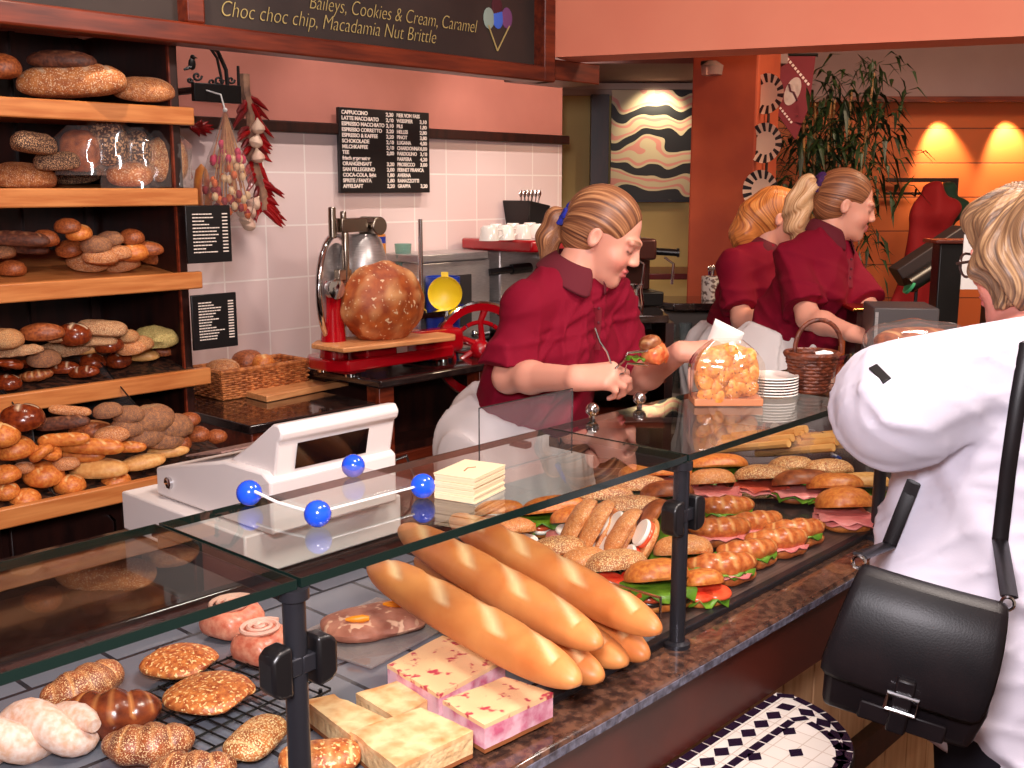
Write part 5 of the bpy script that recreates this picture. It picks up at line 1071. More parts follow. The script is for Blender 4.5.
q = pc(225, 708, DZ+.006)
t = empty('wire_rack', 'dark wire cooling rack under the round pastries', 'rack', (q.x, q.y, DZ+.001), .1)
m = MB()
for k in range(13): m.tube([(-.12+.02*k, -.08, .01), (-.12+.02*k, .12, .01)], .0014, 5)
for k in range(6): m.tube([(-.12, -.08+.04*k, .008), (.12, -.08+.04*k, .008)], .0018, 5)
m.build('wires', BLACKM, t); m = MB()
for x in (-.11, .11):
    for y in (-.07, .11): m.tube([(x, y, 0), (x, y, .01)], .003, 6)
m.build('feet', BLACKM, t)
PKS = mat_bread('pink_glazed_swirl', (238, 160, 130), (214, 110, 84), (250, 214, 190), 24, .3, .2)
for x, y, w, lab in ((232, 615, 62, 'pink glazed square swirl bun at the back left of the post'), (262, 640, 60, 'pink glazed swirl bun hidden behind the glass clamps')):
    q = pc(x, y, DZ+.03); L = w/ppm(q)*.95; t = empty('swirl_bun', lab, 'pastry', (q.x, q.y, DZ+.001), .2, 'pink swirl buns')
    mm = loaf(L, L*.9, .06, 5, None, 1, .02, x); mm.build('bun', real(PKS, 4), t, (0, 0, .02))
    MB().tube([(L*.42*(1-i/44)*math.cos(i*.45), L*.38*(1-i/44)*math.sin(i*.45), .049+.004*(i/44)) for i in range(40)], .0035, 6).build('icing_swirl', mat('icing', (250, 200, 180), .3), t)
for x, y, w, m, lab, rz in ((256, 738, 46, SEED, 'seed-striped bar pastry standing just left of the front post', 1.3), (320, 757, 60, RND, 'flat almond pastry just right of the front post', .2)):
    q = pc(x, y, DZ+.02); L = .1; mm = loaf(L, L*.62, L*.34, 4, 'bands', 4, .03, x); tag(mm.build('bar_pastry', real(m), None, (q.x, q.y, DZ+.02), (0, 0, IMG+rz)), lab, 'pastry')
# ---------------------------------------------------------------- sandwiches
LET = mat('lettuce', (122, 164, 42), .4, c2=(70, 116, 26), scale=30); TOM = mat('tomato', (222, 48, 30), .2, c2=(236, 100, 60), scale=30); MOZ = mat('mozzarella', (250, 244, 232), .35); HAM = mat('ham', (236, 150, 140), .4, c2=(214, 110, 108), scale=16); EGY = mat('egg_yolk', (246, 196, 50), .5); EGG = mat('egg_white', (252, 246, 236), .4); OLV = mat('aubergine', (46, 32, 26), .3)
SALM = mat('smoked_filling', (216, 96, 70), .35, c2=(190, 70, 50), scale=20)
def ruffle(r, z, seed, m, name, par, amp=.006, sx=1.0, dy=0):
    mb = MB(); R0 = random.Random(seed); ph = R0.random()*6; n = 26; top = []; vs = [(0, dy, z)]; fs = []
    for k, f in ((0, .6), (1, 1.0)):
        for j in range(n):
            a = 2*PI*j/n; rr = r*f*(1+.08*math.sin(a*5+ph)); vs.append((rr*math.cos(a)*sx, rr*math.sin(a)+dy, z+amp*k*math.sin(a*8+ph)-amp*.3*k))
    for j in range(n): fs.append((0, 1+j, 1+(j+1) % n)); fs.append((1+j, 1+n+j, 1+n+(j+1) % n, 1+(j+1) % n))
    o = mb.add(vs, fs).build(name, m, par); s = o.modifiers.new('thickness', 'SOLIDIFY'); s.thickness = .0018; return o
def disc(r, z, x, y, m, name, par, th=.005, tilt=0):
    return MB().lathe([(r*.92, 0), (r, th*.3), (r, th*.7), (r*.92, th)], 18, Matrix.Translation((x, y, z)) @ Matrix.Rotation(tilt, 4, 'X')).build(name, m, par)
def sandwich(x, y, w, crust, fill, rz, label, long=1.0, z0=0, lean=0, hgt=.8, cat='sandwich', topk=None, roll=0):
    crust = real(crust); q = at_z(x, y, DZ+.03+z0); L = 1.1*w/ppm(q); R_ = L/2; W = L/long
    t = empty('sandwich', label, cat, (q.x, q.y, DZ+.001+z0), IMG+rz, 'sandwiches in the display case')
    H = min(.045, W*.5)*hgt
    if roll: t.rotation_euler = (-.15, roll, IMG+rz); t.location.z += L*.36*abs(math.sin(roll))
    if lean: t.rotation_euler = (lean, 0, IMG+rz); t.location.z += W*.30*abs(math.sin(lean))
    b = loaf(L, W, H*1.0, 3, None, 1, .02, x); b.v = [(v[0], v[1], min(v[2], H*.15)+H*.28) for v in b.v]; b.build('bun_bottom', crust, t)
    z = H*.45; off = -W*.1
    for i, f in enumerate(fill):
        if f == 'L': ruffle(W*.62, z+.003, x+i, LET, 'lettuce', t, .010, long*.95, off*.7); z += .006
        elif f == 'H': ruffle(W*.6, z+.003, y+i, HAM, 'ham_slice', t, .006, long*.95, off); z += .007
        elif f == 'S': ruffle(W*.55, z+.003, y+i, SALM, 'smoked_slice', t, .008, long, off); z += .006
        elif f in 'TMEO':
            n = max(1, int(round(long*1.6))); m, nm = {'T': (TOM, 'tomato_slice'), 'M': (MOZ, 'mozzarella_slice'), 'E': (EGG, 'egg_slice'), 'O': (OLV, 'aubergine_slice')}[f]
            for k in range(n):
                xx = (k-(n-1)/2)*L*.9/n; o = disc(min(.027, W*.46), z, xx, off*2.2, m, nm, t, .008, .12)
                if f == 'E': disc(.009, z+.0045, xx, off*1.6-.004, EGY, 'egg_yolk', t, .004, .12)
            z += .008
    tp = loaf(L, W, H*1.7, 2.6, topk, 3, .03, y); tp.v = [(v[0], v[1], max(v[2], -H*.12)+H*.12) for v in tp.v]
    tp.build('bun_top', crust, t, (0, W*.06, z+.005), (-.3, 0, 0)); return t
S = sandwich
FLOUR0, FLOUR = FLOUR, mat_bread('ciabatta_crust', (224, 148, 82), (196, 112, 54), (246, 214, 164), 16, .5, .2, speck=(250, 216, 170), speck_scale=70, speck_lo=.6)
S(510, 536, 50, FLOUR, 'LE', .3, 'open bun with lettuce and egg nearest the baguette backs', 1.2, 0, 0, .7); S(500, 516, 46, GOLD, 'LT', .2, 'small golden roll just behind the baguette backs', 1.4)
S(555, 519, 62, GOLD, 'MTL', .35, 'orange oval roll with tomato and cheese left in the back row', 1.6); S(586, 527, 66, GOLD, 'LHM', .3, 'orange crescent roll over pink ham and lettuce', 1.7)
S(604, 500, 56, SEED, 'L', .2, 'seeded roll with frilly lettuce in the back row', 1.3, .01); S(633, 513, 66, SEED, 'LS', .1, 'flat seeded roll in the middle of the tray', 1.8, .012)
S(641, 494, 52, SEED, 'HL', .1, 'seeded roll with dark ham at the very back', 1.4, .01); S(668, 500, 50, BROWN, 'ST', .2, 'reddish roll with smoked slices beside the post', 1.3, .012); S(656, 476, 68, GOLD, 'H', .1, 'long golden roll over pink ham below the glass edge', 2.0, .015)
S(600, 542, 56, FLOUR, 'MT', .25, 'leaning ciabatta half with tomato, leftmost of the leaning row', 1.1, .004, roll=-1.05); S(622, 547, 58, FLOUR, 'TMM', .25, 'leaning ciabatta with thick mozzarella, second in the leaning row', 1.1, .004, roll=-1.05); S(645, 553, 58, FLOUR, 'TM', .2, 'leaning ciabatta with tomato edge, third in the leaning row', 1.1, .004, roll=-1.05); S(672, 545, 58, BROWN, 'TML', .2, 'leaning brown roll with tomato right beside the post', 1.1, .004, roll=-1.05)
S(560, 558, 52, SEED, 'LM', .3, 'seeded bun with white cheese at the divider glass', 1.2); S(586, 566, 44, FLOUR, 'LL', .5, 'bun overflowing with green lettuce at the divider', 1.1); S(618, 573, 58, SEED, 'LT', .3, 'pumpkin seed bun on tomato near the divider front', 1.2); S(658, 588, 60, GOLD, 'OTL', .3, 'golden bun with black aubergine slice behind the post', 1.2)
S(684, 562, 54, FLOUR, 'MTL', .2, 'bun with mozzarella and tomato directly behind the post', 1.2)
# behind and right of the second post
CSM = mat_bread('sandwich_croissant', (214, 122, 60), (176, 84, 40), (244, 190, 120), 12, .3, .15)
def croissant_sandwich(x, y, w, rz, label, fill):
    q = at_z(x, y, DZ+.03); L = w/ppm(q)*1.05
    t = empty('croissant_sandwich', label, 'sandwich', (q.x, q.y, DZ+.001), IMG+rz, 'filled croissants')
    for nm, zz, f in (('croissant_bottom', .012, .7), ('croissant_top', .034, 1)):
        b = loaf(L, L*.4, L*.34*f, 1.8, 'bands', 7, .03, x, .6, 3.5, 20, 40, .6); b.build(nm, real(CSM), t, (0, 0, zz))
    if 'L' in fill: ruffle(L*.2, .026, x, LET, 'lettuce', t, .006, 1.9, -L*.05)
    if 'H' in fill: ruffle(L*.21, .024, y, HAM, 'ham_slice', t, .004, 1.9, -L*.06)
    return t
CSs = ((726, 509, 62, .1, 'filled croissant furthest back beside the second post', 'L'), (722, 531, 66, .2, 'filled croissant in the second row beside the second post', 'H'), (757, 524, 62, .3, 'filled croissant in the middle of the croissant rows', 'H'), (779, 542, 66, .2, 'filled croissant nearest the front right', 'H'), (797, 532, 64, .2, 'filled croissant at the right end of the rows', 'L'), (750, 553, 66, .3, 'filled croissant on lettuce in the front row', 'L'), (723, 568, 76, .2, 'large shiny filled croissant nearest the front glass', 'LH'))
for a in CSs: croissant_sandwich(*a)
S(703, 586, 40, GOLD, 'LT', .3, 'roll with tomato and lettuce tucked behind the second post', 1.1)
S(716, 470, 60, GOLD, 'LL', .1, 'roll covered with green lettuce at the back right of the post', 1.5); S(712, 487, 44, FLOUR, 'HH', .2, 'roll with folded pink ham just right of the post', 1.2)
S(764, 482, 54, SEED, 'HS', .1, 'reddish ham roll left in the right-hand group', 1.4); S(792, 470, 42, SEED, 'L', .1, 'small seeded bun at the back of the right-hand group', 1.1); S(803, 487, 56, BROWN, 'LH', .2, 'brown roll over lettuce and ham in the right-hand group', 1.5); S(828, 473, 48, SEED, 'L', .1, 'seeded roll behind the golden ham buns', 1.4); S(836, 491, 50, GOLD, 'LH', .1, 'golden bun with ham behind the round ham bun', 1.1); S(845, 513, 50, GOLD, 'HH', .1, 'round golden bun with pink ham rim nearest the customer', 1.0, hgt=1.0); S(864, 487, 50, LIGHTB, 'L', .1, 'pale orange roll beside the customer sleeve', 1.4)
# cellophane bags with breadsticks, one with a striped ribbon
for i, (x, y, lab) in enumerate(((800, 452, 'clear bag of golden breadsticks with ribbon at the back of the case'), (758, 448, 'second clear bag of breadsticks left of the ribboned one'))):
    q = at_z(x, y+6, DZ+.02); t = empty('breadstick_bag', lab, 'bag', (q.x, q.y, DZ+.002), IMG-.8, 'breadstick bags')
    for k in range(7): MB().tube([(-.1, -.045+.015*k, .02+.012*(k % 3)), (.12, -.05+.016*k, .075+.012*(k % 3))], .0105, 8).build('breadstick', LIGHTB, t)
    rings = []
    for a in range(9):
        e = a/8; rr = .06*math.sin(PI*min(1, .15+e))**.5 if e < .8 else .03; rings.append([Vector((-.12+.28*e, rr*1.1*math.cos(2*PI*j/16)*(1+.07*math.sin(j*3+a)), .045+.02*e+rr*.7*math.sin(2*PI*j/16)*(1+.07*math.sin(j*5+a)))) for j in range(16)])
    MB().loft(rings, True).build('clear_bag', CELLO, t)
    if i == 0: MB().tube([(.1+.012*math.cos(k*.8), .012*math.sin(k*.8), .07-.004*k) for k in range(14)], .004, 6).build('ribbon', mat('striped_ribbon', (60, 90, 190), .4, c2=(240, 240, 250), scale=90, detail=0, lo=.48, hi=.52), t)
    else: MB().tube([(.1+.012*math.cos(k*.8), .012*math.sin(k*.8), .07-.004*k) for k in range(12)], .003, 6).build('ribbon', WHITEP, t)
# ---------------------------------------------------------------- things on the glass top, right half
GT = 1.261
c0 = (at_z(703, 406, GT)+at_z(775, 404, GT))/2+Vector((.0, .03, 0)); kk = 1/ppm(c0)
t = empty('snack_bag', 'tall clear bag of golden crisps on brown base standing on the glass top', 'bag', (c0.x, c0.y, GT), IMG)
w = 34*kk; h = 62*kk
MB().box(-w, -.035, 0, w, .035, .014).build('card_base', mat('brown_card', (196, 126, 84), .6), t, bevel=.002)
CR = mat_bread('crisp_fill', (244, 170, 80), (214, 120, 46), (255, 224, 160), 30, .4, .6, speck=(120, 60, 30), speck_scale=50, speck_lo=.66)
b = loaf(1, .8, 1, 3, None, 1, .05, 3, seg=20, st=20, flat=.9); b.v = [(v[0]*w*1.9, v[1]*.075, v[2]*h*.92+h*.5) for v in b.v]; b.build('crisps', real(CR, 4), t)
rr_ = random.Random(2)
for k in range(26):
    a = rr_.uniform(-.8, .8); zz = rr_.uniform(.15, .85)*h; MB().lathe([(0, .003), (.012, .001), (.016, -.003)], 12, Matrix.Translation((a*w*.9*(1-.4*(zz/h)**3), -.033*(1-.2*zz/h), zz)) @ Matrix.Rotation(PI/2+rr_.uniform(-.6, .6), 4, 'X') @ Matrix.Rotation(rr_.uniform(-.5, .5), 4, 'Y')).build('crisp', real(CR, 4), t)
rings = []
for i in range(11):
    e = i/10; sx = w*(1.03 if e < .5 else 1.03*max(.25, math.cos((e-.5)*2.3))); sy = .045*(1 if e < .6 else max(.3, 1-(e-.6)*1.6)); rings.append([Vector((sx*max(-1, min(1, 1.2*math.cos(2*PI*j/28)))*(1+.03*math.sin(j*2.7)), sy*max(-1, min(1, 1.2*math.sin(2*PI*j/28)))*(1+.14*math.sin(j*2.1+i*.5)), .014+(h-.01)*e)) for j in range(28)])
MB().loft(rings, False).build('clear_bag', mat_glass('bag_foil', (255, 250, 244), 1.5, rough=.12, gain=2.6, haze=.04), t)
c0 = at_z(761, 404, GT)+Vector((.06, .03, 0))
for k in range(7):
    o = MB().lathe([(0, 0), (.035, 0), (.052, .006), (.051, .008), (.034, .003), (0, .003)], 28).build('plate', CUP, None, (c0.x+.03, c0.y, GT+.0055*k)); tag(o, ['lowest', 'second lowest', 'third lowest', 'middle', 'third highest', 'second highest', 'topmost'][k]+' white plate of the stack right of the crisp bag', 'plate', 'plates stacked on the glass top')
# wicker gift basket with handle
c0 = at_z(812, 396, GT)+Vector((.03, .02, 0))
t = empty('gift_basket', 'dark round wicker basket with low hooped handle standing on the glass top', 'basket', (c0.x, c0.y, GT), IMG)
WD = mat('brown_wicker', (118, 54, 26), .5, c2=(74, 32, 18), scale=60, bump=.6)
m = MB()
for k in range(11):
    e = k/10; rr = .03+.018*e; m.tube([(rr*(1+.03*(1 if (j+k) % 2 else -1))*math.cos(2*PI*j/24), rr*(1+.03*(1 if (j+k) % 2 else -1))*math.sin(2*PI*j/24), .006+.068*e) for j in range(25)], .0042, 6, False)
m.lathe([(.0, .002), (.03, .002), (.03, .008), (0, .008)], 20); m.build('weave', WD, t)
MB().tube([(.05*math.cos(2*PI*j/24), .05*math.sin(2*PI*j/24), .078) for j in range(25)], .0055, 7, False).build('rim', WD, t)
MB().tube([(.012+.046*math.cos(a), 0, .078+.066*math.sin(a)**.8) for a in np.linspace(0.001, PI-.001, 18)], .0045, 8).build('handle', WD, t)
MB().tube([(.0, -.03, .08), (.015, -.035, .084), (.03, -.03, .08)], .006, 8).build('ribbon', WHITEP, t)
c0 = at_z(905, 362, GT)+Vector((.05, .08, 0))
t = empty('bread_bag', 'clear bag with brown bread lying between the scale and the customer', 'bag', (2.55, 1.03, GT), IMG)
b = loaf(.2, .13, .075, 2.8, 'diag', 4, .03, 5); b.build('bread', real(BROWN), t, (0, 0, .034)); b = loaf(.25, .15, .1, 3.5, None, 1, .08, 6, flat=.7); b.build('clear_bag', CELLO, t, (0, 0, .038))
# ================================================================ people
SKINM = mat_vcol('skin', .45, .05, 500, .12, 0, .4); HAIRM = mat_vcol('hair', .4, .25, 260, 0, 0, .5); CLOTHM = mat_vcol('knit_cloth', .85, .15, 700, 0, 0, .2)
COATM = mat_vcol('coat_cloth', .6, .05, 400, 0, 0, .3)
SKIN = (232, 166, 142); LIP = (204, 104, 104); MAROON = (124, 6, 36); APRON = (226, 218, 216)
def dirv(deg, pitch=0): a = math.radians(deg); b = math.radians(pitch); return np.array([math.cos(a)*math.cos(b), math.sin(a)*math.cos(b), math.sin(b)])
def head(S, c, deg, pitch, roll=0, sc=1.0, closed=True, brow=(120, 80, 56), skin=SKIN):
    f = dirv(deg, pitch); up = np.array([0, 0, 1.0]); fr = frame(c, f, up)
    if roll:
        a = math.radians(roll); r, u_ = fr[1][:, 0].copy(), fr[1][:, 2].copy(); fr[1][:, 0] = r*math.cos(a)+u_*math.sin(a); fr[1][:, 2] = u_*math.cos(a)-r*math.sin(a)
    fr = (fr[0], fr[1]/sc)          # scaled frame (world to local divides by the scale)
    e = lambda *a, **k: S.ell(*a, fr=fr, **k); n = lambda *a, **k: S.cone(*a, fr=fr, **k)
    e((0, -.014, .036), (.072, .091, .082), k=.03, col=skin); e((0, .03, -.03), (.054, .056, .08), k=.03, col=skin)
    e((0, .045, -.082), (.034, .034, .026), k=.025, col=skin); e((0, .068, -.096), (.018, .016, .015), k=.02, col=skin)
    for s in (-1, 1):
        e((s*.032, .056, -.034), (.022, .021, .022), k=.025, col=skin)
        e((s*.031, .09, .004), (.019, .014, .012), k=.014, col=skin, op='s')
        e((s*.031, .0715, .001), (.0145, .0125, .0125), k=.005, col=skin)
        n((s*.05, .074, .02), (s*.012, .087, .019), .008, .008, k=.014, col=skin)
        n((s*.05, .076, .023), (s*.016, .091, .023), .0042, .005, k=.006, col=brow, op='paint')
        if closed: n((s*.046, .074, -.005), (s*.017, .081, -.008), .0026, .0026, k=.004, col=(60, 36, 30), op='paint')
        else:
            e((s*.031, .083, .001), (.011, .006, .0055), k=.003, col=(236, 226, 220), op='paint'); e((s*.031, .085, .001), (.005, .006, .0055), k=.003, col=(60, 60, 70), op='paint'); n((s*.046, .074, .006), (s*.017, .083, .007), .0025, .0025, k=.004, col=(60, 36, 30), op='paint')
        e((s*.072, -.012, -.006), (.009, .016, .027), k=.007, col=skin); e((s*.08, -.007, -.003), (.006, .009, .016), k=.006, col=skin, op='s')
        e((s*.010, .092, -.032), (.0075, .0085, .0062), k=.007, col=skin)
        e((s*.042, .075, -.04), (.022, .02, .018), k=.035, col=(234, 150, 130), op='paint')
    n((0, .084, .012), (0, .101, -.026), .0075, .0098, k=.012, col=skin)
    e((0, .087, -.0555), (.022, .009, .0055), k=.006, col=LIP); e((0, .085, -.067), (.019, .010, .0065), k=.006, col=LIP); n((-.02, .095, -.061), (.02, .095, -.061), .0022, .0022, k=.004, col=(150, 60, 60), op='s')
    return fr
def loc(fr, p, sc=1.0):        # local head point to world
    R = fr[1]; s = 1/np.linalg.norm(R[:, 0]); return fr[0]+(R*s) @ (np.array(p, float)*s)
def hand(S, w, fwd, dorsal, side, curl=(.5, .6, .4), thumb=.5, sc=.95, col=SKIN, spread=.04):
    fr = frame(w, fwd, dorsal); fr = (fr[0], fr[1]/sc); n = lambda *a, **k: S.cone(*a, fr=fr, **k); ts = side
    K = []
    for i, (x, y, ls, r) in enumerate((( .028, .083, (.038, .025, .02), .0086), (.0095, .088, (.042, .028, .021), .009), (-.0095, .083, (.039, .026, .02), .0085), (-.027, .074, (.03, .02, .018), .0075))):
        x *= ts; n((x*.55, .0, 0), (x, y, 0), .0145, .0115, k=.02, col=col)
        p = np.array([x, y, 0.]); a = 0; pts = [p]; an = spread*ts*(1.5-i)
        for j, l in enumerate(ls):
            a += curl[j]*(1+.06*i); p = p+l*np.array([math.sin(an)*math.cos(a), math.cos(a)*math.cos(an), -math.sin(a)]); pts.append(p)
        for j in range(3): n(pts[j], pts[j+1], r*(1.12-.1*j), r*(1.02-.1*j), k=.009 if j == 0 else .003, col=col)
        n(pts[3]+(pts[3]-pts[2])*.0+np.array([0, 0, .004]), pts[3]+(pts[3]-pts[2])*.25+np.array([0, 0, .003]), .0045, .004, k=.003, col=(240, 184, 168), op='paint')
    S.ell((0, .045, -.003), (.034, .05, .014), k=.015, col=col, fr=fr)
    t0 = np.array([ts*.016, .018, -.008]); t1 = np.array([ts*.042, .045, -.014-.012*thumb]); t2 = t1+np.array([ts*(.012-.02*thumb), .03, -.008-.01*thumb]); t3 = t2+np.array([ts*(.002-.02*thumb), .022, -.004])
    n(t0, t1, .0155, .0125, k=.016, col=col); n(t1, t2, .0115, .0098, k=.005, col=col); n(t2, t3, .0098, .0078, k=.003, col=col)
    return fr
def A3(*v): return np.array(v, float)
def torso(S, J, side, infl=0, col=None, bust=1.0, k=.05, wide=1.0):
    up = J['neck']-J['pelvis']; up = up/np.linalg.norm(up); r = np.array(side, float); r -= up*(r @ up); r /= np.linalg.norm(r); f = np.cross(up, r); R = np.stack([r, f, up], 1); i = infl
    pv, wa, ch = J['pelvis'], J['waist'], J['chest']
    S.ell(pv, (.175*wide+i, .14+i, .15+i), k, col, R=R); S.ell(pv-f*.04+A3(0, 0, -.03), (.15*wide+i, .13+i, .12+i), k, col, R=R)
    S.ell(wa, (.148*wide+i, .122+i, .15+i), k, col, R=R); S.ell(wa+f*.03, (.12+i, .105+i, .12+i), k, col, R=R); S.ell((wa+ch)/2, (.145*wide+i, .115+i, .16+i), k, col, R=R); S.ell(ch, (.145*wide+i, .102+i, .15+i), k, col, R=R)
    S.ell((ch+J['neck'])/2, (.13+i, .078+i, .10+i), k, col, R=R)
    for s in (-1, 1):
        if bust: S.ell(ch+f*.085+r*s*.075-up*.015, (.064*bust+i, .052*bust+i, .066*bust+i), .04, col, R=R)
    for q in ('RS', 'LS'):
        S.cone(J[q], J['neck']+(J[q]-J['neck'])*.25, .042+i, .04+i, k*.6, col); S.ell(J[q], (.048+i,)*3, .03, col)
    return R
def streak(fr, c1, c2, f1=160, f2=70, swirl=18):
    a, b = np.array(lin(c1)), np.array(lin(c2))
    def g(P, c):
        q = (P-fr[0]) @ fr[1]; v = .5+.28*np.sin(q[:, 0]*f1+2*np.sin(q[:, 1]*swirl)+3*np.sin(q[:, 2]*swirl*.8))+.24*np.sin(q[:, 2]*f2+q[:, 0]*f2*1.7+2*np.sin(q[:, 1]*9)); v = np.clip(v, 0, 1)[:, None]; return a*(1-v)+b*v
    return g
def bbox(pts, pad): P = np.array(pts); return P.min(0)-pad, P.max(0)+pad
def staff(label, J, cdir, hdeg, hpitch, hroll, hsc, h, hands, hairfn, sleeve=.84, hem=None, group=None):
    root = empty('person', label, 'person', (J['pelvis'][0], J['pelvis'][1], 0), 0, group); L = tuple(root.location)
    side = dirv(cdir-90)
    S = Sdf(SKIN); torso(S, J, side, -.016, SKIN, .9)
    hfr = head(S, J['head'], hdeg, hpitch, hroll, hsc)
    S.cone(loc(hfr, (0, -.03, -.05)), J['neck']+A3(0, 0, -.02), .047*hsc, .056*hsc, .014, SKIN)
    for s in 'RL':
        if s+'E' not in J: continue
        S.chain([J[s+'S'], (J[s+'S']+J[s+'E'])/2, J[s+'E']], [.046, .043, .037], .02, SKIN); S.chain([J[s+'E'], J[s+'E']*.65+J[s+'W']*.35, J[s+'W']], [.037, .037, .026], .02, SKIN)
    for (w, fwd, dor, sd, curl, th) in hands: hand(S, w, fwd, dor, sd, curl, th)
    pts = [J[k] for k in J if k != 'pelvis']+[J['head']+A3(0, 0, .12)]+[w+np.array(f)/np.linalg.norm(f)*.17 for (w, f, *_) in hands]
    lo, hi = bbox(pts, .15); lo[2] = J['waist'][2]+.02
    S.cut((0, 0, lo[2]+.02), (0, 0, -1)); S.build('body', SKINM, lo, hi, h, root, L)
    # polo shirt
    T = Sdf(MAROON); R = torso(T, J, side, .010, MAROON, 1.0); f = R[:, 1]; up = R[:, 2]
    for s in 'RL':
        if s+'E' not in J: continue
        e = J[s+'S']*(1-sleeve)+J[s+'E']*sleeve; T.sleeve(J[s+'S'], e, .052, .070, .022, MAROON)
    w1 = waves(7, 55, .0065, tuple(side*.5+A3(0, 0, .8)), .8, 5); w2 = waves(6, 24, .003, (.5, .2, .8), 1.0)
    T.disp = lambda P: w1(P)+w2(P)
    nt_ = J['neck']+f*.02
    T.cone(J['neck']-up*.03, loc(hfr, (0, -.03, -.08))*.5+J['neck']*.5, .078, .06, .02, MAROON)
    T.cone(J['neck']-up*.01, J['neck']+(loc(hfr, (0, -.03, -.05))-J['neck'])*1.2, .056*hsc, .056*hsc, .006, None, 's')
    T.cut(J['neck']+up*.05, up+f*.2, .006)
    T.cone(J['neck']+f*.075+up*.05, J['neck']+f*.105-up*.045, .034, .012, .012, None, 's')
    if hem is None: hem = J['waist'][2]-.05
    T.cut((J['waist'][0], J['waist'][1], hem), -up*1.0, .004)
    lo2, hi2 = bbox([J[k] for k in ('waist', 'chest', 'neck', 'RS', 'LS')]+[J[k] for k in ('RE', 'LE') if k in J], .2); T.build('polo_shirt', CLOTHM, lo2, hi2, h*1.15, root, L)
    m = MB(); n_ = 28; top = []; bot = []; cr = R[:, 0]; nd = loc(hfr, (0, -.03, -.05))-J['neck']; nd = nd/np.linalg.norm(nd); cf = np.cross(nd, cr); cf /= np.linalg.norm(cf)
    for j in range(n_):
        a = .28+(2*PI-.56)*j/(n_-1); w_ = abs(math.cos(a/2)); d_ = cr*math.sin(a)+cf*math.cos(a); ce = J['neck']+nd*.022
        top.append(Vector(ce+d_*(.06*hsc)+nd*(.036-.014*w_**4))-Vector(L)); bot.append(Vector(ce+d_*(.092*hsc+.016*w_**3)-nd*(.016+.036*w_**6))-Vector(L))
    fo = [Vector(t_)*.5+Vector(b_)*.5+Vector(nd)*.012 for t_, b_ in zip(top, bot)]
    m.add(top+fo+bot, [(k*n_+j, k*n_+j+1, (k+1)*n_+j+1, (k+1)*n_+j) for k in (0, 1) for j in range(n_-1)]); cl = m.build('collar', mat('collar_cloth', (92, 4, 26), .85), root); sd = cl.modifiers.new('thickness', 'SOLIDIFY'); sd.thickness = .004; sd.offset = 0; sb = cl.modifiers.new('subdivision', 'SUBSURF'); sb.levels = 1; sb.render_levels = 1
    # button placket
    m = MB(); b0 = J['neck']+f*.10-up*.04; pts = []
    cc = Sdf(); torso(cc, J, side, .013)
    def surf(z):
        P = J['chest']*0+ (J['neck']*(1-z)+J['chest']*z); ts = np.linspace(.02, .25, 120); d = cc.ev(P+f*ts[:, None]); i_ = np.argmax(d > 0); return P+f*(ts[i_]+.003)
    pts = [Vector(surf(z)) for z in (.25, .45, .65, .85)]
    MB().tube(pts, .011, 6, True, .25).build('placket', mat('placket_cloth', (122, 8, 30), .8), root, tuple(-v for v in L))
    for p in pts[:3]: MB().ball(tuple(Vector(p)+Vector(f)*.004-Vector(L)), .0045, 8).build('button', mat('button', (96, 20, 36), .4), root)
    # white apron and trousers
    pv = J['pelvis']; Z = lambda z: A3(pv[0], pv[1], z)
    Ap = Sdf(APRON); r_ = np.array(side); f_ = np.array([-r_[1], r_[0], 0]); R2 = np.stack([r_, f_, A3(0, 0, 1)], 1)
    Ap.ell(Z(pv[2])-f_*.02, (.198, .175, .2), .05, APRON, R=R2).cone(Z(pv[2]+.0), Z(.55), .185, .225, .06, APRON, fr=None)
    Ap.ell(J['waist']-A3(0, 0, .02), (.168, .14, .14), .04, APRON, R=R)
    w3 = waves(7, 45, .012, (r_[0], r_[1], .15), .35, 4); Ap.disp = w3
    Ap.cut((0, 0, .56), (0, 0, -1)); Ap.cut(J['waist']+up*.02, up, .004)
    Ap.build('apron', CLOTHM, (pv[0]-.32, pv[1]-.32, .5), (pv[0]+.32, pv[1]+.32, J['waist'][2]+.1), .009, root, L)
    Tr = Sdf((40, 36, 40))
    for s in (-1, 1): b = Z(0)+r_*s*.09; Tr.chain([b+A3(0, 0, pv[2]-.08), b+A3(0, 0, .5)+f_*.02, b+A3(0, 0, .08)], [.1, .075, .06], .03)
    Tr.build('trousers', CLOTHM, (pv[0]-.3, pv[1]-.3, .0), (pv[0]+.3, pv[1]+.3, pv[2]), .014, root, L)
    Sh = Sdf((28, 26, 28))
    for s in (-1, 1): b = Z(0)+r_*s*.09; Sh.cone(b+A3(0, 0, .05)-f_*.03, b+A3(0, 0, .035)+f_*.14, .045, .034, .02)
    Sh.cut((0, 0, .001), (0, 0, -1)); Sh.build('shoes', CLOTHM, (pv[0]-.3, pv[1]-.3, -.02), (pv[0]+.3, pv[1]+.3, .15), .01, root, L)
    hairfn(root, hfr, L, hsc)
    return root, hfr, R
def local_bounds(fr, lo, hi):
    P = [loc(fr, (x, y, z)) for x in (lo[0], hi[0]) for y in (lo[1], hi[1]) for z in (lo[2], hi[2])]; P = np.array(P); return P.min(0), P.max(0)
def scalp(S, fr, col, back=0.0):
    S.ell((0, -.018, .036), (.078, .097, .086), .02, col, fr=fr); S.ell((0, -.05, -.01), (.064, .06, .07), .03, col, fr=fr)
    S.ell((0, .088, -.05), (.083, .062, .128), .012, None, 's', fr=fr); S.ell((.08, .02, -.045), (.034, .05, .062), .012, None, 's', fr=fr); S.ell((-.08, .02, -.045), (.034, .05, .062), .012, None, 's', fr=fr)
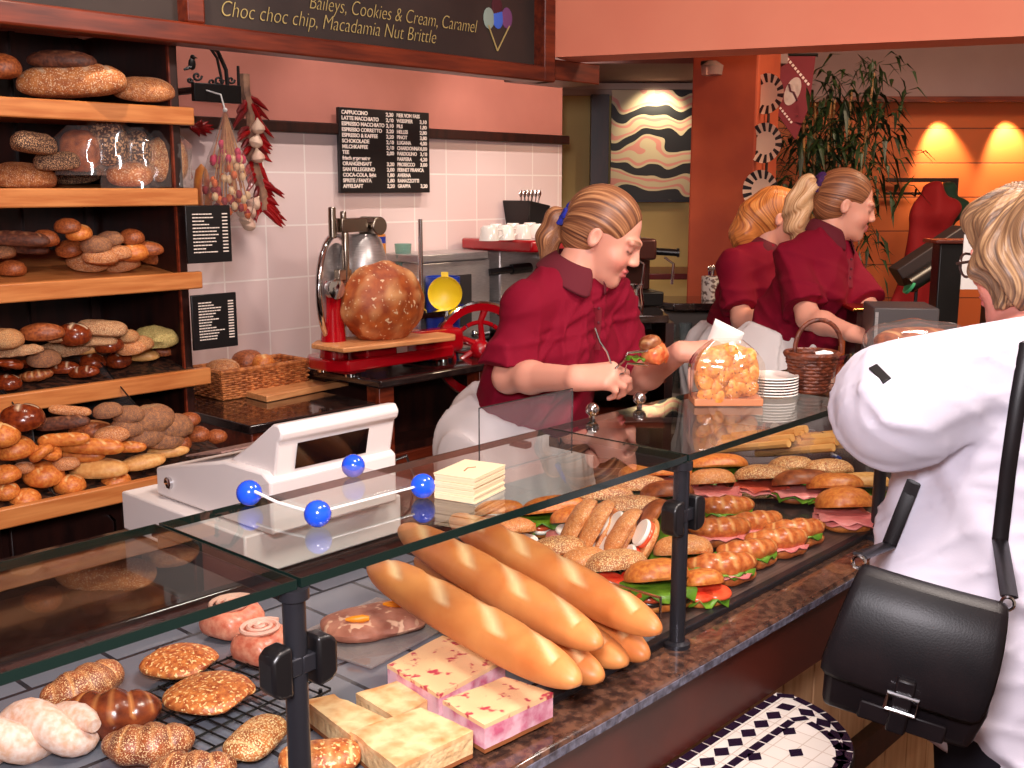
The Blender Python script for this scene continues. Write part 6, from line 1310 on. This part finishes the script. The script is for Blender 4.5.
def strands(fr, tp, tail=True, f=26, down=False):      # coordinate that stays constant along each strand
    tp = np.array(tp)
    def g(P):
        q = (P-fr[0]) @ fr[1]; d = q-tp; a = (np.arctan2(q[:, 0], -(q[:, 1]+.3*q[:, 2]))+.25*np.sin(q[:, 2]*30) if down else np.arctan2(d[:, 0], d[:, 2]+.03))*f/3; al = np.linalg.norm(d, axis=1)*7
        if tail:
            b = q[:, 0]*f*5; w = np.clip((-q[:, 1]+tp[1]-.0)*60, 0, 1); a = a*(1-w)+(b+q[:, 1]*f*3)*w; 
        return np.stack([a*1.6, al, np.zeros(len(P))], 1)
    return g
def tie(root, fr, p, ax, R0, r, col, L):
    o = np.array(loc(fr, p)); w = frame(o, fr[1] @ np.array(ax)/np.linalg.norm(fr[1] @ np.array(ax))); m = MB(); P = []
    for j in range(29):
        a = 2*PI*j/28; rr = R0+.004*math.sin(a*7); P.append(Vector(o+w[1] @ np.array([rr*math.cos(a), .004*math.sin(a*9), rr*math.sin(a)]))-Vector(L))
    m.tube(P, [r*(1+.25*math.sin(j*2.3)) for j in range(29)], 8, False).build('hair_tie', mat('hair_tie_cloth', col, .8, c2=tuple(int(v*.6) for v in col), scale=120), root)
def hair_pony(mt, tail, tcol, tiepos=(0, -.1, .0), frizz=0, tmat=None):
    def g(root, fr, L, sc):
        S = Sdf(); scalp(S, fr, None); S.uvfn = strands(fr, tiepos)
        Ri = np.linalg.inv(fr[1]); bk = fr[1][:, 1]/np.linalg.norm(fr[1][:, 1]); bk = np.array([bk[0], bk[1], 0]); bk /= -np.linalg.norm(bk); T = [np.array(tiepos)]
        for b, d in tail[0]: T.append(np.array(tiepos)+(bk*b+np.array([0, 0, -d])) @ fr[1])
        h = .0035 if frizz == 0 else .005
        P_ = [loc(fr, t) for t in T]; tp = S if tmat is None else Sdf()
        if tmat is not None: tp.uvfn = strands(fr, tiepos)
        tp.chain(P_, tail[1], .012, None)
        fz = waves(6, 120, frizz, (bk[0], bk[1], .4), .8) if frizz else None
        if fz: tp.disp = fz
        lo, hi = local_bounds(fr, (-.11, -.14, -.12), (.11, .1, .15)); q = np.array(P_); lo = np.minimum(lo, q.min(0)-.07); hi = np.maximum(hi, q.max(0)+.07)
        S.build('hair', mt, lo, hi, h, root, L)
        if tmat is not None: tp.build('ponytail', tmat, q.min(0)-.08, q.max(0)+.08, h, root, L)
        tie(root, fr, tuple(np.array(tiepos)+np.array([0, -.006, .006])), (0, -1, .1), .026, .014, tcol, L)
    return g
HAIR_A = mat_hair('ash_blond_hair', (142, 92, 60), (84, 50, 38), (206, 150, 104)); HAIR_B = mat_hair('brown_hair', (142, 88, 56), (92, 54, 40), (184, 124, 84)); HAIR_C = mat_hair('pale_blond_hair', (216, 168, 120), (170, 116, 76), (240, 206, 164)); HAIR_D = mat_hair('orange_blond_hair', (210, 128, 62), (150, 80, 40), (236, 164, 90)); HAIR_E = mat_hair('grey_blond_hair', (134, 100, 72), (82, 62, 50), (196, 156, 112))
J1 = dict(pelvis=A3(2.12, 1.93, .95), waist=A3(2.12, 1.885, 1.08), chest=A3(2.125, 1.80, 1.28), neck=A3(2.13, 1.755, 1.44), head=A3(2.193, 1.695, 1.54), RS=A3(1.98, 1.765, 1.37), LS=A3(2.285, 1.745, 1.365), RE=A3(1.925, 1.775, 1.205), RW=A3(1.872, 1.52, 1.24), LE=A3(2.33, 1.70, 1.14), LW=A3(2.22, 1.475, 1.265))
hd1 = [(J1['RW'], A3(.35, -.85, .12), A3(-.55, -.25, .75), -1, (.75, .9, .6), .9), (J1['LW'], A3(.62, -.7, .16), A3(.2, -.3, .9), 1, (.3, .45, .35), .6)]
W1_, hf1, _ = staff('nearest woman in maroon polo shirt with blue hair tie holding food tongs', J1, -86, -61, -26, 0, 1.0, .0036, hd1, hair_pony(HAIR_A, ([(.035, .0), (.055, .05), (.05, .12), (.03, .17)], [.019, .026, .03, .022, .006]), (30, 44, 170)), .86, group=None)
# necklace of keys / pen clipped to the shirt
q = at_d(600, 338, 2.5)
J2 = dict(pelvis=A3(3.44, 1.90, .98), waist=A3(3.48, 1.86, 1.13), chest=A3(3.53, 1.80, 1.33), neck=A3(3.555, 1.775, 1.48), head=A3(3.58, 1.725, 1.60), RS=A3(3.395, 1.82, 1.415), LS=A3(3.67, 1.78, 1.40), RE=A3(3.30, 1.70, 1.235), RW=A3(3.21, 1.50, 1.21), LE=A3(3.60, 1.62, 1.23), LW=A3(3.36, 1.47, 1.215))
hd2 = [(J2['RW'], A3(-.1, -.9, -.1), A3(-.2, 0, 1), -1, (.5, .6, .4), .6), (J2['LW'], A3(-.5, -.6, -.15), A3(.1, -.2, 1), 1, (.5, .6, .4), .6)]
staff('woman in maroon polo shirt with purple hair tie and blond ponytail leaning over the counter', J2, -95, -55, -14, 0, 1.0, .0055, hd2, hair_pony(HAIR_B, ([(.04, .0), (.07, .06), (.075, .13), (.06, .2)], [.024, .036, .046, .042, .02]), (70, 12, 90), (0, -.103, .04), .005, HAIR_C), .8)
def hair_w3(root, fr, L, sc):
    S = Sdf(); scalp(S, fr, None); S.uvfn = strands(fr, (0, .02, .14), False, 26, True)
    S.ell((0, .05, .085), (.07, .04, .03), .02, fr=fr); S.chain([(.0, -.1, .0), (.0, -.12, -.08), (.0, -.11, -.17)], [.06, .055, .02], .03, None, fr)
    S.disp = lambda P: .0015*np.sin(((P-fr[0]) @ fr[1])[:, 0]*260)
    lo, hi = local_bounds(fr, (-.11, -.2, -.22), (.11, .12, .15)); S.build('hair', HAIR_D, lo, hi, .0055, root, L)
J3 = dict(pelvis=A3(3.70, 2.25, .97), waist=A3(3.71, 2.23, 1.10), chest=A3(3.725, 2.19, 1.28), neck=A3(3.735, 2.17, 1.42), head=A3(3.765, 2.12, 1.545), RS=A3(3.58, 2.20, 1.36), LS=A3(3.87, 2.10, 1.35), RE=A3(3.50, 2.11, 1.18), RW=A3(3.50, 1.90, 1.19), LE=A3(3.86, 1.98, 1.17), LW=A3(3.70, 1.88, 1.19))
for k_3 in J3: J3[k_3] = A3(J3[k_3][0]+.155, J3[k_3][1]+.05, 1.66-(1.66-J3[k_3][2])*1.035)
hd3 = [(J3['RW'], A3(.3, -.9, 0), A3(0, 0, 1), -1, (.4, .5, .4), .5), (J3['LW'], A3(-.4, -.8, 0), A3(0, 0, 1), 1, (.4, .5, .4), .5)]
staff('woman in maroon polo shirt with orange blond hair standing behind the other two women', J3, -80, -48, -8, 0, 1.0, .006, hd3, hair_w3, .8)
# tongs with a stuffed roll, and a sheet of paper in the other hand
hr = np.array(J1['RW'])+A3(.35, -.85, .12)/np.linalg.norm(A3(.35, -.85, .12))*.075
tip = at_d(640, 358, 2.40)
t = empty('food_tongs', 'steel food tongs held by the nearest woman gripping a piece of roll', 'tongs', tip)
H0 = Vector(hr)-tip
for s in (-1, 1):
    m = MB().tube([H0+Vector((0, 0, .004*s)), H0*.5+Vector((0, 0, .014*s)), Vector((-.02, .02, .012*s)), Vector((.012, -.012, .016*s))], [.0045, .005, .005, .008], 8, True, .5).build('arm', CHROME, t)
MB().tube([H0+Vector((0, 0, .004)), H0*1.14+Vector((0, 0, .016)), H0*1.14+Vector((0, 0, -.014)), H0+Vector((0, 0, -.004))], .004, 8).build('handle_ring', CHROME, t)
MB().tube([Vector(at_d(x, y, 2.42))-tip for x, y in ((595, 328), (600, 342), (607, 352), (612, 366))], .0022, 6).build('hook_wire', CHROME, t)
c0 = at_d(650, 357, 2.42); L = .062
t = empty('held_roll_piece', 'red filled roll piece gripped by the steel tongs', 'food', c0)
mm = loaf(L, L*.9, L*1.0, 2.2, None, 1, .12, 51); mm.build('filling', mat('red_filling', (206, 84, 46), .3, c2=(236, 150, 90), scale=60), t, (.008, -.008, .004))
ruffle(.026, 0, 3, LET, 'lettuce', t).location = (-.018, .02, .0); blob_ = blobmesh((.03, .024, .02), .1, 3, 2, .9, 16); blob_.build('bread_half', BROWN, t, (.0, .0, .03))
pA = np.array(J1['LW'])+A3(.62, -.7, .16)/np.linalg.norm(A3(.62, -.7, .16))*.08
c0 = Vector(at_d(722, 342, 2.66))
t = empty('paper_sheet', 'small white paper sheet held in the left hand of the nearest woman', 'paper', c0, IMG)
k = 2.66/1093
P = [Vector((a*k, b*.0002, c*k)) for a, b, c in ((-19, 60, -14), (-8, -40, 24), (21, -60, 10), (12, 20, -16))]
m = MB(); n = 6; vs = []; fs = []
for i in range(n):
    for j in range(n): u_, v_ = i/(n-1), j/(n-1); p = (P[0]*(1-u_)+P[1]*u_)*(1-v_)+(P[3]*(1-u_)+P[2]*u_)*v_; vs.append(p+Vector((0, -.01*math.sin(u_*3)*math.sin(v_*2.5), 0)))
for i in range(n-1):
    for j in range(n-1): a = i*n+j; fs.append((a, a+1, a+n+1, a+n))
o = m.add(vs, fs).build('sheet', PAPER, t); sm = o.modifiers.new('thickness', 'SOLIDIFY'); sm.thickness = .001
# ---------------------------------------------------------------- the customer
C0 = (1.79, .52, 0)
root = empty('person', 'customer with grey blond hair and white coat seen from behind leaning on the counter', 'person', C0)
JC = dict(head=A3(1.875, .575, 1.545), neck=A3(1.85, .53, 1.41))
S = Sdf((226, 150, 134)); hf = head(S, JC['head'], 78, -8, 0, .98, False, (150, 130, 110), (228, 152, 136))
S.cone(loc(hf, (0, -.03, -.05)), JC['neck']-A3(0, 0, .04), .056, .066, .03)
S.ell((1.81, .54, 1.34), (.17, .1, .12), .05).ell((1.80, .53, 1.1), (.16, .11, .25), .05)
LSc = A3(1.66, .59, 1.39); LEc = np.array(at_d(898, 405, 1.62)); LWc = LEc+A3(.916, .40, -.12)*.23
RSc, REc, RWc = A3(2.0, .50, 1.39), A3(2.12, .64, 1.2), A3(2.08, .84, 1.31)
for a, b, c in ((LSc, LEc, LWc), (RSc, REc, RWc)): S.chain([a, b], [.05, .044], .02); S.chain([b, c], [.042, .029], .02)
hand(S, LWc, A3(.8, .5, -.2), A3(.1, 0, 1), 1, (.25, .3, .25), .4); hand(S, RWc, A3(-.1, .9, -.15), A3(0, 0, 1), -1, (.25, .3, .25), .4)
S.cut((0, 0, .9), (0, 0, -1)); S.build('body', SKINM, (1.4, .3, .88), (2.35, 1.12, 1.75), .0042, root, C0)
W = (208, 203, 216)
T = Sdf(W)
T.cone((1.80, .54, 1.34), (1.80, .51, .98), .175, .215, .05).ell((1.82, .545, 1.32), (.2, .13, .13), .06).cone((1.80, .51, .98), (1.82, .50, .74), .205, .212, .03)
for q in (LSc, RSc): T.ell(q, (.078, .078, .07), .05)
T.cone(LSc, (1.80, .555, 1.42), .07, .062, .04).cone(RSc, (1.87, .535, 1.42), .07, .062, .04)
T.chain([LSc, (LSc+LEc)/2+A3(-.0, 0, .0), LEc], [.078, .084, .086], .03); T.sleeve(LEc, LWc-A3(.02, .01, 0), .084, .056, .03)
T.chain([RSc, REc], [.078, .072], .04); T.sleeve(REc, RWc-A3(-.01, .05, .02), .07, .052, .03)
T.cone(tuple(at_d(930, 490, 1.76)), tuple(at_d(902, 600, 1.72)), .05, .055, .06)
T.cone((1.85, .53, 1.39), (1.86, .55, 1.475), .092, .086, .03, (238, 214, 214))
T.cone((1.85, .535, 1.40), (1.865, .565, 1.54), .066, .07, .008, None, 's')
T.cut((1.85, .535, 1.462), (.05, .3, 1), .006); T.cut((0, 0, .79), (0, 0, -1), .006)
wa_, wb_, wc_ = waves(7, 44, .0065, (.5, .4, -.5), .6, 4), waves(6, 14, .005, (.7, .7, .1), .7), waves(5, 90, .004, (.4, .6, .8), .8, 6)
T.disp = lambda P: wa_(P)+wb_(P)+wc_(P)
T.build('coat', COATM, (1.3, .13, .72), (2.3, 1.1, 1.62), .0065, root, C0)
# black tab on the sleeve
q = at_d(880, 374, 1.60)
tb = Sdf(); 
ray_ = np.array(ray(880, 374)); ts = np.linspace(1.3, 1.9, 600); dd = T.ev(np.array([0, 0, HC])+ray_*ts[:, None]); i_ = int(np.argmax(dd < 0)); qt = Vector(ray_*ts[i_])+Vector((0, 0, HC))
gr = np.array([(T.ev((np.array(qt)+e)[None])-T.ev((np.array(qt)-e)[None]))[0] for e in np.eye(3)*.004]); gn = Vector(gr).normalized(); rx_ = Vector(RT).cross(gn).cross(gn).normalized()*-1; ry_ = gn.cross(rx_)
M = Matrix(((rx_.x, ry_.x, gn.x, qt.x-C0[0]), (rx_.y, ry_.y, gn.y, qt.y-C0[1]), (rx_.z, ry_.z, gn.z, qt.z), (0, 0, 0, 1)))
MB().box(-.007, -.018, -.006, .007, .018, .003, M @ Matrix.Rotation(.35, 4, 'Z')).build('sleeve_tab', BLACK, root, bevel=.001)
# hair
S = Sdf((206, 172, 130)); cx = (222, 186, 136)
S.ell((0, -.025, .035), (.1, .112, .095), .03, fr=hf).ell((0, -.055, -.03), (.098, .085, .085), .03, fr=hf).ell((.0, .045, .075), (.08, .06, .04), .03, fr=hf)
S.ell((-.075, .01, -.015), (.045, .055, .062), .02, fr=hf).ell((.08, .0, -.01), (.04, .05, .06), .02, fr=hf)
S.ell((0, .1, -.05), (.08, .062, .12), .015, None, 's', fr=hf); S.ell((-.115, .045, -.06), (.05, .05, .05), .012, None, 's', fr=hf); S.ell((.115, .045, -.06), (.05, .05, .05), .012, None, 's', fr=hf)
S.uvfn = strands(hf, (0, -.01, .16), False, 34, True)
def dh(P):
    q = (P-hf[0]) @ hf[1]; an = np.arctan2(q[:, 0], -q[:, 1]); return .0045*np.sin(an*9+3*np.sin(q[:, 2]*26))+.0018*np.sin(an*30+5*np.sin(q[:, 2]*24+1))
S.disp = dh; lo, hi = local_bounds(hf, (-.15, -.16, -.15), (.15, .13, .16)); S.build('hair', HAIR_E, lo, hi, .0038, root, C0)
m = MB()
G = lambda *p: Vector(loc(hf, p))-Vector(C0)
for s in (-1, 1):
    m.tube([G(s*.078, -.02, .002), G(s*.08, .05, .006), G(s*.066, .098, .004)], .0026, 6)
    m.tube([G(s*(.036+.028*math.cos(a)), .1-.006*abs(math.cos(a)), .0+.02*math.sin(a)) for a in np.linspace(0, 2*PI, 17)], .0022, 6, False)
m.tube([G(-.01, .102, .006), G(.01, .102, .006)], .002, 6); m.build('glasses', mat('glasses_frame', (60, 40, 36), .3), root)
Tr = Sdf((24, 22, 30)); 
for s in (-1, 1): Tr.chain([(1.80+s*.09, .5, .86), (1.80+s*.09, .5, .48), (1.80+s*.1, .47, .06)], [.12, .085, .07], .03)
Tr.cut((0, 0, .035), (0, 0, -1)); Tr.build('trousers', CLOTHM, (1.5, .25, .0), (2.15, .8, 1.0), .012, root, C0)
Sh = Sdf((30, 26, 26))
for s in (-1, 1): Sh.cone((1.80+s*.1, .44, .045), (1.81+s*.11, .62, .035), .045, .035, .02)
Sh.cut((0, 0, .001), (0, 0, -1)); Sh.build('shoes', CLOTHM, (1.5, .3, -.02), (2.15, .75, .15), .01, root, C0)
# handbag
LEA = mat('black_leather', (15, 12, 15), .38, c2=(24, 18, 20), scale=14, bump=.03, bscale=400, spec=.22); 
bc = at_d(913, 654, 1.46); al = .42; r_ = Vector(RT)*math.cos(al)-Vector((math.cos(YAW), math.sin(YAW), 0))*math.sin(al); n_ = -Vector((math.cos(YAW), math.sin(YAW), 0))*math.cos(al)-Vector(RT)*math.sin(al); z_ = Vector((0, 0, 1))
ro = math.radians(-9); r2 = r_*math.cos(ro)+z_*math.sin(ro); z2 = z_*math.cos(ro)-r_*math.sin(ro)
BM = Matrix(((r2.x, -n_.x, z2.x, bc.x), (r2.y, -n_.y, z2.y, bc.y), (r2.z, -n_.z, z2.z, bc.z), (0, 0, 0, 1)))
t = empty('handbag', 'black leather shoulder bag with buckled flap hanging at the customer hip', 'handbag', bc); BL = Matrix.Translation(-Vector(bc)) @ BM
def pf(L): return [(a, b) for a, b in L]
MB().loft([[BL @ Vector(p) for p in ring] for ring in ([(-.098, -.03, -.1), (.092, -.035, -.095), (.096, .03, -.095), (-.098, .03, -.1)], [(-.104, -.04, -.04), (.102, -.044, -.04), (.108, .035, -.04), (-.104, .03, -.04)], [(-.092, -.03, .06), (.096, -.034, .06), (.104, .03, .06), (-.092, .03, .06)], [(-.085, -.012, .095), (.092, -.014, .095), (.094, .022, .095), (-.085, .022, .095)])]).build('body', LEA, t, bevel=.012, seg=3)
fl = [(-.088, .024, .09), (-.09, .01, .102), (-.092, -.016, .1), (-.1, -.036, .06), (-.108, -.048, .0), (-.114, -.05, -.045)]
fr2 = [(.094, .024, .09), (.096, .01, .102), (.098, -.018, .1), (.103, -.04, .06), (.104, -.052, .0), (.098, -.054, -.05)]
vs = []; n = 9
for a, b in zip(fl, fr2):
    for j in range(n): u_ = j/(n-1); p = Vector(a).lerp(Vector(b), u_); p.y -= .006*math.sin(PI*u_); vs.append(BL @ p)
fs = [(i*n+j, i*n+j+1, (i+1)*n+j+1, (i+1)*n+j) for i in range(5) for j in range(n-1)]
o = MB().add(vs, fs).build('flap', LEA, t); sm = o.modifiers.new('thickness', 'SOLIDIFY'); sm.thickness = .006; sm.offset = 0; sb = o.modifiers.new('subdivision', 'SUBSURF'); sb.levels = 1; sb.render_levels = 1
MB().box(-.012, -.07, -.085, .012, -.058, -.01, BL).build('closing_tab', LEA, t, bevel=.003)
b_ = MB().tube([BL @ Vector(p) for p in ((-.019, -.072, -.052), (.019, -.072, -.052), (.019, -.072, -.03), (-.019, -.072, -.03), (-.019, -.072, -.052))], .0028, 6).build('buckle', CHROME, t)
MB().box(-.05, -.052, -.088, .06, -.045, -.062, BL).build('front_pocket_edge', LEA, t, bevel=.003)
for s in (-1, 1): MB().tube([BL @ Vector((s*.094+.008*math.cos(a), .005, .103+.009*math.sin(a))) for a in np.linspace(0, 2*PI, 13)], .0025, 6, False).build('strap_ring', CHROME, t)
def front(x, y, off=.008):       # just in front of the coat
    rr = np.array(ray(x, y)); ts = np.linspace(1.2, 2.4, 900); dd = T.ev(np.array([0, 0, HC])+rr*ts[:, None]); i_ = int(np.argmax(dd < .002)); return Vector(rr*(ts[i_]-off))+Vector((0, 0, HC)) if dd[i_] < .002 else None
L_ = [BL @ Vector((.094, .005, .112))]
for x, y in ((1000, 540), (1008, 470), (1018, 400), (1027, 345)):
    p = front(x, y)
    if p: L_.append(p-Vector(bc))
L_ += [Vector((1.97, .50, 1.485))-Vector(bc), Vector((1.97, .60, 1.44))-Vector(bc), Vector((1.84, .72, 1.25))-Vector(bc), Vector((1.64, .68, 1.12))-Vector(bc)]
for x, y in ((914, 482), (902, 512), (889, 545)):
    p = front(x, y, .012)
    if p: L_.append(p-Vector(bc))
L_.append(BL @ Vector((-.094, .005, .112)))
MB().tube(L_, .011, 8, True, .3).build('shoulder_strap', LEA, t)
# ================================================================ camera, lights, world
cam = bpy.data.cameras.new('camera'); co = bpy.data.objects.new('camera', cam); COL.objects.link(co)
cam.sensor_width = 36; cam.lens = F*36/1024; cam.clip_start = .05
R = Matrix((RT, UP, tuple(-v for v in FW))).transposed()
co.matrix_world = Matrix.Translation((0, 0, HC)) @ R.to_4x4(); SC.camera = co
def area(name, loc, target, size, power, col, sy=None):
    l = bpy.data.lights.new(name, 'AREA'); l.energy = power; l.color = col; l.size = size
    if sy: l.shape = 'RECTANGLE'; l.size_y = sy
    o = bpy.data.objects.new(name, l); COL.objects.link(o); o.location = loc
    o.rotation_euler = (Vector(target)-Vector(loc)).to_track_quat('-Z', 'Y').to_euler(); return o
def spot(name, loc, target, power, col, ang=60, blend=.6, r=.03):
    l = bpy.data.lights.new(name, 'SPOT'); l.energy = power; l.color = col; l.spot_size = math.radians(ang); l.spot_blend = blend; l.shadow_soft_size = r
    o = bpy.data.objects.new(name, l); COL.objects.link(o); o.location = loc
    o.rotation_euler = (Vector(target)-Vector(loc)).to_track_quat('-Z', 'Y').to_euler(); return o
WARM = (1, .74, .5); NEUT = (1, .93, .98)
area('camera_flash', (-.05, .05, 1.9), (1.6, 1.5, 1.2), .25, 40, NEUT)
area('shop_lamp', (.9, .3, 2.85), (1.1, 1.1, .9), .5, 45, (1, .86, .78))
area('shop_lamp', (2.4, .5, 2.85), (2.2, 1.1, .9), .5, 40, (1, .86, .78))
for x in (1.5, 2.2, 3.0): spot('wall_fill_spot', (x+.7, 2.75, 2.8), (x+.9, 3.5, 1.5), 45, (1, .86, .78), 75)  # unseen spots on the tiled wall, leftmost one added to brighten the slicer end
spot('rack_lamp', (1.2, 2.2, 2.85), (1.2, 3.0, 1.3), 45, (1, .84, .66), 90)
for i, xx in enumerate((942, 1010)):
    p = at_d(xx, 108, 6.31); tq = at_d(xx, 150, 6.5)
    spot('wall_washer_lamp', (p.x, p.y, 2.125), (tq.x, tq.y, 1.7), 70, (1, .7, .38), 62, .7, .015)
p = at_d(665, 80, 5.9); spot('picture_lamp', (p.x, p.y, 2.2), tuple(at_d(650, 150, 6.3)), 10, (1, .85, .6), 90)
area('back_lamp', (4.4, 1.2, 2.85), (4.9, 1.9, 1.2), .6, 60, WARM)
w = bpy.data.worlds.new('world'); SC.world = w; w.use_nodes = True
w.node_tree.nodes['Background'].inputs[0].default_value = (1, .72, .55, 1); w.node_tree.nodes['Background'].inputs[1].default_value = .4
vs = SC.view_settings; vs.view_transform = 'Standard'; vs.look = 'None'; vs.exposure = 0; vs.gamma = 1; vs.use_curve_mapping = False
SC.cycles.max_bounces = 8; SC.cycles.transparent_max_bounces = 16
bake_texts(); finish_labels()
